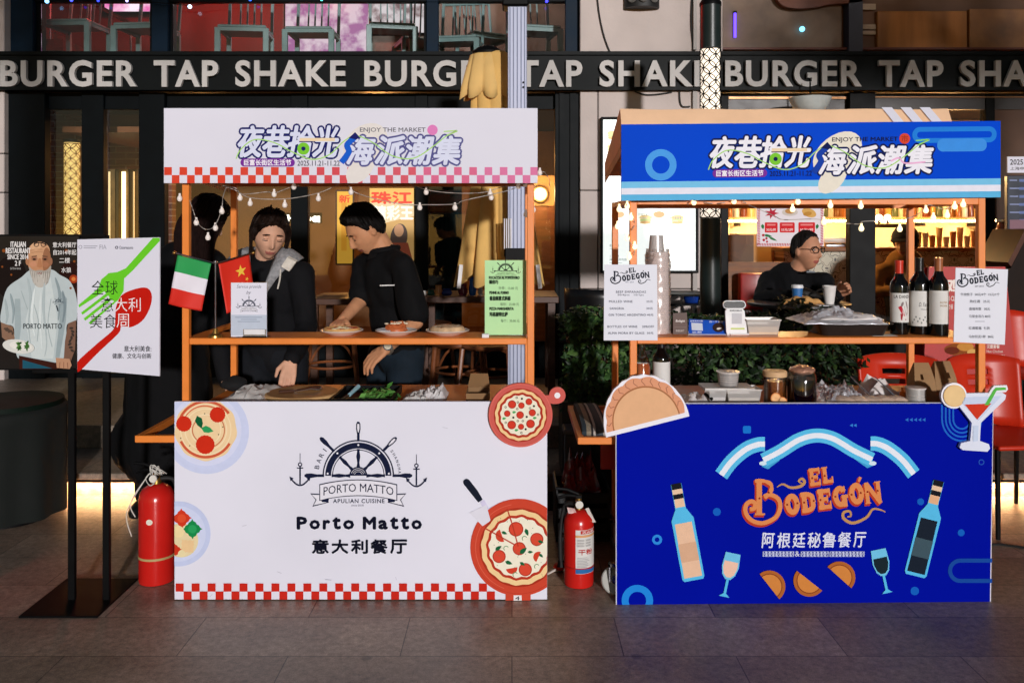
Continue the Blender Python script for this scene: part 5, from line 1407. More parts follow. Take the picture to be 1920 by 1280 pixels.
m = MB(); m.box((X(1388, 7.4), 7.4, .8), (X(1465, 7.4), 7.5, Z(512, 7.4)), mat('red_leather', '#A3201C', .4), .02, seg=2); m.build('backrest', t)
m = MB(); m.box((X(1388, 7.4), 7.505, .62), (X(1465, 7.4), 7.95, .78), mat('red_leather', '#A3201C'), .02, seg=2); m.build('seat', t)
m = MB(); m.box((X(1362, 7.6), 7.56, .3), (X(1466, 7.6), 7.6, Z(491, 7.6)), WOODW); m.build('back_panel', t)
# espresso machine and glasses on the bar
t = thing('coffee_machine', 'white and steel coffee machine on the bar beside the black column', 'coffee machine', P(1565, 464, 8.3))
m = MB(); m.box(P(1548, 464, 8.25), P(1588, 456, 8.5), CHROME, .01); m.build('base', t)
m = MB(); m.box(P(1545, 456, 8.2), P(1590, 445, 8.5), mat('machine_white', '#D8D2C6', .35), .015, seg=2); m.build('body', t)
rnd = random.Random(9)
for k in range(9):
    px = 1722 + k * 13; c = ['#E8C890', '#D8E0D8', '#C98A4A'][k % 3]; h = rnd.uniform(.1, .2); r0 = .03
    m = MB(); m.lathe((X(px, 8.3), 8.3, Z(464, 8.1)), [(0, 0), (r0 * .7, 0), (r0, h), (r0 * .9, h), (0, .01)], mat('bar_glass_' + c.strip('#'), c, .1, var=.1, spec=.8), 12)
    tag(m.build('bar_glass'), '%s tumbler in the row on the bar behind the tall bottles' % ['honey', 'clear', 'amber'][k % 3], 'glass', 'glasses on the bar')
# bowl pendant under the fascia
xb, yb = X(1519, 6.7), 6.7
t = thing('bowl_pendant', 'white bowl pendant lamp peeking out above the peach canopy', 'lamp', (xb, yb, Z(186, yb)))
m = MB(); m.lathe((xb, yb, Z(184, yb)), [(0, -.14), (.07, -.125), (.13, -.07), (.162, 0), (.158, 0), (.126, -.066), (.068, -.12), (0, -.134)], mat('bowl_white', '#C9CFCC', .5), 32); m.build('lamp_shade', t)
m = MB(); m.cyl((xb, yb, Z(184, yb) - .13), (xb, yb, FZ0 + .05), .006, .006, BLACKM, 8); m.build('cord', t)
# wall lamp right of the parasol
t = thing('wall_lamp', 'round glowing wall lamp inside the window beside the yellow parasol', 'lamp', P(1013, 364, 7.5))
m = MB(); m.lathe((0, 0, 0), [(0, .0), (.052, .0), (.058, .012), (.04, .04), (0, .045)], mat('opal_glow', '#FFF0D8', .4, var=.02, emit=1.5, ecol='#FFE6C0'), 24, Matrix.Rotation(R(90), 4, 'X')); bmesh.ops.transform(m.bm, matrix=Matrix.Translation(P(1013, 364, 7.5)), verts=m.bm.verts); m.build('diffuser', t)
m = MB(); m.lathe((0, 0, 0), [(0, -.03), (.066, -.03), (.066, -.002), (0, -.002)], mat('brass', '#B08A4A', .3, metal=.9), 24, Matrix.Rotation(R(90), 4, 'X')); bmesh.ops.transform(m.bm, matrix=Matrix.Translation(P(1013, 364, 7.5)), verts=m.bm.verts); m.build('back_plate', t)
l = bpy.data.lights.new('wall_lamp', 'POINT'); l.energy = 9; l.color = lin('#FFC98A'); l.shadow_soft_size = .05
o = bpy.data.objects.new('lamp_light', l); COL.objects.link(o); o.parent = t; o.location = (0, -.15, 0)
m = MB(); m.box(P(985, 800, 7.56), P(1046, 388, 7.60), WOODW); m.box(P(985, 386, 7.56), P(1046, 330, 7.60), mat('light_oak', '#C99A60', .5, var=.15)); tag(m.build('wooden_partition'), 'wooden partition carrying the round wall lamp behind the window', 'partition')
m = MB(); m.box(P(776, 640, 7.2), P(866, 345, 7.24), mat('teal_curtain', '#1A2628', .9, var=.45, vs=6, stretch=(8, 1, .4), spec=.05)); 
tag(m.build('curtain_panel'), 'grey teal curtain panel in the window behind the yellow parasol', 'curtain')

# grey metal chairs upstairs
GCH = mat('grey_green_metal', '#7E9796', .4, var=.1)
def metal_chair():
    t = thing('metal_chair', '', 'chair', (0, 0, 0), 'grey metal chairs in the upstairs window')
    m = MB(); m.box((-.2, -.2, .425), (.2, .2, .45), GCH, .008); m.box((-.2, -.2, .395), (.2, -.17, .425), GCH); m.box((-.2, -.17, .40), (-.175, .2, .425), GCH); m.box((.175, -.17, .40), (.2, .2, .425), GCH); m.build('seat', t)
    for sx in (-1, 1):
        m = MB(); m.box((sx * .2 - .024, -.201, 0), (sx * .2 + .024, -.165, .424), GCH, .004); m.build('leg', t)
        m = MB(); m.box((sx * .185 - .02, .165, 0), (sx * .185 + .02, .2, .424), GCH, .004); m.build('leg', t)
    m = MB()
    for sx in (-1, 1): m.box((sx * .185 - .013, .175, .45), (sx * .185 + .013, .2, .86), GCH, .003, M=Matrix.Translation((0, .19, .45)) @ Matrix.Rotation(R(-9), 4, 'X') @ Matrix.Translation((0, -.19, -.45)))
    for k in range(4): m.box((-.09 + k * .06 - .007, .18, .455), (-.09 + k * .06 + .007, .195, .83), GCH, .002, M=Matrix.Translation((0, .19, .45)) @ Matrix.Rotation(R(-9), 4, 'X') @ Matrix.Translation((0, -.19, -.45)))
    m.box((-.17, .178, .82), (.17, .197, .86), GCH, .003, M=Matrix.Translation((0, .19, .45)) @ Matrix.Rotation(R(-9), 4, 'X') @ Matrix.Translation((0, -.19, -.45)))
    m.build('backrest', t)
    m = MB(); m.box((-.18, -.19, .15), (-.17, .19, .165), GCH); m.box((.17, -.19, .15), (.18, .19, .165), GCH); m.box((-.18, .0, .15), (.18, .012, .165), GCH); m.build('stretcher', t)
    return t
UPS = [(122, 35, 7.45, -4, 'grey metal chair upstairs nearest the pale masonry edge'), (258, 41, 7.5, -6, 'grey metal chair upstairs half hidden by the navy column'), (448, 46, 7.5, 6, 'grey metal chair upstairs before the red-lit wall, next to the handrail'), (577, 49, 7.6, 0, 'grey metal chair upstairs before the violet screen'), (728, 42, 7.7, 10, 'grey metal chair upstairs before the pale screen'), (856, 66, 7.6, -8, 'grey metal chair upstairs over the yellow parasol top'), (1000, 46, 7.5, 12, 'grey metal chair upstairs behind the aluminium mast'), (905, 60, 8.0, 30, 'grey metal chair upstairs set back between parasol and mast'), (780, 70, 8.3, 200, 'slatted grey metal chair upstairs turned away by the navy column')]
mc = None
for px, py, y, rz, lab in UPS:
    loc = (X(px, y - .2), y, Z(py, y - .2) - .45)
    if mc is None: mc = metal_chair(); mc.location = loc; mc.rotation_euler = (0, 0, R(rz)); mc['label'] = lab
    else: dup(mc, loc, R(rz), lab)
# menu boards at the far edge
t = thing('menu_screen', 'dark blue screen menu of small text lines at the edge of the dark counter', 'menu board', P(1905, 480, 6.3))
m = MB(); m.box(P(1889, 478, 6.3), P(2010, 330, 6.34), mat('navy_screen', '#131C30', .3, emit=.03, ecol='#1B2A55'), .004); s_ = m.build('panel', t)
a = Art(plane_y(6.3))
for k in range(9): a.rect(1893, 337 + k * 15, 1893 + 14 + (k * 7) % 12, 339.5 + k * 15, '#8A94B8' if k < 5 else '#B8707A'); a.rect(1911, 336 + k * 15, 1950, 341 + k * 15, '#6A7AAA')
a.rect(1893, 412, 1960, 440, '#8A6A74'); a.rect(1895, 445, 1950, 470, '#6A2A3A')
a.build('menu_print', s_)
m = MB(); m.box(P(1889, 324, 6.29), P(1990, 294, 6.3), WHITEB); nt_ = tag(m.build('notice_sheet'), 'white notice sheet reading 2025 above the dark blue screen', 'notice')
a = Art(plane_y(6.29)); a.text('2025', 1894, 299, 1918, 309, '#26262C', bold=.02); a.text('上海申花 主场', 1894, 313, 1950, 319, '#4A4A50', bold=.01); a.build('text_print', nt_)
t = thing('dark_counter', 'dark wooden service counter with sloping side at the edge behind the red chairs', 'counter', (X(1910, 5.9), 6.0, .28))
m = MB(); m.prism([P(1866, 640, 6.0), P(1990, 640, 6.0), P(1990, 440, 6.0), P(1926, 442, 6.0), P(1897, 500, 6.0), P(1880, 520, 6.0)], (0, .35, 0), mat('ebony_wood', '#1E120C', .5, var=.3, spec=.1)); m.build('side_panel', t)
m = MB(); m.prism([P(1890, 492, 5.95), P(1922, 430, 5.95), P(1990, 428, 5.95), P(1990, 440, 5.95), P(1926, 442, 5.95), P(1896, 500, 5.95)], (0, .40, 0), mat('walnut_edge', '#4A2614', .4, var=.2, spec=.2)); m.build('worktop', t)
m = MB(); m.box(P(1866, 760, 6.1), P(2000, 640, 6.4), BLACKM); m.build('base', t)
t = thing('drink_dispenser', 'amber drink dispenser glowing behind the dark counter', 'dispenser', P(1880, 480, 6.8))
m = MB(); m.lathe((X(1881, 6.75), 6.75, Z(478, 6.75)), [(0, 0), (.05, 0), (.05, .20), (.04, .25), (0, .25)], mat('amber_glass', '#C0602A', .15, var=.3, vs=14), 18); m.build('tank', t)
m = MB(); m.lathe((X(1881, 6.75), 6.75, Z(478, 6.75) + .25), [(.04, 0.001), (.055, .01), (.055, .03), (0, .04)], CHROME, 18); m.build('lid', t)
m = MB(); m.box(P(1868, 487, 6.65), P(1900, 479, 6.85), WOODW); m.build('base', t)
# covered table in the dark corner, lit from the step
t = thing('covered_table', 'dark green cloth covered round table in the gloom beside the black poster stand', 'table', (X(20, 4.45), 4.45, 0))
DGR = mat('dark_green_cloth', '#060C09', .9, var=.2)
m = MB(); xg = X(15, 4.45)
def clothring(z, r, am): return [Vector((xg + r * (1 + am * math.sin(9 * 2 * math.pi * k / 72)) * math.cos(2 * math.pi * k / 72), 4.45 + r * (1 + am * math.sin(9 * 2 * math.pi * k / 72)) * math.sin(2 * math.pi * k / 72), z)) for k in range(72)]
m.rings([clothring(z, r, am) for z, r, am in ((.03, .27, .05), (.3, .27, .04), (.52, .275, .02), (.56, .285, 0), (.58, .27, 0))], DGR); m.build('tablecloth', t, smooth=60)
m = MB(); m.cyl((xg, 4.45, .58), (xg, 4.45, .605), .26, .26, mat('dark_green_top', '#0C1812', .6, spec=.1), 40); m.build('tabletop', t)
m = MB(); m.cyl((xg, 4.45, 0), (xg, 4.45, .029), .2, .2, BLACKM, 30); m.build('base', t)

# street trees on the photographer's side: they shade the ends of the facade and show mirrored in the glass
TLEAF = [mat('tree_leaf_%d' % k, c, .6, var=.2, vs=8, spec=.2) for k, c in enumerate(('#2E4A22', '#3E5E2C', '#223A1A'))]
def street_tree(x, y, cz, rx, ry, rz, n, lab, seed):
    t = thing('street_tree', lab, 'tree', (x, y, 0), 'street trees across the pavement')
    m = MB(); rnd = random.Random(seed); BARK = mat('tree_bark', '#4A4038', .9, var=.3, bump=.5, bs=30)
    m.tube([(x, y, 0), (x + .05, y, 1.4), (x - .03, y, 2.8), (x, y, cz)], [.16, .13, .11, .07], BARK, 10)
    for k in range(9):
        a_ = rnd.random() * 6.28; p = Vector((x, y, cz - .9 + .2 * k)); m.tube([p, p + Vector((math.cos(a_) * rx * .4, math.sin(a_) * ry * .4, .3)), p + Vector((math.cos(a_) * rx * .8, math.sin(a_) * ry * .8, .5))], [.05, .03, .012], BARK, 6)
    m.build('trunk', t)
    m = MB(); cl = [Vector((x + rnd.uniform(-1, 1) * rx * .75, y + rnd.uniform(-1, 1) * ry * .75, cz + rnd.uniform(-.7, .8) * rz)) for _ in range(26)]
    for _ in range(n):
        c = rnd.choice(cl) + Vector((rnd.gauss(0, .33), rnd.gauss(0, .33), rnd.gauss(0, .26)))
        d = Vector((rnd.uniform(-1, 1), rnd.uniform(-1, 1), rnd.uniform(-.2, 1))).normalized(); u = d.orthogonal().normalized(); v = d.cross(u); q = rnd.uniform(.05, .10)
        m.face([c - u * q, c + v * q * .5, c + u * q, c - v * q * .5], TLEAF[rnd.randrange(3)])
    m.build('crown', t, smooth=0, fixn=False)
street_tree(6.4, -3.2, 5.3, 2.1, 1.5, 1.6, 6500, 'leafy street tree on the photographer\'s side, facing the amber upstairs panels', 5)
street_tree(-1.3, -3.4, 5.6, 1.7, 1.4, 1.5, 5000, 'leafy street tree on the photographer\'s side, facing the upstairs chairs', 8)
# ================================================================ things on the stalls
ZS1, ZS2, ZC = 1.045, 1.052, .75
def acrylic(name='acrylic'): return glassy('clear_acrylic', (.99, .99, .99), .03)
# table flags
YG = 3.475
t = thing('table_flags', 'green white red and red starred table flags crossed on a brass stand', 'flags', (X(404, YG), 3.515, ZS1))
BRASS = mat('brass', '#B08A4A', .3, metal=.9)
m = MB(); m.lathe((X(404, 3.515), 3.515, ZS1), [(0, 0), (.028, 0), (.027, .008), (.014, .016), (.008, .035), (0, .036)], BRASS, 24); m.build('base', t)
m = MB(); m.cyl((X(404, 3.515), 3.515, ZS1 + .03), P(404, 492, YG), .0035, .0035, CHROME, 8); m.ball(P(404, 491, YG), .007, CHROME, 10); m.build('pole', t)
m = MB(); m.cyl(P(328, 474, YG), P(404, 494, YG), .0035, .0035, CHROME, 8); m.ball(P(327, 474, YG), .008, BRASS, 10); m.cyl(P(404, 494, YG), P(474, 474, 3.62), .0035, .0035, CHROME, 8); m.ball(P(475, 474, 3.62), .008, BRASS, 10); m.build('crossbar', t)
def flag(c00, c10, c01, c11, cols, name, yy=(YG, YG), stars=False):
    Yu = lambda u: yy[0] + (yy[1] - yy[0]) * u
    """corners: top-left, top-right, bottom-left, bottom-right in photo pixels"""
    N, K = 16, 24
    m = MB(); V = []
    for j in range(K + 1):
        v = j / K; row = []
        for i in range(N + 1):
            u = i / N
            px = (c00[0] * (1 - u) + c10[0] * u) * (1 - v) + (c01[0] * (1 - u) + c11[0] * u) * v
            py = (c00[1] * (1 - u) + c10[1] * u) * (1 - v) + (c01[1] * (1 - u) + c11[1] * u) * v
            row.append(m.bm.verts.new(P(px, py, Yu(u)) + Vector((0, .008 * math.sin(u * 5 + v * 2) * (v + .15) - .004, 0))))
        V.append(row)
    for j in range(K):
        for i in range(N):
            f = m.bm.faces.new((V[j][i], V[j][i + 1], V[j + 1][i + 1], V[j + 1][i]))
            f.material_index = m.mi(mat('satin_' + cols[int(j / K * len(cols))].strip('#'), cols[int(j / K * len(cols))], .6, var=.04))
    o = m.build(name, t, smooth=80); o.modifiers.new('s', 'SOLIDIFY').thickness = .0012
    if stars:
        a = Art(lambda u, v: P((c00[0] * (1 - u) + c10[0] * u) * (1 - v) + (c01[0] * (1 - u) + c11[0] * u) * v, (c00[1] * (1 - u) + c10[1] * u) * (1 - v) + (c01[1] * (1 - u) + c11[1] * u) * v, Yu(u)) + Vector((0, .008 * math.sin(u * 5 + v * 2) * (v + .15) - .004, 0)), base=.0025)
        def star(u, v, r, d): a.raw([(u + r * 1.25 * (1 if k % 2 == 0 else .4) * math.cos(R(d + 36 * k)), v + r * .85 * (1 if k % 2 == 0 else .4) * math.sin(R(d + 36 * k))) for k in range(10)], ink('#F2C84A'))
        star(.68, .28, .15, -90)
        for u, v in ((.40, .50), (.52, .58), (.72, .57), (.84, .47)): star(u, v, .05, -60)
        a.build('stars', o)
m = MB(); 
flag((334, 478), (397, 494), (315, 570), (378, 583), ['#1F9A4E', '#E6E2EC', '#D92A1C'], 'flag')
flag((410, 493), (468, 477), (424, 588), (480, 568), ['#DC2A16'], 'flag', (3.513, 3.62), stars=True)
# acrylic sign
def acrylic_card(lab, px0, px1, py0, py1, y, zbase, sheet, draw, cat='sign', foot=True, name='table_sign'):
    t = thing(name, lab, cat, ((X(px0, y) + X(px1, y)) / 2, y, zbase))
    m = MB(); m.box((X(px0, y), y + .001, zbase + .004), (X(px1, y), y + .0028, Z(py0, y)), sheet); s = m.build('card', t)
    a = Art(plane_y(y + .001)); draw(a); a.build('text_print', s)
    m = MB(); m.box((X(px0, y) - .003, y + .0045, zbase + .003), (X(px1, y) + .003, y + .0065, Z(py0, y) + .003), acrylic()); m.build('acrylic_sleeve', t)
    m = MB(); m.box((X(px0, y) - .003, y - .014, zbase), (X(px1, y) + .003, y + .05, zbase + .003), acrylic()); m.build('base', t)
    return t
def d1(a):
    a.rect(433, 590, 500, 629, '#BFC8D8')
    a.text('Service provide', 444, 534, 490, 542, '#6A6A78', shear=.3); a.text('by', 462, 545, 471, 553, '#6A6A78', shear=.3)
    wheel_logo(a, 467, 574, .19, '#3A3E50', '#E4E2EC', False)
    for k, (x0, x1) in enumerate(((441, 492), (452, 482), (446, 488))): a.rect(x0, 594 + k * 4, x1, 595.2 + k * 4, '#8E98AC')
acrylic_card('white acrylic card with a ship wheel emblem on the shelf by the table flags', 433, 500, 530, 629, 3.502, ZS1, WHITEB, d1)
m = MB(); m.box((X(455, 3.49), 3.487, ZS1 + .0035), (X(498, 3.49), 3.5, ZS1 + .0075), BLACKM); m.box((X(455, 3.49), 3.496, ZS1 + .0075), (X(498, 3.49), 3.499, ZS1 + .035), mat('steel_clip', '#B8BCC4', .25, metal=.8)); m.box((X(457, 3.49), 3.494, ZS1 + .014), (X(496, 3.49), 3.4955, ZS1 + .034), mat('white_paper', '#E4E2E4', .7)); tag(m.build('card_holder'), 'small dark card holder with a white slip before the acrylic card', 'card holder')
GRN = mat('pale_green_paper', '#B5E3A6', .6, var=.03)
def d2(a):
    wheel_logo(a, 948, 508, .22, '#2E3A2E', '#B5E3A6', False)
    for tx, x0, x1, y0, y1, b in (('FOCACCIA AL POMODORO', 917, 974, 518, 523, .04), ('福佳巧', 917, 934, 525, 532, .04), ('外带：15.00 元', 935, 971, 537, 543, 0), ('PENNE AL FORNO', 918, 954, 546, 551, .04), ('番茄焗意式斜面', 918, 957, 555, 563, .04), ('每份：25.00 元', 938, 973, 567, 573, 0), ('PIZZA MARGHERITA', 918, 963, 576, 581, .04), ('玛格丽特比萨', 918, 952, 585, 593, .04), ('每个：35.00 元', 939, 974, 598, 604, 0)):
        a.text(tx, x0, y0, x1, y1, '#16241A' if b else '#5E7A5E', fat=.35 if b else 0, nf=4)
acrylic_card('pale green menu card upright on the shelf of the white stall', 909, 987, 488, 627, 3.56, ZS1, GRN, d2, 'menu', name='menu_card')
m = MB(); m.box(P(904, 633, 3.5), P(917, 625, 3.52), mat('white_paper', '#E4E2E4')); tag(m.build('price_tag'), 'tiny white price tag at the foot of the green menu card', 'price tag')
# plates on the shelf
PLATE = mat('white_porcelain', '#E6E2DC', .2, spec=.6, var=.02)
def plate(px, py, y, r, lab, food):
    c = Vector((X(px, y), y, ZS1))
    t = thing('plate', lab, 'plate', c, 'plates of food on the shelf')
    m = MB(); m.lathe(c, [(0, .0), (r * .55, 0), (r * .62, .004), (r * .98, .018), (r, .021), (r * .97, .022), (r * .6, .008), (0, .007)], PLATE, 36); m.build('dish', t)
    food(t, c, r)
def f_pizza(t, c, r):
    m = MB(); m.lathe(c + Vector((0, 0, .014)), [(0, 0), (r * .8, .0), (r * .86, .008), (r * .8, .016), (r * .7, .010), (0, .010)], mat('pizza_crust', '#D9A566', .7, var=.2, vs=30, bump=.2), 32); m.build('crust', t)
    m = MB()
    for k in range(26):
        a_, rr = random.random() * 6.28, r * .68 * random.random() ** .5
        m.ball(c + Vector((rr * math.cos(a_), rr * math.sin(a_), .026)), (.012, .012, .004), mat('melted_cheese', '#EBD9B0', .45) if k % 2 else mat('tomato_sauce', '#B8402A', .4), 8)
    m.build('topping', t)
def f_pasta(t, c, r):
    m = MB(); rnd = random.Random(5)
    for k in range(70):
        a0 = rnd.random() * 6.28; h = rnd.uniform(.02, .055); rr = rnd.uniform(.01, r * .5)
        pts = [c + Vector((rr * math.cos(a0 + q) * rnd.uniform(.8, 1.2), rr * math.sin(a0 + q) * .9, h + rnd.uniform(-.008, .008) - rr * .25)) for q in (0, .8, 1.6, 2.4)]
        m.tube(spline(pts, 4), .0034, mat('penne_sauce', '#C4683A', .4, var=.25, vs=60), 6)
    for k in range(14): m.ball(c + Vector((rnd.gauss(0, r * .22), rnd.gauss(0, r * .22), .05)), (.009, .009, .004), mat('grated_cheese', '#EFDCC0', .6), 6)
    m.ball(c + Vector((0, 0, .018)), (r * .5, r * .5, .03), mat('penne_sauce', '#C4683A'), 14); m.build('pasta', t)
    m = MB(); m.prism([c + Vector((-r * .95, -.02, .016)), c + Vector((-r * .2, -.05, .02)), c + Vector((-r * .3, .02, .03)), c + Vector((-r * .8, .03, .022))], (0, 0, .002), mat('white_paper', '#E4E2E4')); m.build('napkin', t)
def f_flat(t, c, r):
    m = MB(); m.lathe(c + Vector((0, 0, .012)), [(0, 0), (r * .75, 0), (r * .82, .01), (r * .7, .024), (r * .3, .03), (0, .03)], mat('flat_bread', '#D8B48C', .7, var=.35, vs=28, bump=.3, bs=50), 28); m.build('flatbread', t)
    m = MB(); rnd = random.Random(8)
    for k in range(30):
        a_, rr = rnd.random() * 6.28, r * .65 * rnd.random() ** .5
        m.ball(c + Vector((rr * math.cos(a_), rr * math.sin(a_), .042 - rr * .12)), (.011, .008, .003), mat('browned_spot', '#8A4E2E', .5) if k % 2 else mat('grated_cheese', '#EFDCC0'), 7)
    m.build('topping', t)
plate(641, 622, 3.6, .090, 'white plate of small pizza, in front of the man\'s hand', f_pizza)
plate(743, 620, 3.6, .088, 'white plate of saucy pasta with a napkin in the middle of the shelf', f_pasta)
plate(839, 622, 3.6, .092, 'white plate of golden flatbread next to the green menu card', f_flat)

# on the white stall's counter
PAPER = mat('crumpled_paper', '#DDDAD6', .8, var=.05, bump=.3, bs=30)
def crumple(name, lab, cat, x0, x1, y0, y1, z, h, mt, seed, n=18, sharp=1.):
    m = MB(); V = []
    for j in range(n + 1):
        row = []
        for i in range(n + 1):
            u, v = i / n, j / n
            e = min(u, 1 - u, v, 1 - v) * 4
            q = noise.noise((u * 3 + seed, v * 3, seed)) * .5 + (abs(noise.noise((u * 8, v * 8 + seed, 2))) * .7 + abs(noise.noise((u * 19 + seed, v * 19, 5))) * .45) * sharp * .7
            row.append(m.bm.verts.new((x0 + (x1 - x0) * u + .012 * noise.noise((v * 5, seed, 1)), y0 + (y1 - y0) * v + .012 * noise.noise((u * 5, seed, 7)), z + .003 + h * max(.0, min(1, e) * (.45 + q) + .1 * q + .05))))
        V.append(row)
    i_ = m.mi(mt)
    for j in range(n):
        for i in range(n): m.bm.faces.new((V[j][i], V[j][i + 1], V[j + 1][i + 1], V[j + 1][i])).material_index = i_
    o = m.build(name, None, smooth=28); o.modifiers.new('s', 'SOLIDIFY').thickness = .0015
    return tag(o, lab, cat)
crumple('paper_sheet', 'crumpled white paper under the edge of the round board', 'paper', X(425, 3.75), X(520, 3.75), 3.56, 3.96, ZC, .05, PAPER, 3)
m = MB()
vs = m.ball((X(436, 3.9), 3.92, ZC + .03), (.06, .05, .035), mat('black_cloth', '#101012', .9, bump=.3), 20)
for v in vs: v.co += Vector((0, 0, .012 * noise.noise(v.co * 22))); v.co.z = max(v.co.z, ZC + .002)
tag(m.build('black_cloth'), 'black cloth bundled at the back of the white stall\'s counter', 'cloth')
BW = mat('round_board_wood', '#DDB27A', .5, var=.2, vs=4, bump=.1, stretch=(1, 7, 7))
cB = Vector((X(565, 3.72), 3.74, ZC + .012)); 
t = thing('round_board', 'round wooden pizza board on the white stall\'s counter', 'board', cB)
m = MB(); m.lathe(cB, [(0, 0), (.155, 0), (.16, .004), (.16, .014), (.154, .018), (0, .018)], BW, 48); m.build('board', t)
m = MB(); m.lathe(cB + Vector((0, 0, .0182)), [(.146, .0), (.150, .0), (.150, .0008), (.146, .0008)], mat('board_groove', '#A87C4C', .6), 48); m.build('groove', t)
t = thing('serving_tongs', 'metal serving tongs with wooden grip lying on the round board', 'tongs', cB + Vector((.03, 0, .02)))
m = MB()
for s in (-1, 1): m.tube([cB + Vector((-.03, -.02 + s * .004, .024)), cB + Vector((.04, .0 + s * .012, .036)), cB + Vector((.075, .012 + s * .016, .03))], [.003, .0045, .007], CHROME, 6)
m.build('arm', t)
m = MB(); m.tube([cB + Vector((-.09, -.045, .024)), cB + Vector((-.03, -.02, .026))], [.008, .006], WOODD, 8); m.build('handle', t)
t = thing('pizza_knife', 'knife with a wooden handle lying across the round board', 'knife', cB + Vector((0, .05, .02)))
m = MB(); m.tube([cB + Vector((.02, .06, .024)), cB + Vector((.07, .085, .026))], [.007, .008], WOODW, 8); m.build('handle', t)
m = MB(); m.prism([cB + Vector(p) for p in ((-.06, .02, .021), (.02, .055, .021), (.018, .065, .021), (-.04, .035, .021))], (0, 0, .002), CHROME); m.build('blade', t)
t = thing('black_tray', 'black tray of basil leaves on the white stall\'s counter', 'tray', (X(690, 3.7), 3.72, ZC))
m = MB(); x0, x1 = X(632, 3.7), X(744, 3.7); y0, y1 = 3.56, 3.88
m.box((x0, y0, ZC + .001), (x1, y1, ZC + .008), BLACKM, .003); m.box((x0, y0, ZC + .008), (x1, y0 + .008, ZC + .035), BLACKM); m.box((x0, y1 - .008, ZC + .008), (x1, y1, ZC + .035), BLACKM); m.box((x0, y0 + .008, ZC + .008), (x0 + .008, y1 - .008, ZC + .035), BLACKM); m.box((x1 - .008, y0 + .008, ZC + .008), (x1, y1 - .008, ZC + .035), BLACKM); m.build('tray', t)
m = MB(); rnd = random.Random(2)
for k in range(120):
    c = Vector((X(705, 3.7) + rnd.gauss(0, .04), 3.7 + rnd.gauss(0, .06), ZC + .018 + abs(rnd.gauss(0, .012))))
    d = Vector((rnd.uniform(-1, 1), rnd.uniform(-1, 1), rnd.uniform(.3, 1.5))).normalized(); u = d.orthogonal().normalized(); v = d.cross(u); s = rnd.uniform(.012, .024)
    m.face([c - u * s, c + v * s * .5, c + u * s, c - v * s * .5], mat('basil_%d' % (k % 2), ('#4F8A3A', '#6DA552')[k % 2], .45))
tag(m.build('basil_leaves', smooth=0, fixn=False), 'heap of fresh basil leaves in the black tray', 'basil')
t = thing('spatula', 'spatula with pale blue handle resting on the black tray', 'spatula', (X(655, 3.6), 3.6, ZC + .03))
m = MB(); m.tube([P(655, 740, 3.66), P(672, 724, 3.74)], [.008, .010], mat('pale_blue_plastic', '#8FB8C4', .35), 10); m.build('handle', t)
m = MB(); m.tube([P(640, 748, 3.6), P(655, 740, 3.66)], [.004, .004], CHROME, 8); m.build('shaft', t)
crumple('napkin_stack', 'folded white napkins on the counter beyond the black tray', 'napkins', X(752, 3.65), X(812, 3.65), 3.56, 3.8, ZC, .04, PAPER, 6)
crumple('napkin_stack', 'white cloth napkin with raised corner at the brown box', 'napkins', X(790, 3.72), X(838, 3.72), 3.62, 3.86, ZC, .06, mat('white_cloth', '#E2DEDE', .85, var=.04, bump=.2), 9)
t = thing('kraft_box', 'open brown kraft box beside the pizza paddle cutout', 'box', (X(895, 3.7), 3.7, ZC))
KR = mat('kraft_card', '#8A6844', .8, var=.08)
m = MB(); x0, x1 = X(876, 3.7), X(918, 3.7)
m.box((x0, 3.6, ZC + .001), (x1, 3.75, ZC + .003), KR); m.box((x0, 3.6, ZC + .003), (x1, 3.603, ZC + .05), KR); m.box((x0, 3.747, ZC + .003), (x1, 3.75, ZC + .05), KR); m.box((x0, 3.603, ZC + .003), (x0 + .003, 3.747, ZC + .05), KR); m.box((x1 - .003, 3.603, ZC + .003), (x1, 3.747, ZC + .05), KR); m.build('body', t)
m = MB(); m.prism([(x0, 3.752, ZC + .05), (x1, 3.752, ZC + .05), (x1 - .01, 3.80, ZC + .1), (x0 + .01, 3.80, ZC + .1)], (0, .002, 0), KR); m.build('lid', t)
# striped folded cloth on the blue stall's side tray
STR = bpy.data.materials.new('striped_weave'); STR.use_nodes = True; nt = STR.node_tree; b0 = nt.nodes['Principled BSDF']; tc = nt.nodes.new('ShaderNodeTexCoord'); sx = nt.nodes.new('ShaderNodeSeparateXYZ'); nt.links.new(tc.outputs['Object'], sx.inputs[0])
fr = nt.nodes.new('ShaderNodeMath'); fr.operation = 'MULTIPLY'; fr.inputs[1].default_value = 8.5; nt.links.new(sx.outputs[0], fr.inputs[0]); f2 = nt.nodes.new('ShaderNodeMath'); f2.operation = 'FRACT'; nt.links.new(fr.outputs[0], f2.inputs[0])
cr = nt.nodes.new('ShaderNodeValToRGB'); cr.color_ramp.interpolation = 'CONSTANT'
for k, (p, c) in enumerate(((0, '#59606A'), (.16, '#D4CCC4'), (.24, '#3A2A30'), (.32, '#C8BEB4'), (.42, '#2E3E48'), (.58, '#A99A84'), (.74, '#2A2226'), (.82, '#DDD4CC'), (.9, '#4A525C'))):
    e = cr.color_ramp.elements[k] if k < 2 else cr.color_ramp.elements.new(p)
    e.position = p; e.color = lin(c) + (1,)
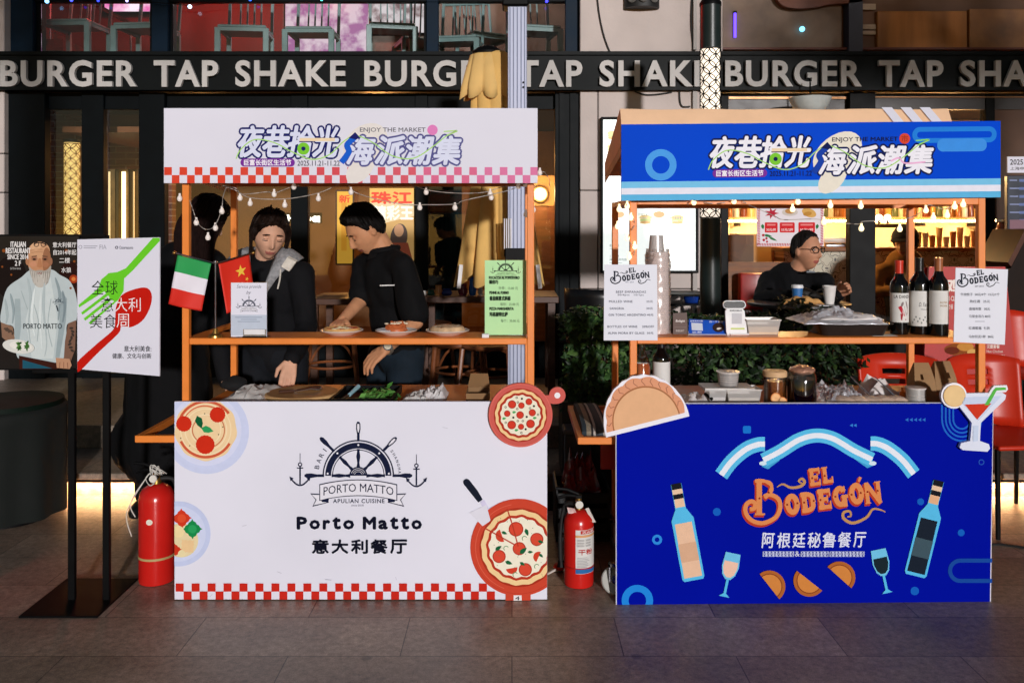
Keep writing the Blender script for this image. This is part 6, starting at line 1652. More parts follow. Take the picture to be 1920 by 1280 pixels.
nt.links.new(f2.outputs[0], cr.inputs[0]); nz = nt.nodes.new('ShaderNodeTexNoise'); nz.inputs['Scale'].default_value = 160; nt.links.new(tc.outputs['Object'], nz.inputs[0]); mxx = nt.nodes.new('ShaderNodeMix'); mxx.data_type = 'RGBA'; mxx.blend_type = 'MULTIPLY'; mxx.inputs[0].default_value = .7; nt.links.new(cr.outputs[0], mxx.inputs[6]); nt.links.new(nz.outputs[0], mxx.inputs[7]); nt.links.new(mxx.outputs[2], b0.inputs['Base Color']); b0.inputs['Roughness'].default_value = .9
m = MB(); x0, x1 = X(1092, 3.5), X(1140, 3.5)
pp = [(3.51, .012), (3.505, .03), (3.54, .05), (3.7, .058), (3.9, .055), (4.0, .045), (4.02, .01)]
m.prism([(x0, y, .634 + z) for y, z in pp], (x1 - x0, 0, 0), STR); m.box((x0 - .004, 3.50, .6345), (x1, 3.98, .648), STR, .004); tag(m.build('folded_blanket'), 'striped grey and cream folded cloth on the orange side tray', 'cloth')

# shelf of the blue stall
def paper_card(lab, corners, y, draw, col='#E2E3EE', rz=0):
    t_ = None
    m = MB(); pts = [P(px, py, y) for px, py in corners]
    m.prism(pts, (0, .002, 0), mat('menu_card_paper', col, .55, var=.02)); o = tag(m.build('menu_card'), lab, 'menu', 'white menu cards on the blue stall')
    a = Art(plane_y(y)); draw(a); a.build('text_print', o); return o
def bodegon_small(a, cx, cy, s, col='#2A2E3A'):
    el_bodegon(a, cx - 960 * s / 6.4 * .98, cy - 440 * s / 6.4, s / 6.4, (col, None), False)
def dA(a):
    bodegon_small(a, 1182, 517, .285); a.text('EST. 2014', 1173, 527.5, 1188, 530, '#6A6E80')
    for tx, x0, x1, y in (('BEEF EMPANADAS', 1155, 1211, 545), ('50/4pcs   15/1pc', 1158, 1207, 551), ('MULLED WINE', 1142, 1186, 563), ('25元', 1212, 1224, 563), ('SANGRIA', 1143, 1170, 576), ('30元', 1212, 1224, 576), ('GIN TONIC ARGENTINO', 1141, 1211, 588), ('40元', 1213, 1225, 588), ('BOTTLES OF WINE', 1139, 1195, 610), ('20%OFF', 1204, 1226, 610), ('ALMA MORA BY GLASS', 1140, 1208, 622), ('30元', 1213, 1225, 622)):
        a.text(tx, x0, y, x1, y + 4.2, '#4A4E62', bold=.012, space=1.1)
paper_card('white menu card in Latin letters fixed beside the tower of plastic cups', [(1133, 496), (1232, 496), (1233, 638), (1132, 638)], 3.43, dA)
def dB(a):
    bodegon_small(a, 1834, 522, .30); a.text('EST 2014', 1828, 535, 1844, 538, '#5A5E6A')
    for tx, x0, x1, y in (('牛肉饺子  50元/4个  15元/1个', 1801, 1874, 549), ('热红酒   25元', 1818, 1856, 562), ('桑格利亚   30元', 1817, 1856, 576), ('马黛金汤力 40元', 1817, 1857, 590), ('红酒整瓶  七折', 1816, 1856, 612), ('马尔贝克1杯  30元', 1816, 1863, 628)):
        a.text(tx, x0, y, x1, y + 5.6, '#3E424E')
    a.rect(1828, 602, 1846, 602.8, '#6A6E7A')
paper_card('white menu card in Chinese characters fixed at the red sandwich board', [(1792, 502), (1890, 505), (1884, 646), (1788, 641)], 3.453, dB)
# tower of cups in a bag
yc = 3.58; xc = X(1233, yc)
t = thing('cup_tower', 'tall tower of clear plastic cups in a crinkled bag on the blue stall', 'cups', (xc, yc, ZS2))
CUPM = glassy('clear_plastic', (.90, .87, .86), .16, .3, .35)
m = MB()
ztop_ = Z(441, yc)
zz = ztop_
m.lathe((xc - .005, yc, ZS2), [(.034, ztop_ - ZS2 - .085), (.027, ztop_ - ZS2), (0, ztop_ - ZS2 - .001), (.0265, ztop_ - ZS2 - .002), (.0335, ztop_ - ZS2 - .085)], CUPM, 24)
m.build('cup', t)
m = MB(); prof = [(.03, .001)]
n = 44; h = ztop_ - ZS2 - .07
for k in range(n): prof += [(.046, h * k / n + .002), (.049, h * (k + .5) / n + .002), (.046, h * (k + .9) / n + .002)]
m.lathe((xc, yc, ZS2), prof + [(.034, h)], mat('stacked_cups', '#E4D6D2', .3, var=.08, vs=40, spec=.7), 24); m.build('cup_stack', t, smooth=20)
m = MB(); rings_ = []
for j in range(40):
    u = j / 39; z = ZS2 + .002 + (h + .012) * u
    rings_.append([Vector((xc + (.0535 + .0015 * math.sin(u * 90) + .005 * noise.noise((math.cos(2 * math.pi * k / 40) * 2.5, math.sin(2 * math.pi * k / 40) * 2.5, u * 14)) - .055 * max(0, u - .84) * .8) * math.cos(2 * math.pi * k / 40), yc + (.0535 + .005 * noise.noise((math.cos(2 * math.pi * k / 40) * 2.5, math.sin(2 * math.pi * k / 40) * 2.5, u * 14)) - .055 * max(0, u - .84) * .8) * math.sin(2 * math.pi * k / 40), z)) for k in range(40)])
m.rings(rings_, glassy('bag_film', (.97, .94, .93), .10, .25, .10), False, False); m.build('plastic_bag', t)
# brown card, payment stands, tub
t = thing('brown_card', 'small brown folded card on the shelf next to the tower of cups', 'card', (X(1276, 3.56), 3.56, ZS2))
m = MB(); m.prism([P(1262, 628, 3.56), P(1290, 628, 3.56), P(1288, 586, 3.58), P(1262, 587, 3.58)], (0, .002, 0), mat('brown_card_stock', '#5E4A44', .6)); m.build('front_leaf', t)
m = MB(); m.prism([P(1262, 628, 3.56) + Vector((0, .05, 0)), P(1290, 628, 3.56) + Vector((0, .05, 0)), P(1288, 586.6, 3.58) + Vector((0, .003, 0)), P(1262, 587.6, 3.58) + Vector((0, .003, 0))], (0, .001, 0), mat('brown_card_stock', '#5E4A44')); m.build('rear_leaf', t)
pr = plane_ray(P(1276, 628, 3.56), Vector((0, P(1262, 587, 3.58).z - P(1262, 628, 3.56).z, .02)).normalized() * Vector((0, -1, 1)))
nn_ = Vector((0, -.099, .02)).normalized()
a = Art(plane_ray(P(1276, 628, 3.56), nn_), nn_); a.text('Bodegon', 1267, 599, 1284, 605, '#E8E0DC', bold=.02, shear=.2); a.rect(1264, 613, 1287, 613.6, '#8A7A74'); a.text('阿根廷餐厅', 1267, 618, 1283, 622, '#D8CEC8'); a.build('text_print', t)
t = thing('payment_stand', 'blue and white payment stand lying open on the shelf of the blue stall', 'payment stand', (X(1330, 3.55), 3.55, ZS2))
m = MB(); m.prism([P(1291, 625, 3.545), P(1371, 628, 3.545), P(1362, 602, 3.60), P(1292, 598, 3.60)], (0, .004, 0), mat('payment_blue', '#1F58C8', .35)); m.build('panel', t)
n3 = (P(1371, 628, 3.545) - P(1291, 625, 3.545)).cross(P(1292, 598, 3.60) - P(1291, 625, 3.545)).normalized()
if n3.y > 0: n3 = -n3
a = Art(plane_ray(P(1291, 625, 3.545), n3), n3); a.poly([(1296, 605), (1317, 606), (1318, 620), (1297, 619)], '#DCE2F0'); a.text('收款', 1298, 621, 1316, 624.5, '#E8ECF8', bold=.02); a.disc(1347, 614, 11, '#3A2A2A', 20, ry=9); a.poly(leaf(1348, 616, 5, 2, -10), '#E8E0DC'); a.text('推荐使用付款', 1294, 600.5, 1318, 603.5, '#E8ECF8', bold=.02); a.text('扫一下 支付', 1330, 601.5, 1356, 605, '#E8ECF8', bold=.02); a.build('text_print', t)
m = MB(); m.box(P(1290, 633, 3.54), P(1372, 626, 3.552), mat('payment_white', '#E2E4EE', .35), .003); m.build('base', t)
t = thing('payment_terminal', 'white payment terminal with a rounded black top bar on the blue stall', 'payment terminal', (X(1380, 3.53), 3.53, ZS2))
WPL = mat('white_plastic', '#E8E8EA', .3)
yt = 3.535
m = MB(); m.prism([P(x, y, yt) for x, y in [(1364, 629), (1400, 629), (1401, 622), (1396, 583), (1392, 578), (1364, 578), (1360, 583), (1362, 622)]], (0, .012, 0), WPL); m.build('body', t)
m = MB(); m.prism([P(x, y, yt - .004) for x, y in rrect(1357.5, 565, 1397, 577.5, 6)], (0, .02, 0), mat('terminal_black', '#101014', .2)); m.prism([P(x, y, yt - .001) for x, y in rrect(1356, 563.5, 1398.5, 579, 7.5)], (0, .012, 0), WPL); m.build('head', t)
m = MB(); m.box((X(1368, yt), yt - .01, ZS2), (X(1404, yt), yt + .06, ZS2 + .008), WPL, .003); m.build('base', t)
a = Art(plane_y(yt)); a.text('花呗扫码付', 1368, 580.5, 1391, 584, '#2A2A30', bold=.02); a.rect(1372, 587, 1391, 607, '#C9C9CE'); a.rect(1370, 614.5, 1396, 617.5, '#C8D67A'); a.build('text_print', t)
TUB = glassy('milky_plastic', (.88, .86, .84), .15, .35, .45)
def tub(px0, px1, py0, y, z, lab, name='plastic_tub', depth=.10, fill=None, grp=None):
    x0, x1, h = X(px0, y), X(px1, y), Z(py0, y) - z
    t = thing(name, lab, 'container', ((x0 + x1) / 2, y + depth / 2, z), grp)
    e = (x1 - x0) * .07; d = depth
    ring = lambda k, zz: [Vector((x0 + e * (1 - k), y + e * (1 - k), z + zz)), Vector((x1 - e * (1 - k), y + e * (1 - k), z + zz)), Vector((x1 - e * (1 - k), y + d - e * (1 - k), z + zz)), Vector((x0 + e * (1 - k), y + d - e * (1 - k), z + zz))]
    m = MB(); m.rings([ring(0, .001), ring(1, h)], TUB, True, False); m.build('body', t, smooth=0)
    m = MB(); m.tube(ring(1.1, h), .003, mat('tub_rim', '#D8D2CC', .3), 6, closed=True); m.build('rim', t)
    if fill: m = MB(); m.rings([[Vector((p.x * .96 + .04 * (x0 + x1) / 2, p.y, p.z)) for p in ring(.05, .003)], [Vector((p.x * .96 + .04 * (x0 + x1) / 2, p.y, p.z)) for p in ring(.5, h * .55)]], fill); m.build('filling', t, smooth=0)
    return t
tub(1401, 1464, 600, 3.52, ZS2, 'clear plastic tub of pale dough on the shelf by the payment terminal', fill=mat('dough', '#D9C4A8', .7))
# roasting tin with foil
t = thing('roasting_tin', 'dark roasting tin on the shelf in front of the hedge', 'tray', (X(1590, 3.58), 3.58, ZS2))
TIN = mat('dark_enamel', '#2A2422', .25, var=.2)
x0, x1, y0, y1 = X(1534, 3.5), X(1672, 3.5), 3.485, 3.72; z0, z1 = ZS2 + .001, ZS2 + .048
rg = lambda s, z: [Vector((x0 + (.02 if (i in (0, 3)) else 0) * s * 0 + dx, y0 + dy, z)) for i, (dx, dy) in enumerate([])]
def rrx(s, z, r=.03):
    out = []
    for cx, cy, a0 in ((x1 - r - s, y1 - r - s, 0), (x0 + r + s, y1 - r - s, 90), (x0 + r + s, y0 + r + s, 180), (x1 - r - s, y0 + r + s, 270)):
        out += [Vector((cx + r * math.cos(R(a0 + 18 * k)), cy + r * math.sin(R(a0 + 18 * k)), z)) for k in range(6)]
    return out
m = MB(); m.rings([rrx(.02, z0), rrx(.004, z1 - .004), rrx(-.008, z1), rrx(-.008, z1 + .003), rrx(.008, z1 + .001), rrx(.024, z0 + .003)], TIN); m.build('pan', t)
FOIL = mat('tin_foil', '#E2E2E8', .34, metal=.55, var=.05, bump=.5, bs=55, spec=.8)
WAX = mat('glossy_wrap', '#E4DEDC', .3, var=.05, bump=.3, bs=30)
crumple('foil_sheet', 'crinkled foil and white wrap heaped over the dark roasting tin', 'foil', X(1496, 3.55), X(1650, 3.55), 3.47, 3.71, ZS2 + .045, .055, FOIL, 13, 44, 1.0)
crumple('wrapping_paper', 'glossy white wrapping paper lying on the foil of the roasting tin', 'paper', X(1532, 3.52), X(1652, 3.52), 3.49, 3.68, ZS2 + .062, .038, WAX, 21, 14, .4)
m = MB(); m.box(P(1636, 629.5, 3.5), P(1671, 629, 3.56), PAPER); tag(m.build('paper_slip'), 'flat white slip of paper under the roasting tin\'s corner', 'paper')
# wine bottles
GLB = mat('dark_bottle_glass', '#0B0A0A', .08, spec=.7, var=.1)
def bottle(px, py_top, r, h, y, z, lab, caps, label_draw, shape='bordeaux', lab_z=(.06, .19)):
    x = X(px, y)
    t = thing('wine_bottle', lab, 'bottle', (x, y, z), 'wine bottles on the shelf')
    s = h / .30
    sh = [(0, .006), (r * .6, .0), (r * .96, .002), (r, .008), (r, .195 * s), (r * .92, .212 * s), (r * .55, .232 * s), (.016, .248 * s), (.0145, .255 * s), (.014, .296 * s), (.0155, .2965 * s), (.0155, h), (0, h)]
    m = MB(); m.lathe((x, y, z), sh, GLB, 36); m.build('glass_body', t)
    m = MB(); m.lathe((x, y, z), [(.0160, .242 * s + (.006)), (.0158, h - .012), (.0168, h - .011), (.0168, h + .001), (0, h + .0015), (0, .25 * s)], mat('capsule_' + caps.strip('#'), caps, .3), 24); m.build('capsule', t)
    m = MB(); zl0, zl1 = lab_z
    n = 24; rr = r + .0006
    V = [[m.bm.verts.new((x + rr * math.sin(R(-95 + 190 * k / n)), y - rr * math.cos(R(-95 + 190 * k / n)), z + zz)) for k in range(n + 1)] for zz in (zl0, zl1)]
    i = m.mi(mat('label_paper', '#DAD8D4', .65, var=.04, vs=30))
    for k in range(n): m.bm.faces.new((V[0][k], V[0][k + 1], V[1][k + 1], V[1][k])).material_index = i
    lb = m.build('label', t)
    a = Art(lambda u, v: Vector((x + (rr) * math.sin(u), y - rr * math.cos(u), z + zl0 + (zl1 - zl0) * v)), (0, -1, 0), base=.0005)
    label_draw(a); a.build('label_print', lb)
    return t
def l1(a):
    a.text('LA DANZA', -1.0, .93, .95, .83, '#2A2226', bold=.02)
    a.poly([(-.55, .52), (-.2, .58), (.1, .36), (.2, .2), (-.2, .32)], '#C03040'); a.ell(-.1, .62, .16, .07, 20, '#8A7A78'); a.ell(.45, .6, .2, .07, -40, '#9A8A88'); a.poly([(.1, .55), (.55, .6), (.6, .3), (.35, .22)], '#B9AAA6'); a.poly([(-.3, .3), (0, .3), (-.1, .12), (-.25, .1)], '#A8303A'); a.rect(-.2, .08, .35, .12, '#B04048')
def l2(a):
    a.rect(-1.3, .02, 1.3, .38, '#B3B6B4'); a.polys([arc(-1.1 + .17 * k, .1 + .2 * ((k * 7) % 5) / 5, .07, n=8, ry=.03) for k in range(14)], '#7E8482'); a.text('D. Familia', -.5, .68, .7, .56, '#5A5A58', shear=.3); a.text('MALBEC', -.3, .5, .6, .46, '#7A7A78'); a.line([(-.2, .82), (.8, .84)], .012, '#9AA09C')
def l3(a): a.text('ALMA', -.35, .68, .5, .62, '#A8845A', bold=.01); a.text('MORA', -.3, .58, .5, .52, '#A8845A', bold=.01)
bottle(1686, 488, .036, .304, 3.56, ZS2, 'dark wine bottle with red capsule and dancing couple label', '#C83424', l1, lab_z=(.052, .172))
bottle(1724, 482, .041, .315, 3.57, ZS2, 'dark wine bottle with black capsule and grey landscape label', '#141414', l2, lab_z=(.036, .18))
bottle(1760, 477, .0365, .318, 3.515, ZS2, 'dark wine bottle with copper capsule and plain cream label', '#A0603C', l3, lab_z=(.05, .185))
# counter of the blue stall
t = thing('rose_bottle', 'clear bottle of amber liquor standing under the shelf by the orange post', 'bottle', (X(1204, 3.68), 3.68, ZC))
AMB = mat('amber_liquor', '#B4501C', .1, spec=.8, var=.15)
m = MB(); m.lathe((X(1204, 3.68), 3.68, ZC), [(0, .001), (.033, .001), (.034, .01), (.034, .15), (.028, .165), (0, .166)], AMB, 24); m.build('liquor', t)
m = MB(); m.lathe((X(1204, 3.68), 3.68, ZC), [(.0355, .001), (.0355, .155), (.028, .185), (.013, .215), (.012, .25), (.014, .252), (.014, .262), (0, .263)], glassy('clear_bottle', (.95, .93, .9), .1), 24); m.build('glass_body', t)
def l4(a): a.text('N°1', -.3, .4, .3, .28, '#6A6A6A')
bottle(1240, 650, .037, .275, 3.70, ZC, 'dark wine bottle with white label standing under the shelf', '#16141C', l4, lab_z=(.03, .17))
crumple('wrapped_snack', 'white paper wrapped snack on the counter beside the empanada cutout', 'wrap', X(1280, 3.6), X(1330, 3.6), 3.53, 3.72, ZC, .055, WAX, 31, 12, .6)
m = MB(); m.tube([P(1322, 738, 3.6), P(1335, 748, 3.56)], [.006, .007], BLACKM, 8); tag(m.build('marker_pen'), 'short black marker on the counter beside the wrapped snack', 'pen')
def cuplathe(px, py0, y, z, r0, r1, lab, name='plastic_cup', mt=None, cat='cup'):
    h = Z(py0, y) - z; x = X(px, y)
    t = thing(name, lab, cat, (x, y, z))
    m = MB(); m.lathe((x, y, z), [(0, .001), (r0, .001), (r1, h), (r1 - .002, h), (r0 - .002, .004), (0, .004)], mt or glassy('clear_plastic'), 28); m.build('body', t)
    m = MB(); m.lathe((x, y, z), [(r1 - .001, h - .004), (r1 + .004, h - .003), (r1 + .004, h + .001), (r1 - .001, h + .002)], mat('cup_rim', '#DAD2CC', .3), 28)
    for q in (.35, .5, .65): m.lathe((x, y, z), [(r0 + (r1 - r0) * q + .0004, h * q), (r0 + (r1 - r0) * q + .0016, h * q + .001), (r0 + (r1 - r0) * q + .0004, h * q + .002)], mat('cup_rim', '#DAD2CC'), 28)
    m.build('rim', t); return t
tub(1330, 1362, 730, 3.56, ZC, 'low clear container with a lid under the plastic cup', fill=mat('white_paper', '#E4E2E4'))
tub(1364, 1428, 731, 3.55, ZC, 'wide clear container of white sauce beside the jar of orange slices', fill=mat('cream_sauce', '#E4DCD0', .5))
m = MB(); m.box(P(1322, 728, 3.55), P(1400, 722, 3.68), glassy('milky_plastic')); m.box(P(1322, 729.5, 3.549), P(1400, 727.5, 3.552), mat('tub_rim', '#D8D2CC')); tag(m.build('container_lid'), 'flat clear lid lying over the low containers', 'lid')
cuplathe(1365, 696, 3.60, Z(722, 3.6), .038, .045, 'clear ribbed plastic cup standing on the flat lid')
t = thing('glass_jar', 'glass jar of orange slices with a pale wooden lid on the blue stall', 'jar', (X(1453, 3.58), 3.58, ZC))
xj, yj = X(1453, 3.58), 3.58; hj = Z(705, 3.58) - ZC
m = MB(); m.lathe((xj, yj, ZC), [(0, .001), (.044, .001), (.046, .006), (.046, hj), (.044, hj), (.044, .006), (0, .004)], glassy('clear_bottle', (.95, .93, .9), .1), 32); m.build('glass_body', t)
m = MB(); m.lathe((xj, yj, ZC), [(0, hj + .0005), (.048, hj + .0005), (.049, hj + .006), (.049, hj + .02), (.045, hj + .024), (0, hj + .024)], mat('beech_lid', '#D8B084', .5, var=.1, vs=8), 32); m.build('lid', t)
m = MB(); m.lathe((xj, yj, ZC), [(0, .005), (.0425, .005), (.0425, hj * .86), (0, hj * .86)], mat('cider', '#9A5A28', .2, var=.2), 28); m.build('drink', t)
for dx, dz, ry in ((-.012, .045, 15), (.014, .028, -25)):
    m = MB(); m.lathe((0, 0, 0), [(0, -.003), (.021, -.003), (.021, .003), (0, .003)], mat('orange_rind', '#D87A24', .5), 24, Matrix.Rotation(R(90), 4, 'X'))
    m.lathe((0, 0, 0), [(0, .0032), (.018, .0032), (.018, .004), (0, .004)], mat('orange_flesh', '#F0B070', .4, var=.2, vs=60), 24, Matrix.Rotation(R(90), 4, 'X'))
    bmesh.ops.transform(m.bm, matrix=Matrix.Translation((xj + dx, yj - .0485, ZC + dz)) @ Matrix.Rotation(R(ry), 4, 'Y'), verts=m.bm.verts); m.build('orange_slice', t)
t = thing('wine_jar', 'big glass jar of dark mulled wine with a foil covered lid', 'jar', (X(1503, 3.57), 3.57, ZC))
xj, yj = X(1503, 3.57), 3.57; hj = Z(709, yj) - ZC
m = MB(); m.lathe((xj, yj, ZC), [(0, .003), (.056, .003), (.056, hj), (0, hj)], mat('mulled_wine', '#140608', .1, spec=.8), 32); m.build('wine', t)
m = MB(); m.lathe((xj, yj, ZC), [(.0575, .001), (.0585, .006), (.0585, hj + .01), (.05, hj + .03), (.05, hj + .036)], glassy('clear_bottle', (.95, .93, .9), .1), 32); m.build('glass_body', t)
m = MB()
vs = m.ball((xj, yj, hj + ZC + .034), (.052, .052, .02), mat('copper_film', '#B98A72', .25, metal=.3, var=.3, vs=30, bump=.4), 22)
for v in vs: v.co += Vector((1, 1, 1)) * .006 * noise.noise(v.co * 60)
m.build('lid', t)
crumple('foil_sheet', 'big crumpled sheet of silver foil on the counter of the blue stall', 'foil', X(1534, 3.62), X(1630, 3.62), 3.52, 3.84, ZC, .085, FOIL, 44, 44, .8)
t = thing('food_tray', 'clear tray of wrapped empanadas on the counter of the blue stall', 'tray', (X(1640, 3.6), 3.6, ZC))
x0, x1, y0, y1 = X(1572, 3.54), X(1700, 3.54), 3.50, 3.68
m = MB(); m.rings([rrx(.012, ZC + .001, .02), rrx(0, ZC + .026, .02), rrx(-.003, ZC + .027, .02), rrx(.004, ZC + .025, .02), rrx(.014, ZC + .004, .02)], mat('tray_plastic', '#C9A890', .3, var=.1)); m.build('tray', t)
for k in range(5):
    m = MB(); c = Vector((x0 + .03 + k * (x1 - x0 - .06) / 4, 3.57, ZC + .022)); vs = m.ball(c, (.04, .06, .026), mat('wrapped_pastry', '#D2B8A4', .3, var=.25, vs=22, bump=.4), 16, Matrix.Rotation(R(30), 3, 'Z'))
    m.build('pastry', t)
for k, (xa, ya) in enumerate(((1595, 3.56), (1640, 3.58))):
    m = MB(); m.tube([P(xa, 706, 3.66), P(xa + 42, 746, ya)], [.002, .004], mat('steel_clip', '#B8BCC4'), 6); tag(m.build('skewer'), ['thin steel skewer lying over the foil sheet', 'thin steel skewer lying over the wrapped empanadas'][k], 'skewer')
crumple('wrapping_paper', 'white wrapping paper standing up behind the tray of empanadas', 'paper', X(1622, 3.72), X(1690, 3.72), 3.66, 3.84, ZC, .115, WAX, 52, 8, .25)
cuplathe(1717, 726, 3.54, ZC, .036, .038, 'short frosted glass on the counter before the brown paper bags', 'glass_tumbler', TUB, 'glass')
for k, (p0, p1, py, yy, rz, lab) in enumerate(((1708, 1746, 680, 3.66, 4, 'brown paper bag on the counter behind the frosted glass'), (1746, 1786, 677, 3.70, -5, 'brown paper bag on the counter next to the cocktail cutout'))):
    t = thing('paper_bag', lab, 'paper bag', (X((p0 + p1) / 2, yy), yy, ZC), 'brown paper bags')
    x0, x1 = X(p0, yy), X(p1, yy); h = Z(py, yy) - ZC
    m = MB(); rg = []
    for j in range(8):
        u = j / 7; d = .05 * (1 - u ** 2 * .96)
        w = 1 - .28 * max(0, u - .6) / .4
        cx = (x0 + x1) / 2
        rg.append([Vector((cx + sx_ * (x1 - x0) / 2 * w + .002 * noise.noise((j, k, sx_)), yy + sy_ * d, ZC + .001 + h * u)) for sx_, sy_ in ((-1, -1), (0, -1.06), (1, -1), (1.0, 0), (1, 1), (0, 1.06), (-1, 1), (-1.0, 0))])
    m.rings(rg, mat('brown_bag_paper', '#96734E', .8, var=.1, bump=.2, bs=20)); m.build('bag', t, smooth=25)
    m = MB(); m.prism([((x0 + x1) / 2 - .012, yy - .05, ZC + h * .62), ((x0 + x1) / 2 + .012, yy - .05, ZC + h * .62), ((x0 + x1) / 2 + .012, yy - .038, ZC + h * .75), ((x0 + x1) / 2 - .012, yy - .038, ZC + h * .75)], (0, -.001, 0), mat('brown_bag_paper', '#96734E')); m.build('flap', t)
m = MB(); m.lathe((X(1692, 3.6), 3.6, ZC + .03), [(0, 0), (.012, 0), (.012, .025), (.005, .032), (.005, .045), (0, .046)], mat('orange_cap', '#E0701C', .3), 14); m.lathe((X(1692, 3.6), 3.6, ZC), [(0, .001), (.013, .001), (.013, .03), (0, .03)], mat('orange_cap', '#E0701C'), 14); tag(m.build('sauce_bottle'), 'little orange capped sauce bottle between the empanada tray and the frosted glass', 'bottle')

# ---------------------------------------------------------------- string lights
WIRE = mat('pale_wire', '#B9B2AC', .5)
def string_light(lab, pts, bulbs, y, warm):
    t = thing('string_light', lab, 'string light', P(pts[0][0], pts[0][1], y), 'string lights under the banners')
    q = [P(px, py, y + .02 * math.sin(i * 1.7)) for i, (px, py) in enumerate(spline(pts, 6))]
    m = MB(); m.tube(q, .0016, WIRE, 5); m.build('wire', t)
    mt = mat('warm_globe', '#FFF0C8', .4, var=0, emit=1.5, ecol='#FFE6AE') if warm else mat('frosted_globe', '#E6DEDA', .35, var=.02, emit=.12, ecol='#FFE9D6')
    for px, py in bulbs:
        c = P(px, py, y)
        m = MB(); m.lathe(c, [(0, -.013), (.006, -.0115), (.0098, -.006), (.0105, 0), (.008, .007), (.0045, .012), (.0045, .02), (0, .021)], mt, 14); m.build('bulb', t)
string_light('string of pale round bulbs draped under the white banner, upper run', [(403, 347), (440, 352), (455, 364), (500, 360), (515, 362), (545, 351), (560, 348)], [(450, 371), (514, 364), (551, 350)], 3.52, False)
string_light('string of pale round bulbs draped low under the white banner above the cooks', [(420, 350), (440, 356), (470, 371), (535, 373), (597, 362), (640, 344), (655, 349), (660, 358), (700, 372), (760, 384), (786, 384), (853, 383), (870, 376), (950, 358), (985, 344)], [(469, 381), (534, 384), (597, 372), (658, 360), (787, 389), (853, 389)], 3.53, False)
string_light('string of pale round bulbs hanging at the white stall\'s corner post', [(356, 377), (364, 400), (370, 417), (385, 430), (402, 424), (415, 395), (418, 370), (424, 352)], [(337, 372), (368, 417), (416, 396), (404, 427), (390, 445)], 3.47, False)
string_light('string of pale round bulbs between banner and yellow parasol', [(770, 344), (800, 356), (850, 362), (905, 361), (945, 350), (990, 345), (1000, 370), (990, 400)], [(799, 360), (919, 363), (921, 370), (972, 349), (985, 345), (1000, 393), (986, 402)], 3.56, False)
string_light('string of pale bulbs curling out beside the white banner\'s end', [(1000, 335), (1018, 322), (1030, 338), (1030, 350)], [(1012, 324)], 3.50, False)
string_light('string of warm bulbs draped under the blue banner', [(1290, 383), (1301, 376), (1340, 382), (1376, 376), (1390, 372), (1400, 382), (1450, 404), (1470, 412), (1530, 411), (1575, 418), (1612, 420), (1620, 415), (1690, 412), (1725, 399), (1740, 384), (1770, 392), (1800, 380)], [(1301, 379), (1376, 377), (1486, 392), (1557, 385), (1545, 416), (1615, 428), (1687, 429), (1614, 386), (1496, 378), (1736, 394), (1776, 403), (1790, 387), (1806, 383), (1750, 408)], 3.45, True)
string_light('string of warm bulbs wound down the blue stall\'s corner post', [(1172, 378), (1180, 395), (1190, 420), (1178, 445), (1190, 470), (1180, 490)], [(1176, 386), (1161, 392), (1183, 408), (1158, 424), (1176, 446), (1190, 462), (1180, 482)], 3.45, True)

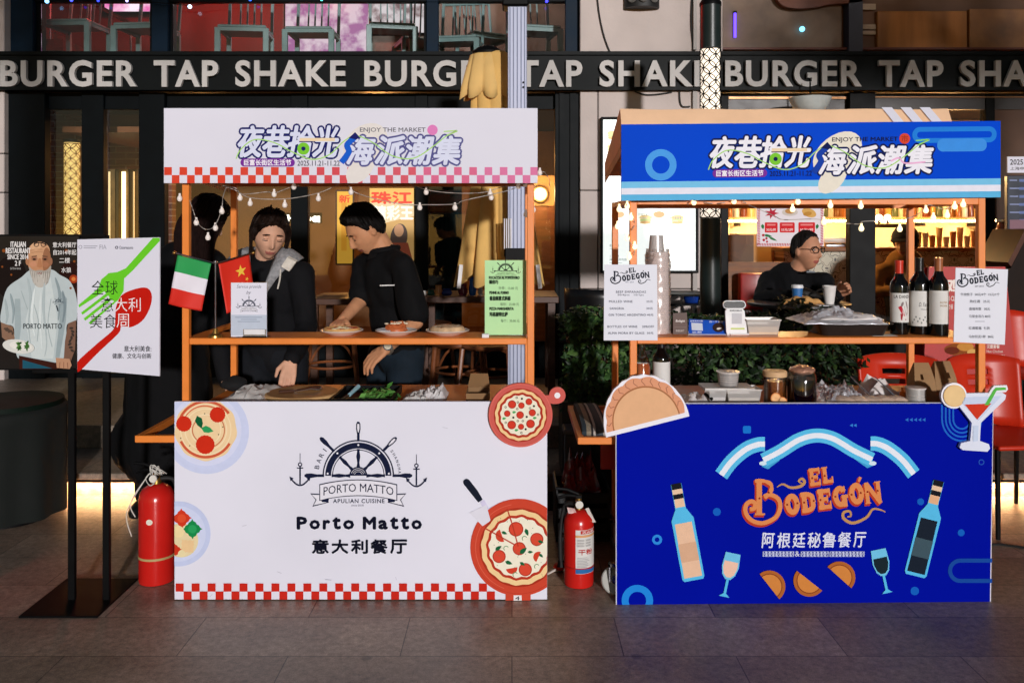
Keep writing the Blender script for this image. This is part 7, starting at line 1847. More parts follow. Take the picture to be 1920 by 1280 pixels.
# ---------------------------------------------------------------- fire extinguishers
REDE = mat('extinguisher_red', '#C8201A', .22, var=.05, spec=.6)
def extinguisher(px, py_b, wpx, py_t, lab, first):
    y = H * F / (py_b - HOR); r = wpx / 2 * y / F; x = X(px, y); h = (py_b - py_t) * y / F
    t = thing('fire_extinguisher', lab, 'fire extinguisher', (x, y, 0), 'fire extinguishers by the stalls')
    m = MB(); m.lathe((x, y, 0), [(0, .004), (r * .86, .0), (r * .97, .004), (r, .014), (r, h - r * .9), (r * .95, h - r * .6), (r * .78, h - r * .28), (r * .45, h - r * .06), (r * .26, h), (0, h)], REDE, 48); m.build('cylinder', t)
    m = MB(); m.lathe((x, y, h), [(0, -.004), (r * .28, -.004), (r * .28, .018), (r * .2, .03), (r * .2, .045), (0, .045)], BRASS, 20); m.cyl((x, y - .0, h + .028), (x, y - .035, h + .028), .014, .014, CHROME, 14); v = m.build('valve', t)
    m = MB(); m.lathe((x, y - .036, h + .028), [(0, -.002), (.016, -.002), (.016, .004), (0, .004)], mat('gauge_face', '#D8D4CC', .3), 18, Matrix.Rotation(R(90), 4, 'X')); m.build('gauge', v)
    m = MB(); m.prism([(x - .012, y - .012, h + .046), (x + .012, y - .012, h + .046), (x + .012, y + .012, h + .046), (x - .012, y + .012, h + .046)], (0, 0, .012), BLACKM); m.tube([(x, y, h + .052), (x - .05, y, h + .056), (x - .085, y, h + .045)], .007, BLACKM, 8); m.tube([(x, y, h + .06), (x - .05, y, h + .08), (x - .095, y, h + .085)], .007, BLACKM, 8); m.build('handle', t)
    m = MB(); s = 1 if first else -1
    m.tube(spline([(x + s * .015, y, h + .02), (x + s * r * .9, y + .02, h + .005), (x + s * (r + .012), y + .02, h - .1), (x + s * (r + .014), y + .015, h * .5), (x + s * (r + .012), y + .01, h * .3)], 8), .009, mat('black_rubber', '#141414'), 10); m.tube([(x + s * (r + .012), y + .01, h * .3), (x + s * (r + .012), y + .008, h * .22)], [.012, .016], BLACKM, 10); m.build('hose', t)
    m = MB(); m.lathe((x, y, 0), [(r + .0005, h * .26), (r + .002, h * .262), (r + .002, h * .282), (r + .0005, h * .284)], mat('hose_strap', '#B8A06A', .5) if first else mat('red_strap', '#A81A14', .4), 40); m.build('strap', t)
    if first:
        a = Art(lambda u, v: Vector((x + r * math.sin(u), y - r * math.cos(u), v)), base=.001); a.poly(arc(-.02, h * .655, .19, n=24, ry=.012), '#E4DECE'); a.ring(-.02, h * .655, .16, .145, '#B8A890', n=20) if 0 else None; a.text('CCC 合格', -.14, h * .66, .1, h * .648, '#B8A08A'); a.build('label_print', t)
        m = MB()
        for dx, dz in ((-.06, -.12), (-.075, -.2), (.02, .02)): m.tube(spline([(x - .015, y - .03, h + .05), (x - .03, y - .04, h + .03), (x + dx - .02, y - .07, h + dz * .5), (x + dx, y - .072, h + dz)], 6), .0022, mat('white_tie', '#CFCBC4', .5), 5)
        for k in range(7): m.tube(spline([(x - .01 + .01 * k, y - .02, h + .045), (x + .02 * math.sin(k * 2), y - .03, h + .075 + .01 * math.cos(k)), (x + .03 - .008 * k, y - .02, h + .04)], 5), .0016, mat('white_tie', '#CFCBC4'), 5)
        m.build('tie_string', t)
    else:
        m = MB(); n = 22; rr = r + .0008; u0, u1 = -.28, 1.35
        V = [[m.bm.verts.new((x + rr * math.sin(u0 + (u1 - u0) * k / n), y - rr * math.cos(u0 + (u1 - u0) * k / n), zz)) for k in range(n + 1)] for zz in (h * .21, h * .78)]
        i = m.mi(mat('label_paper', '#DAD8D4'))
        for k in range(n): m.bm.faces.new((V[0][k], V[0][k + 1], V[1][k + 1], V[1][k])).material_index = i
        lb = m.build('label', t)
        a = Art(lambda u, v: Vector((x + rr * math.sin(u), y - rr * math.cos(u), v)), base=.0012, step=.0003)
        def rc(u0_, u1_, v0, v1, c):
            k = 10; a.L += 1
            for q in range(k): a.raw([(u0_ + (u1_ - u0_) * q / k, v0), (u0_ + (u1_ - u0_) * (q + 1) / k, v0), (u0_ + (u1_ - u0_) * (q + 1) / k, v1), (u0_ + (u1_ - u0_) * q / k, v1)], ink(c))
        rc(u0, u1, h * .215, h * .27, '#2F6AA8'); rc(.05, u1, h * .73, h * .775, '#C03A34'); rc(u0, u1, h * .685, h * .715, '#D8A070')
        a.text('灭火器', .15, h * .768, 1.1, h * .737, '#F0E0DC', bold=.03); a.text('干粉', -.1, h * .53, .95, h * .46, '#C4302C', bold=.03)
        for k in range(7): rc(-.18, .5 + .1 * (k % 3), h * (.42 - k * .02), h * (.424 - k * .02), '#8A8A90')
        for k in range(3):
            for q in range(2): rc(-.15 + q * .55, .3 + q * .5, h * (.66 - k * .035), h * (.64 - k * .035), '#B9B6B4')
        a.build('label_print', lb)
        m = MB(); m.prism([(x - .05, y - .02, h + .012), (x - .02, y - .035, h + .012), (x - .01, y - .03, h - .012), (x - .045, y - .025, h - .012)], (0, .003, 0), mat('pink_tag', '#D8B8B4', .6)); m.prism([(x + .025, y - .03, h + .01), (x + .04, y - .02, h + .01), (x + .07, y - .02, h - .05), (x + .055, y - .025, h - .05)], (0, .003, 0), mat('pale_tag', '#CFC4BC', .6)); m.build('safety_tag', t)
    return t
extinguisher(294, 1088, 64, 905, 'large red fire extinguisher with string ties at the white stall\'s outer side', True)
extinguisher(1085, 1094, 56, 953, 'smaller red fire extinguisher with a printed label between the stalls', False)
t = thing('plastic_scoop', 'small red plastic scoop lying on the ground behind the labelled fire extinguisher', 'scoop', P(1048, 1075, 3.75))
m = MB(); m.ball((X(1050, 3.75), 3.75, .02), (.03, .03, .016), mat('red_plastic', '#D23418'), 14); m.build('bowl', t)
m = MB(); m.tube([(X(1046, 3.75), 3.74, .015), (X(1026, 3.75), 3.7, .006)], [.006, .004], mat('pale_tag', '#CFC4BC'), 8); m.build('handle', t)
# crate and bags in the dark gap
t = thing('plastic_crate', 'dark plastic crate of red bagged goods on the ground between the stalls', 'crate', (X(1100, 4.2), 4.25, 0))
m = MB(); x0, x1 = X(1040, 4.2), X(1140, 4.2); DC = mat('dark_crate', '#16181A', .5)
m.box((x0, 4.1, 0), (x1, 4.4, .02), DC)
for k in range(3): m.box((x0, 4.1, .04 + k * .07), (x1, 4.108, .09 + k * .07), DC, .003); m.box((x0, 4.392, .04 + k * .07), (x1, 4.4, .09 + k * .07), DC, .003)
for x in (x0, x1 - .012): m.box((x, 4.1, .02), (x + .012, 4.4, .25), DC, .003)
m.build('body', t)
crumple('plastic_bag', 'wrinkled red and clear bag stuffed in the dark crate', 'bag', x0 + .03, x1 - .03, 4.13, 4.38, .2, .16, mat('red_bag_film', '#7A1E20', .2, var=.4, vs=12, spec=.7), 61, 16, 1.2)
t = thing('storage_bin', 'grey storage bin standing behind the crate under the hedge end', 'bin', (X(1090, 4.45), 4.5, 0))
m = MB(); m.box((X(1060, 4.45), 4.45, 0), (X(1108, 4.45), 4.58, Z(815, 4.45)), mat('grey_bin', '#3E4244', .5, var=.15), .008); m.build('body', t)
m = MB(); m.box((X(1056, 4.45), 4.44, Z(815, 4.45)), (X(1112, 4.45), 4.59, Z(805, 4.45)), mat('grey_bin_lid', '#55595C', .5), .006); m.build('lid', t)

# ---------------------------------------------------------------- poster stand
YS = 3.43
t = thing('poster_stand', 'black metal poster stand on two legs with a flat base', 'poster stand', (X(165, YS), YS, 0))
for px in (133, 198):
    m = MB(); x = X(px, YS); w = .0135; m.box((x - w, YS, .009), (x + w, YS + .02, Z(690, YS)), BLACKM, .002); m.build('leg', t)
m = MB(); m.box((X(72, YS), YS - .14, .001), (X(205, YS) + .02, YS + .22, .009), BLACKM, .002); m.build('base', t)
m = MB(); m.box((X(60, YS), YS + .001, Z(700, YS)), (X(203, YS), YS + .018, Z(692, YS)), BLACKM, .002); m.box((X(-30, YS), YS + .005, Z(694, YS)), (X(60, YS), YS + .016, Z(691, YS)), BLACKM); m.box((X(-30, YS), YS + .005, Z(443, YS)), (X(196, YS), YS + .016, Z(439.5, YS)), BLACKM); m.box((X(-32, YS), YS + .02, Z(694, YS)), (X(200, YS), YS + .025, Z(441, YS)), BLACKM); m.build('frame', t)
# poster with the cook
m = MB(); m.box((X(-30, YS), YS + .004, Z(691, YS)), (X(147, YS), YS + .009, Z(443, YS)), mat('dark_poster', '#120E10', .35, var=.3, vs=4)); ps = tag(m.build('poster'), 'dark poster of a bearded cook in a white shirt holding a plate', 'poster')
a = Art(plane_y(YS + .004), clip=(-30, 443, 147, 691))
a.ell(132, 520, 22, 30, 0, '#2A1410'); a.ell(20, 520, 30, 40, 0, '#1C1412'); a.disc(138, 523, 8, '#A03A18', 16); a.disc(138, 523, 4, '#D87A3A', 12); a.rect(118, 540, 147, 560, '#3A1C12')
a.poly([(p[0], p[1]) for p in spline([(60, 505), (40, 520), (14, 540), (4, 575), (2, 605), (25, 612), (28, 640), (40, 676), (112, 678), (124, 640), (126, 608), (143, 602), (144, 560), (132, 528), (112, 515), (96, 505)], 4, True)], '#B9C4C6')
a.poly([(70, 520), (95, 520), (108, 600), (100, 672), (60, 672), (48, 600)], '#C9D2D2'); a.poly([(110, 540), (126, 560), (124, 600), (112, 670), (104, 670), (112, 600)], '#98A6AA'); a.poly([(28, 560), (38, 560), (40, 610), (34, 660), (28, 640)], '#9FADB0')
for q in ([(60, 560), (72, 600), (70, 640)], [(96, 560), (90, 610), (98, 650)], [(40, 545), (52, 580)]): a.line(spline(q, 4), 1.6, '#A3B0B2')
a.poly([(2, 604), (24, 612), (28, 634), (16, 642), (4, 632)], '#8A6A56'); a.poly([(128, 606), (143, 600), (141, 655), (132, 680), (120, 672), (122, 640)], '#7A5A4A')
for k in range(8): a.ell(134 + 3 * math.sin(k), 615 + k * 6, 4, 2.2, 30 * k, '#3E342E'); a.ell(10 + 2 * k, 616 + 2 * math.sin(k * 2) + k, 3, 1.8, 40 * k, '#54443A')
a.ell(74, 487, 22, 33, 0, '#C08A66'); a.ell(74, 470, 20, 17, 0, '#CB9A74'); a.ell(88, 490, 8, 26, 0, '#9A6A4C'); a.ell(52, 490, 3.5, 7, 0, '#B07A58'); a.ell(96, 490, 3, 7, 0, '#9A6A50')
a.poly([(p[0], p[1]) for p in spline([(55, 500), (58, 516), (66, 534), (78, 538), (90, 530), (95, 512), (96, 498), (88, 506), (74, 508), (62, 506)], 4, True)], '#A8A299'); a.ell(76, 526, 12, 13, 0, '#BDB7AE'); a.ell(75, 509, 9, 3, 0, '#A49A90'); a.ell(75, 512.5, 5, 1.6, 0, '#8A4A40')
a.ell(68, 462, 10, 7, -10, '#D9AC86'); a.ell(63, 495, 6, 5, 0, '#C98E6E'); a.ell(86, 496, 6, 5, 0, '#A87254'); a.ell(65, 485, 6, 4, 0, '#A4745A'); a.ell(85, 485, 6, 4, 0, '#8E6048'); a.line(spline([(58, 470), (68, 467), (80, 468)], 3), .9, '#A87A5C'); a.line(spline([(59, 474), (70, 472), (84, 473)], 3), .8, '#A87A5C')
for k in range(26): a.line([(60 + k * 1.35, 508 + 5 * abs(math.sin(k))), (61 + k * 1.25 + math.sin(k * 2), 524 + 9 * math.sin(k * .12 * math.pi))], .8, ['#D6D0C8', '#8A847C', '#B5AEA4'][k % 3]); a.L -= .9
for q, c in (([(52, 520), (58, 560), (54, 610), (60, 660)], '#AEBABC'), ([(84, 530), (82, 580), (88, 640), (84, 668)], '#B2BEC0'), ([(104, 520), (112, 550), (110, 600)], '#8E9CA0'), ([(20, 550), (26, 580), (24, 606)], '#93A2A6'), ([(66, 540), (60, 590), (66, 630)], '#DCE4E4'), ([(78, 545), (76, 600), (80, 655)], '#D6DEDE'), ([(118, 545), (122, 575), (118, 604)], '#7E8C92'), ([(10, 560), (14, 590), (12, 606)], '#A9B6B8')): a.line(spline(q, 4), [1.2, 3.4, 4.6, 5, 4.6, 3.8, 3, 2.4, 2, 1.6, 1.3, 1, .8][:len(spline(q, 4))] if len(spline(q, 4)) <= 13 else 2.5, c)
a.discs([(125, 470, 3), (140, 490, 2.4), (8, 470, 3.4), (22, 515, 2), (133, 540, 2.2), (5, 500, 2)], '#8A4A20', 10)
a.line([(60, 481), (70, 480)], 2, '#6A4A38'); a.line([(80, 480), (90, 481)], 2, '#6A4A38'); a.ell(65, 486, 3.2, 1.8, 0, '#2E221C'); a.ell(85, 486, 3.2, 1.8, 0, '#2E221C'); a.poly([(73, 484), (77, 484), (80, 500), (75, 502), (70, 500)], '#B47C58')
a.line(spline([(64, 459), (70, 455), (82, 456), (88, 460)], 4), 2, '#3A2E2A'); a.ring(69, 458, 5, 3.8, '#2A2422', n=14); a.ring(82, 458, 5, 3.8, '#2A2422', n=14)
a.text('ITALIAN', 21, 453, 49, 463, '#E8E4E2', bold=.03); a.text('RESTAURANT', 12, 465, 58, 475, '#E8E4E2', bold=.03); a.text('SINCE 2014', 15, 477, 54, 486, '#E8E4E2', bold=.03); a.text('2 F', 29, 489, 40, 498, '#E8E4E2', bold=.03); a.text('Chef Driven Naturale', 20, 501, 40, 505, '#C8C4C2', shear=.3)
a.text('意大利餐厅', 100, 454, 144, 464, '#E8E4E2', bold=.01); a.text('自2014年起', 101, 468, 144, 478, '#E8E4E2', bold=.01); a.text('二楼', 112, 483, 132, 493, '#E8E4E2', bold=.01); a.text('水狼', 116, 501, 134, 511, '#E8E4E2', bold=.01)
wheel_logo(a, 110, 566, .085, '#3A4650', '#B9C4C6', False); a.line([(107, 572), (110, 583)], 2, '#2E363E'); a.text('PORTO MATTO', 45, 606, 117, 616, '#2E363C', bold=.0)
a.ell(36, 649, 30, 13, 8, '#D8D8D2'); a.ell(40, 648, 21, 8, 8, '#E6E4DC')
for k in range(16): a.poly(leaf(42 + 10 * math.cos(k * 2.1), 648 + 5 * math.sin(k * 1.7), 6, 2, k * 37), ['#3E6A2E', '#5C8A44', '#2E5224'][k % 3])
a.poly([(37, 666), (108, 680), (108, 688), (112, 692), (38, 692)], '#3A1A14'); a.poly([(44, 674), (100, 690), (44, 690)], '#1E5468')
a.poly([(106, 670), (132, 672), (136, 684), (132, 691), (108, 689)], '#B98A6C'); a.line([(114, 678), (113, 690)], 1.4, '#8A5E48'); a.line([(121, 678), (121, 691)], 1.4, '#8A5E48'); a.line([(128, 679), (129, 690)], 1.4, '#8A5E48')
a.build('artwork_print', ps)
# fork and spoon poster, turned a little
pa, pb = P(145, 570, 3.425), P(300, 570, 3.37)
nP = Vector((pb.y - pa.y, -(pb.x - pa.x), 0)).normalized(); nP = nP if nP.y < 0 else -nP
rp_ = plane_ray(pa, nP)
m = MB(); m.prism([rp_(145, 449), rp_(299.5, 445), rp_(299, 705), rp_(145, 691.5)], -nP * .006, WHITEB); ps = tag(m.build('poster'), 'white poster with a green fork and a red spoon', 'poster')
a = Art(rp_, nP, clip=(145.3, 446, 299.5, 704))
a.poly([(p[0], p[1]) for p in [(299.5, 446), (287, 446), (236, 503), (220, 510), (204, 512), (190, 524), (185, 540), (147, 572), (149, 576), (196, 546), (199, 550), (152, 586), (155, 590), (203, 554), (206, 558), (157, 597), (160, 601), (210, 562), (214, 565), (166, 605), (170, 608), (222, 562), (232, 545), (233, 522), (248, 508), (299.5, 452)]], '#6CD12C')
a.poly([(p[0], p[1]) for p in spline([(260, 540), (278, 541), (285, 556), (280, 580), (266, 602), (246, 613), (228, 612), (222, 625), (185, 660), (147, 697), (144, 680), (180, 646), (212, 618), (216, 600), (218, 575), (230, 552)], 5, True)], '#C61D12')
for tx, x0, y0, col in (('全', 172, 526, '#1E2A1E'), ('球', 198, 526, '#1E2A1E'), ('意', 190, 558, '#1E2420'), ('大', 216, 558, '#F4EEF0'), ('利', 241, 558, '#F4EEF0'), ('美', 169, 589, '#1E2420'), ('食', 195, 589, '#1E2420'), ('周', 219, 588, '#F4EEF0')): a.text(tx, x0, y0, x0 + 23, y0 + 26, col, bold=-.004)
a.text('意大利美食:', 233, 648, 284, 659, '#1E1E26', bold=.01); a.text('健康、文化与创新', 211, 662, 284, 672, '#1E1E26', bold=.01)
a.ring(151, 463, 3.5, 2.4, '#9A9AA6', n=14); a.rect(157, 460.5, 183, 462, '#A8A8B4'); a.rect(157, 464, 180, 465.5, '#A8A8B4'); a.text('FIA', 187, 459, 200, 467, '#A0A0AC'); a.ring(219, 464, 3, 1.6, '#5A5A66', n=14); a.text('Osservatorio', 224, 461, 250, 467, '#6A6A76', bold=.01)
a.build('artwork_print', ps)

# cable on the pavement
m = MB(); m.tube([Vector((p[0], p[1], .006)) for p in spline([(1.98, 3.9), (2.25, 4.05), (2.5, 3.98), (2.9, 4.12), (3.4, 4.0)], 8)], .006, CAB); tag(m.build('cable'), 'black cable lying on the pavement beside the blue stall\'s outer side', 'cable')
# ================================================================ people
def remesh(mb, voxel, smooth, disp=None):
    me = bpy.data.meshes.new('tmp'); bmesh.ops.recalc_face_normals(mb.bm, faces=mb.bm.faces); mb.bm.to_mesh(me); mb.bm.free()
    o = bpy.data.objects.new('tmp', me); COL.objects.link(o)
    r = o.modifiers.new('r', 'REMESH'); r.mode = 'VOXEL'; r.voxel_size = voxel
    s = o.modifiers.new('s', 'SMOOTH'); s.factor = .5; s.iterations = smooth
    out = bpy.data.meshes.new_from_object(o.evaluated_get(bpy.context.evaluated_depsgraph_get()))
    bpy.data.objects.remove(o); bpy.data.meshes.remove(me)
    out.materials.clear()
    if disp:
        ns = [v.normal.copy() for v in out.vertices]
        for v, n in zip(out.vertices, ns): v.co += n * disp(v.co)
    out.shade_smooth()
    return out
def capsule(m, p0, r0, p1, r1, mt):
    m.ball(p0, r0, mt, 14); m.ball(p1, r1, mt, 14); m.cyl(p0, p1, r0, r1, mt, 14)
def sstep(a, b, x): t = max(0, min(1, (x - a) / (b - a))); return t * t * (3 - 2 * t)
def gs(x, s): return math.exp(-(x / s) ** 2)
def face_point(d):
    """unit direction -> point on a life-size head about its centre, face towards -y"""
    x, y, z = d.x * .074, d.y * .095, d.z * .117
    f = sstep(.1, .9, -d.y)
    lo = sstep(0, -.9, d.z)
    x *= 1 - .30 * lo
    if d.y > 0: y *= 1 - .28 * lo
    else: y *= 1 + .04 * lo
    y += f * .008 * (1 - abs(d.z))
    y -= f * (.024 * gs(x, .010) * sstep(.03, -.026, z) * sstep(-.046, -.034, z) + .004 * gs(x, .016) * gs(z + .032, .012))
    y += f * .010 * (gs(abs(x) - .031, .014) * gs(z - .010, .013))
    y -= f * (.004 * gs(z - .030, .012) * gs(x, .05) + .005 * gs(abs(x) - .038, .018) * gs(z + .022, .018) + .007 * gs(x, .024) * gs(z + .064, .011) + .008 * gs(x, .02) * gs(z + .10, .016))
    y += f * (.005 * gs(x, .022) * gs(z + .0645, .0028) + .003 * gs(x, .03) * gs(z + .082, .007))
    return Vector((x, y, z))
def interp(tab, x):
    for (a, fa), (b, fb) in zip(tab, tab[1:]):
        if x <= b: return fa + (fb - fa) * max(0, (x - a) / (b - a))
    return tab[-1][1]
def sphere_dirs(nu, nv):
    return [[Vector((math.cos(2 * math.pi * i / nu) * math.sin(math.pi * j / nv), math.sin(2 * math.pi * i / nu) * math.sin(math.pi * j / nv), math.cos(math.pi * j / nv))) for i in range(nu)] for j in range(1, nv)]
def add_shell(m, M, fn, mt, nu=56, nv=44):
    m.rings([[M @ fn(d) for d in r] for r in sphere_dirs(nu, nv)], mt)
HL = {'short': [(-1, .66), (-.7, .60), (-.45, .42), (-.3, .18), (-.12, .02), (.1, -.1), (.3, -.25), (.6, -.5), (1, -.55)],
      'tied': [(-1, .72), (-.85, .62), (-.65, .36), (-.45, .05), (-.3, -.2), (.0, -.25), (.3, -.35), (.6, -.5), (1, -.55)],
      'long': [(-1, .62), (-.75, .45), (-.55, -.2), (-.3, -.9), (1, -1)],
      'receding': [(-1, .72), (-.6, .70), (-.35, .35), (-.1, .1), (.1, -.1), (.3, -.25), (.6, -.5), (1, -.5)]}
def hair_fn(style, thick, seed):
    def f(d):
        p = face_point(d)
        part = .012 * gs(d.x - .12, .07) * sstep(.3, .7, d.z) if style == 'tied' else 0
        e = d.z - interp(HL[style], d.y) + .05 * noise.noise(d * 9 + Vector((seed, 0, 0)))
        k = sstep(-.06, .10, e)
        st = noise.noise(Vector((d.x * 15 + seed, d.y * 15, d.z * 4))) * .005 + noise.noise(Vector((d.x * 34, d.y * 34 + seed, d.z * 9))) * .003
        return p + d * (-.014 * (1 - k) + k * (thick * ((.28 + .72 * sstep(.25, .8, d.z)) if style == 'short' else (.55 + .45 * sstep(-.3, .8, d.z))) + st * (2.2 if style in ('tied', 'long') else 1.2) - part))
    return f
def hand(m, w, d, n, mt, curl=(.5, .6), spread=1., s=1., side=1):
    """palm, four jointed fingers of unequal length and a thumb from the palm's side"""
    d, n = Vector(d).normalized(), Vector(n); n = (n - d * n.dot(d)).normalized(); u = d.cross(n) * side
    base = w
    for off, ml, fl in ((.030, .078, .066), (.011, .084, .078), (-.009, .081, .073), (-.028, .073, .056)):
        kn = base + d * ml * s + u * off * s
        capsule(m, base + u * off * .6 * s + d * .015 * s, .0135 * s, kn, .0105 * s, mt)
        c1 = curl[0]; d1 = (d * math.cos(c1) - n * math.sin(c1) + u * off * 1.5 * spread).normalized()
        k2 = kn + d1 * fl * .55 * s; capsule(m, kn, .0095 * s, k2, .0085 * s, mt)
        c2 = c1 + curl[1]; d2 = (d * math.cos(c2) - n * math.sin(c2)).normalized()
        capsule(m, k2, .0085 * s, k2 + d2 * fl * .5 * s, .0068 * s, mt)
    t0 = base + d * .018 * s + u * .026 * s; t1 = t0 + (d * .7 + u * .65 - n * .35).normalized() * .042 * s
    capsule(m, t0, .0145 * s, t1, .0105 * s, mt); capsule(m, t1, .0105 * s, t1 + (d * .92 + u * .1 - n * .35).normalized() * .034 * s, .0078 * s, mt)

def person(lab, J, head, skin, hairc, style, top, bottom, sleeves=1., hands=None, voxel=.0045, thick=.018, coat=None, lids=True, ears=True, lip='#A0584E', bulk=1., group=None):
    J = {k: Vector(v) for k, v in J.items()}
    hc, yaw, pitch, roll, hs = head
    hc = Vector(hc)
    M = Matrix.Translation(hc) @ Matrix.Rotation(R(yaw), 4, 'Z') @ Matrix.Rotation(R(pitch), 4, 'X') @ Matrix.Rotation(R(roll), 4, 'Y') @ Matrix.Scale(hs, 4)
    SK = mat('skin_' + skin.strip('#'), skin, .55, var=.10, vs=26, spec=.25, bump=.12, bs=170); LIP = mat('lips_' + lip.strip('#'), lip, .4)
    t = thing('person', lab, 'person', (J['pelvis'].x, J['pelvis'].y, min(J['aL'].z, J['aR'].z) - .08))
    lat = (J['sL'] - J['sR']).normalized(); up = (J['neck'] - J['pelvis']).normalized(); fw = lat.cross(up).normalized()
    B = Matrix((lat, fw, lat.cross(fw) if lat.cross(fw).dot(up) > 0 else -lat.cross(fw))).transposed()
    chest = J['neck'].lerp(J['pelvis'], .33); belly = J['neck'].lerp(J['pelvis'], .68); hw = (J['sL'] - J['sR']).length / 2
    def torso(m, g, mt):
        m.ball(chest, (hw * .86 + g, .105 + g, .19 + g), mt, 20, B); m.ball(belly, (hw * .76 + g, .10 * bulk + g, .17 + g), mt, 20, B); m.ball(J['pelvis'], (hw * .80 + g, .105 + g, .14 + g), mt, 20, B)
        for s in ('sL', 'sR'):
            capsule(m, J['neck'].lerp(J[s], .25) - up * .015, .045 + g, J[s], .05 + g, mt)
    m = MB(); torso(m, 0, SK)
    add_shell(m, M, face_point, SK, 72, 56)
    if ears:
        for s in (-1, 1): m.ball(M @ Vector((s * .073, .010, -.002)), (.011 * hs, .020 * hs, .031 * hs), SK, 12, (M.to_3x3() @ Matrix.Rotation(R(s * 18), 3, 'Z')).normalized())
    capsule(m, J['neck'] - up * .03, .062 * hs, M @ Vector((0, .028, -.06)), .052 * hs, SK)
    for a in 'LR':
        capsule(m, J['s' + a], .05, J['e' + a], .04, SK); capsule(m, J['e' + a], .039, J['w' + a], .026, SK)
        capsule(m, J['h' + a], .085, J['k' + a], .058, SK); capsule(m, J['k' + a], .056, J['a' + a], .038, SK)
        hd = (hands or {}).get(a)
        if hd is None: hd = dict(d=(J['w' + a] - J['e' + a]), n=fw)
        hand(m, J['w' + a], hd['d'], hd['n'], SK, hd.get('curl', (.5, .6)), side=1 if a == 'L' else -1)
    me = remesh(m, voxel, 3)
    for k in (SK, LIP): me.materials.append(k)
    Mi = M.inverted()
    for p in me.polygons:
        q = Mi @ p.center
        if q.y < -.07 and abs(q.x) < .024 and -.0735 < q.z < -.056: p.material_index = 1
    link('body', me, t)
    # eyes, brows
    for s in (-1, 1):
        m = MB(); c = M @ Vector((s * .031, -.0795, .007)); R3 = M.to_3x3().normalized()
        if lids: m.ball(c + R3 @ Vector((0, .0012, .002)) * hs, (.0150 * hs, .0062 * hs, .0072 * hs), SK, 12, R3); dz = -.0035
        else: m.ball(c, (.0145 * hs, .006 * hs, .0045 * hs), mat('eye_white', '#B9AEA6', .3), 12, R3); m.ball(c + R3 @ Vector((0, -.0032, 0)) * hs, (.006 * hs, .0036 * hs, .0047 * hs), mat('eye_dark', '#120C0A', .15), 10, R3); dz = .0115
        m.tube([M @ Vector((s * (.031 + dx), -.0835 + abs(dx) * .35, dz - abs(dx) * (.25 if not lids else -.12))) for dx in (-.015, -.007, 0, .007, .015)], .0017 * hs, mat('eye_dark', '#120C0A'), 5); m.build('eye', t)
        m = MB(); m.tube([M @ Vector((s * (.031 + dx), -.088 + max(0, dx) * .45 + abs(dx) * .1, .027 - max(0, dx) * .25)) for dx in (-.016, -.006, .006, .017)], [.002 * hs, .0034 * hs, .003 * hs, .0014 * hs], mat('hair_' + hairc.strip('#'), hairc, .6, var=.4, vs=60, spec=.15), 6); m.build('eyebrow', t)
    HM = mat('hair_' + hairc.strip('#'), hairc, .6, var=.4, vs=60, spec=.15)
    m = MB(); add_shell(m, M, hair_fn(style, thick, len(lab)), HM, 90, 64); rnd = random.Random(len(lab)); hf = hair_fn(style, thick, len(lab))
    for _ in range(230):
        az = rnd.uniform(0, 6.283); pts = []
        for q in range(7):
            z = .98 - q * (.22 if style != 'short' else .18); w = math.sqrt(max(0, 1 - z * z)); aa = az + .5 * math.sin(az) * (1 - z) * .3
            d = Vector((math.cos(aa) * w, math.sin(aa) * w, z))
            if z < interp(HL[style], d.y) - .02: break
            pts.append(M @ (hf(d) + d * (.0015 + .003 * rnd.random())))
        if len(pts) > 2: pp = spline(pts, 3); m.tube(pp, [.0022 * hs * (1 - .6 * i / len(pp)) for i in range(len(pp))], HM, 4)
    hair = m.build('hair', t, smooth=80)
    # clothes
    m = MB(); TOPM = mat('cloth_' + top.strip('#'), top, .85, var=.25, vs=14, bump=.15, bs=160, spec=.2)
    torso(m, .020, TOPM)
    for a in 'LR':
        e = J['e' + a]; w = J['w' + a]
        if sleeves >= 1:
            capsule(m, J['s' + a], .068, e, .056, TOPM); capsule(m, e, .055, e.lerp(w, .93), .043, TOPM)
        else: capsule(m, J['s' + a], .068, J['s' + a].lerp(e, .85), .070, TOPM)
    m.ball(J['neck'] + up * .01, (.080, .075, .035), TOPM, 16, B)
    if coat is not None:
        capsule(m, J['pelvis'], .2, Vector((J['pelvis'].x, J['pelvis'].y, coat + .2)), .24, TOPM); capsule(m, Vector((J['pelvis'].x - .1, J['pelvis'].y, coat + .24)), .2, Vector((J['pelvis'].x + .1, J['pelvis'].y, coat + .24)), .2, TOPM)
    me = remesh(m, .009, 5, lambda p: .007 * noise.noise(Vector((p.x * 9, p.y * 9, p.z * 5))) + .006 * noise.noise(Vector((p.x * 20, p.y * 20, p.z * 13 + p.x * 12))))
    me.materials.append(TOPM); shirt = link('jacket' if sleeves >= 1 else 'shirt', me, t)
    m = MB(); BM = mat('cloth_' + bottom.strip('#'), bottom, .85, var=.25, vs=10, bump=.15, bs=160, spec=.2)
    m.ball(J['pelvis'] - up * .02, (hw * .86 + .012, .125, .14), BM, 18, B)
    for a in 'LR': capsule(m, J['h' + a], .10, J['k' + a], .075, BM); capsule(m, J['k' + a], .073, J['a' + a] + Vector((0, 0, .02)), .058, BM)
    me = remesh(m, .012, 4, lambda p: .006 * noise.noise(p * 9)); me.materials.append(BM); link('trousers', me, t)
    for a in 'LR':
        m = MB(); c = J['a' + a]; vs = m.ball(c + Vector((0, -.055, -.035)), (.045, .125, .045), mat('dark_shoe', '#121212', .4), 16)
        for v in vs: v.co.z = max(v.co.z, c.z - .079)
        m.build('shoe', t)
    return t, M, hair, shirt, HM, fw, up

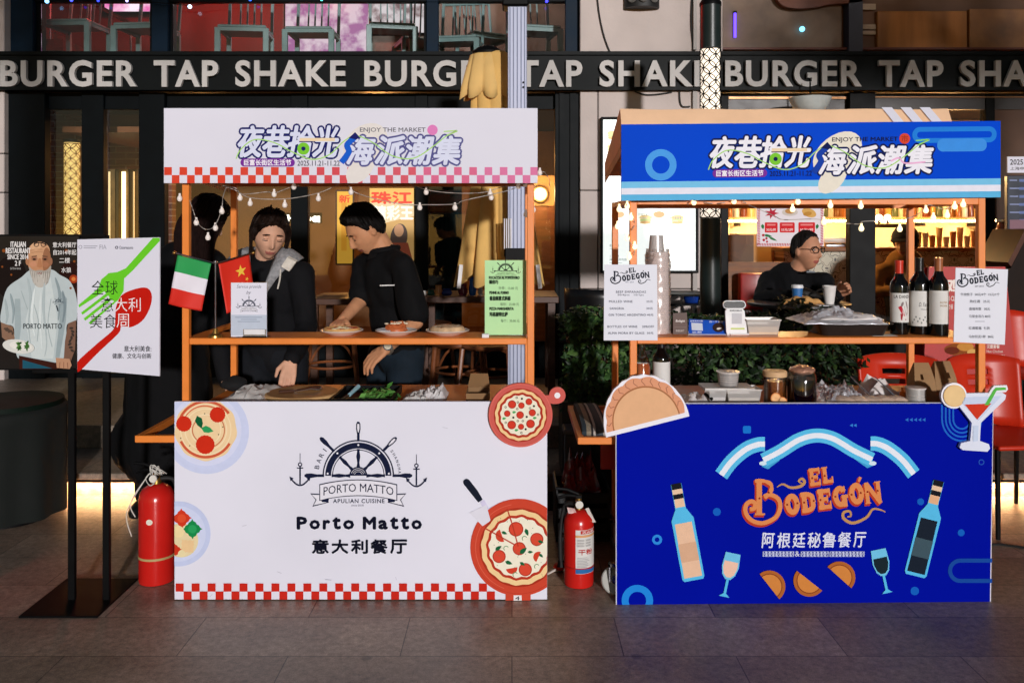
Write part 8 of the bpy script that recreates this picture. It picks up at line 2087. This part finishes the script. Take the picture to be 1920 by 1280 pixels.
# woman in the hooded jacket
J = dict(neck=(-1.262, 4.43, 1.315), pelvis=(-1.25, 4.50, .86), sL=(-1.08, 4.40, 1.255), sR=(-1.455, 4.43, 1.26), eL=(-1.035, 4.34, .99), wL=(-1.045, 4.08, .865), eR=(-1.50, 4.38, .98), wR=(-1.43, 4.30, .73), hL=(-1.16, 4.5, .82), hR=(-1.34, 4.5, .82), kL=(-1.14, 4.46, .46), kR=(-1.35, 4.46, .46), aL=(-1.14, 4.5, .08), aR=(-1.36, 4.5, .08))
t, M, hair, shirt, HM, fw, up = person('woman in a black hooded jacket with a grey lining, looking down at the counter', J, ((-1.228, 4.36, 1.455), 26, 17, 4, 1.06), '#CF9F84', '#20140F', 'tied', '#101013', '#15171C', hands=dict(L=dict(d=(-.08, -.45, -.9), n=(.25, -1, .3), curl=(.35, .5)), R=dict(d=(.6, -.6, -.4), n=(0, .2, 1))), thick=.017, lip='#A8645A')
m = MB(); m.ball(M @ Vector((0, .11, .065)), (.045, .045, .042), HM, 18)
for k in range(44):
    rnd = random.Random(k); s = -1 if k % 2 else 1
    a0 = M @ Vector((.01 + s * (.012 + .04 * rnd.random()), -.078 + .05 * rnd.random(), .092 - .02 * rnd.random())); a1 = M @ Vector((s * (.080 + .012 * rnd.random()), -.045 + .06 * rnd.random(), .02)); a2 = M @ Vector((s * (.066 + .02 * rnd.random()), -.035 + .05 * rnd.random(), -.075 - .05 * rnd.random()))
    m.tube(spline([a0, M @ Vector((s * .066, -.07 + .05 * rnd.random(), .07)), a1, a2], 5), [.0045] * 12 + [.003, .002, .0015, .0012], HM, 5)
m.build('hair_bun', hair)
HOOD = mat('grey_hood_lining', '#8E8E90', .9, var=.3, vs=60, bump=.3, bs=120); HWH = mat('cream_hood_lining', '#CFC8BC', .9, var=.15, vs=40)
for s in (-1, 1):
    x, yy, zz = J['neck'][0], J['neck'][1], J['neck'][2]
    inn = spline([(x + s * .012, yy - .128, zz - .15), (x + s * .045, yy - .118, zz - .04), (x + s * .062, yy - .05, zz + .055), (x + s * .05, yy + .03, zz + .075), (x, yy + .07, zz + .08)], 6)
    outr = spline([(x + s * .03, yy - .140, zz - .165), (x + s * .11, yy - .130, zz - .05), (x + s * .185, yy - .06, zz + .015), (x + s * .17, yy + .06, zz + .02), (x, yy + .16, zz + .0)], 6)
    m = MB(); V = []
    for p, q in zip(inn, outr):
        V.append([m.bm.verts.new(p.lerp(q, t_) + Vector((0, -.012, .026)) * math.sin(math.pi * t_) + Vector((0, 0, .006 * noise.noise(p * 30 + q * 9)))) for t_ in (0, .2, .4, .6, .8, 1)])
    i = m.mi(HOOD)
    for A, B_ in zip(V, V[1:]):
        for k in range(5): m.bm.faces.new((A[k], A[k + 1], B_[k + 1], B_[k])).material_index = i
    m.build('hood', shirt, smooth=80).modifiers.new('s', 'SOLIDIFY').thickness = .008
m = MB(); m.prism([Vector((-1.125, 4.310, 1.345)), Vector((-1.085, 4.325, 1.322)), Vector((-1.11, 4.288, 1.275)), Vector((-1.15, 4.29, 1.30))], (.004, .02, .006), HWH); m.tube(spline([(-1.155, 4.30, 1.285), (-1.152, 4.275, 1.24), (-1.162, 4.27, 1.19)], 4), .0042, HWH, 6); m.build('drawstring', shirt)
# man in the black polo
J = dict(neck=(-.655, 4.48, 1.365), pelvis=(-.60, 4.52, .86), sL=(-.545, 4.33, 1.292), sR=(-.79, 4.60, 1.29), eL=(-.475, 4.25, 1.03), wL=(-.60, 4.08, .915), eR=(-.785, 4.50, 1.12), wR=(-.85, 4.32, 1.03), hL=(-.55, 4.46, .82), hR=(-.67, 4.58, .82), kL=(-.57, 4.42, .46), kR=(-.70, 4.54, .46), aL=(-.55, 4.46, .08), aR=(-.67, 4.58, .08))
t, M, hair, shirt, HM, fw, up = person('man in a black polo shirt turned sideways, reaching down behind the shelf', J, ((-.752, 4.43, 1.478), -62, 34, 0, 1.06), '#C58D68', '#0E0B0A', 'short', '#0C0C0E', '#17222C', sleeves=.5, hands=dict(L=dict(d=(-.75, -.3, -.55), n=(-.2, -.6, .8)), R=dict(d=(-.2, -.95, -.22), n=(0, .3, 1))), thick=.026, lip='#8A4E42')
m = MB(); c = Vector((-.593, 4.085, .922)); ax = Vector((-.5, -.68, -.46)).normalized()
m.cyl(c - ax * .009, c + ax * .009, .034, .034, mat('watch_strap', '#6A6258', .4), 20); fc = Vector((.2, -.85, .35)).normalized(); m.cyl(c + fc * .03, c + fc * .042, .021, .021, CHROME, 20); m.cyl(c + fc * .042, c + fc * .0425, .017, .017, mat('watch_face', '#C9C0AA', .3), 20); tag(m.build('wristwatch'), 'round steel wristwatch on the wrist of the man in the polo shirt', 'watch')
m = MB(); m.box((-.655, 4.262, 1.205), (-.575, 4.267, 1.211), mat('white_piping', '#D8D6D4', .6), .001, M=Matrix.Translation((-.615, 4.265, 1.2)) @ Matrix.Rotation(R(20), 4, 'Z') @ Matrix.Translation((.615, -4.265, -1.2))); m.build('pocket_trim', shirt)
m = MB(); nk = Vector((-.665, 4.475, 1.372)); m.tube([nk + Vector((.072 * math.cos(k * .3927), .074 * math.sin(k * .3927), .012 * math.cos(k * .3927) + .006)) for k in range(16)], .016, mat('cloth_0C0C0E', '#0C0C0E'), 8, closed=True)
m.prism([nk + Vector((-.062, -.05, .012)), nk + Vector((-.075, -.085, -.045)), nk + Vector((-.03, -.088, -.03)), nk + Vector((-.015, -.075, .004))], (.004, .008, .004), mat('cloth_0C0C0E', '#0C0C0E')); m.build('collar', shirt)
# woman in the long dark coat
J = dict(neck=(-1.70, 4.52, 1.395), pelvis=(-1.80, 4.52, .86), sL=(-1.56, 4.52, 1.30), sR=(-1.90, 4.56, 1.30), eL=(-1.56, 4.50, 1.04), wL=(-1.69, 4.45, .95), eR=(-1.97, 4.62, 1.02), wR=(-1.90, 4.62, .82), hL=(-1.72, 4.52, .82), hR=(-1.90, 4.52, .82), kL=(-1.72, 4.48, .46), kR=(-1.90, 4.48, .46), aL=(-1.72, 4.52, .08), aR=(-1.92, 4.52, .08))
t, M, hair, shirt, HM, fw, up = person('woman with long dark hair in a long black coat, half hidden by the stall post', J, ((-1.60, 4.50, 1.535), 125, 30, 0, 1.0), '#CFA488', '#1A0D0B', 'long', '#08080A', '#0A0A0C', voxel=.006, thick=.022, coat=.14)
m = MB()
for k in range(80):
    rnd = random.Random(k + 50); an = R(-50 + 290 * rnd.random()); r0 = .085 + .012 * rnd.random()
    a0 = M @ Vector((math.cos(an) * .075, math.sin(an) * .09, .02 + .05 * rnd.random())); a1 = M @ Vector((math.cos(an) * r0, math.sin(an) * .105, -.10)); a2 = a1 + Vector((-.02 + .03 * rnd.random(), -.01, -.16 - .14 * rnd.random()))
    m.tube(spline([a0, a1, a2], 5), [.010] * 7 + [.008, .006, .004, .002], HM, 6)
m.build('hair_lengths', hair)
# seated guest with glasses
yS = 6.12
def q_(px, py, y): return tuple(P(px, py, y))
J = dict(neck=q_(1487, 517, 6.16), pelvis=(X(1475, 6.2), 6.24, .82), sL=(X(1544, 6.05), 6.03, 1.115), sR=(X(1444, 6.2), 6.26, 1.115), eL=(X(1556, 5.9), 5.93, 1.0), wL=(X(1572, 5.78), 5.76, 1.055), eR=(X(1432, 6.0), 6.06, 1.0), wR=(X(1490, 5.8), 5.84, 1.04), hL=(X(1500, 6.1), 6.14, .80), hR=(X(1450, 6.1), 6.20, .80), kL=(X(1520, 5.9), 5.78, .78), kR=(X(1468, 5.9), 5.82, .78), aL=(X(1520, 5.9), 5.82, .36), aR=(X(1468, 5.9), 5.84, .36))
t, M, hair, shirt, HM, fw, up = person('seated man in glasses and a black jacket at the round table behind the hedge', J, ((X(1510, 6.10), 6.08, Z(470, 6.12)), 34, 0, 0, 1.16), '#C08A6C', '#1A1614', 'receding', '#0D0D10', '#101014', voxel=.006, thick=.007, lids=False, bulk=1.35, hands=dict(L=dict(d=(.3, -.5, .35), n=(.6, .3, .2), curl=(.7, .8)), R=dict(d=(.6, -.7, .1), n=(0, 0, 1), curl=(.7, .8))))
m = MB()
for s in (-1, 1):
    m.tube([M @ Vector((s * .033 + .024 * math.cos(2 * math.pi * k / 16), -.098 + .25 * (abs(s * .033 + .024 * math.cos(2 * math.pi * k / 16)) ** 2) / .1, .006 + .018 * math.sin(2 * math.pi * k / 16))) for k in range(16)], .0028, BLACKM, 6, closed=True); m.tube([M @ Vector((s * .058, -.09, .012)), M @ Vector((s * .077, -.02, .012)), M @ Vector((s * .078, .012, .006))], .0026, BLACKM, 6)
m.tube([M @ Vector((-.01, -.1, .01)), M @ Vector((.01, -.1, .01))], .0026, BLACKM, 6); tag(m.build('eyeglasses'), 'dark framed eyeglasses worn by the seated man', 'glasses')
m = MB(); m.box(q_(1512, 511, 5.965), q_(1528, 508, 5.96), mat('grey_badge', '#5A6068', .5)); m.build('chest_logo', shirt)
# barkeeper with a cap
yb = 7.75
J = dict(neck=q_(1698, 490, yb + .05), pelvis=(X(1700, yb), yb + .1, .95), sL=(X(1735, yb), yb + .02, 1.10), sR=(X(1655, yb), yb + .06, 1.10), eL=(X(1748, yb), yb - .02, .92), wL=(X(1720, yb), yb - .22, .96), eR=(X(1640, yb), yb, .92), wR=(X(1672, yb), yb - .2, .96), hL=(X(1712, yb), yb + .1, .90), hR=(X(1688, yb), yb + .1, .90), kL=(X(1712, yb), yb + .08, .62), kR=(X(1688, yb), yb + .08, .62), aL=(X(1712, yb), yb + .1, .375), aR=(X(1688, yb), yb + .1, .375))
t, M, hair, shirt, HM, fw, up = person('barkeeper in a black cap and tan shirt behind the tall bottles', J, ((X(1698, yb), yb, Z(456, yb)), -48, 8, 0, 1.15), '#B98A66', '#17100D', 'tied', '#8A6030', '#201A16', voxel=.008)
m = MB(); CP = mat('black_cap_cloth', '#0C0B0C', .85)
def capf(d):
    p = face_point(d); k = sstep(.22, .34, d.z); return p + d * (-.016 * (1 - k) + .034 * k)
add_shell(m, M, capf, CP, 48, 40); m.rings([[M @ Vector((.075 * math.sin(R(a_)) * (1 + .0 * j), -.075 - .03 * math.cos(R(a_)) - j * .05 * math.cos(R(a_)), .052 - j * .012 + dz)) for a_ in range(-75, 76, 15)] + [M @ Vector((.075 * math.sin(R(a_)), -.075 - .03 * math.cos(R(a_)) - j * .05 * math.cos(R(a_)), .046 - j * .012)) for a_ in range(75, -76, -15)] for j, dz in ((0, .002), (.6, .002), (1.2, .001))], CP); tag(m.build('baseball_cap'), 'black peaked cap on the barkeeper behind the bottles', 'cap')
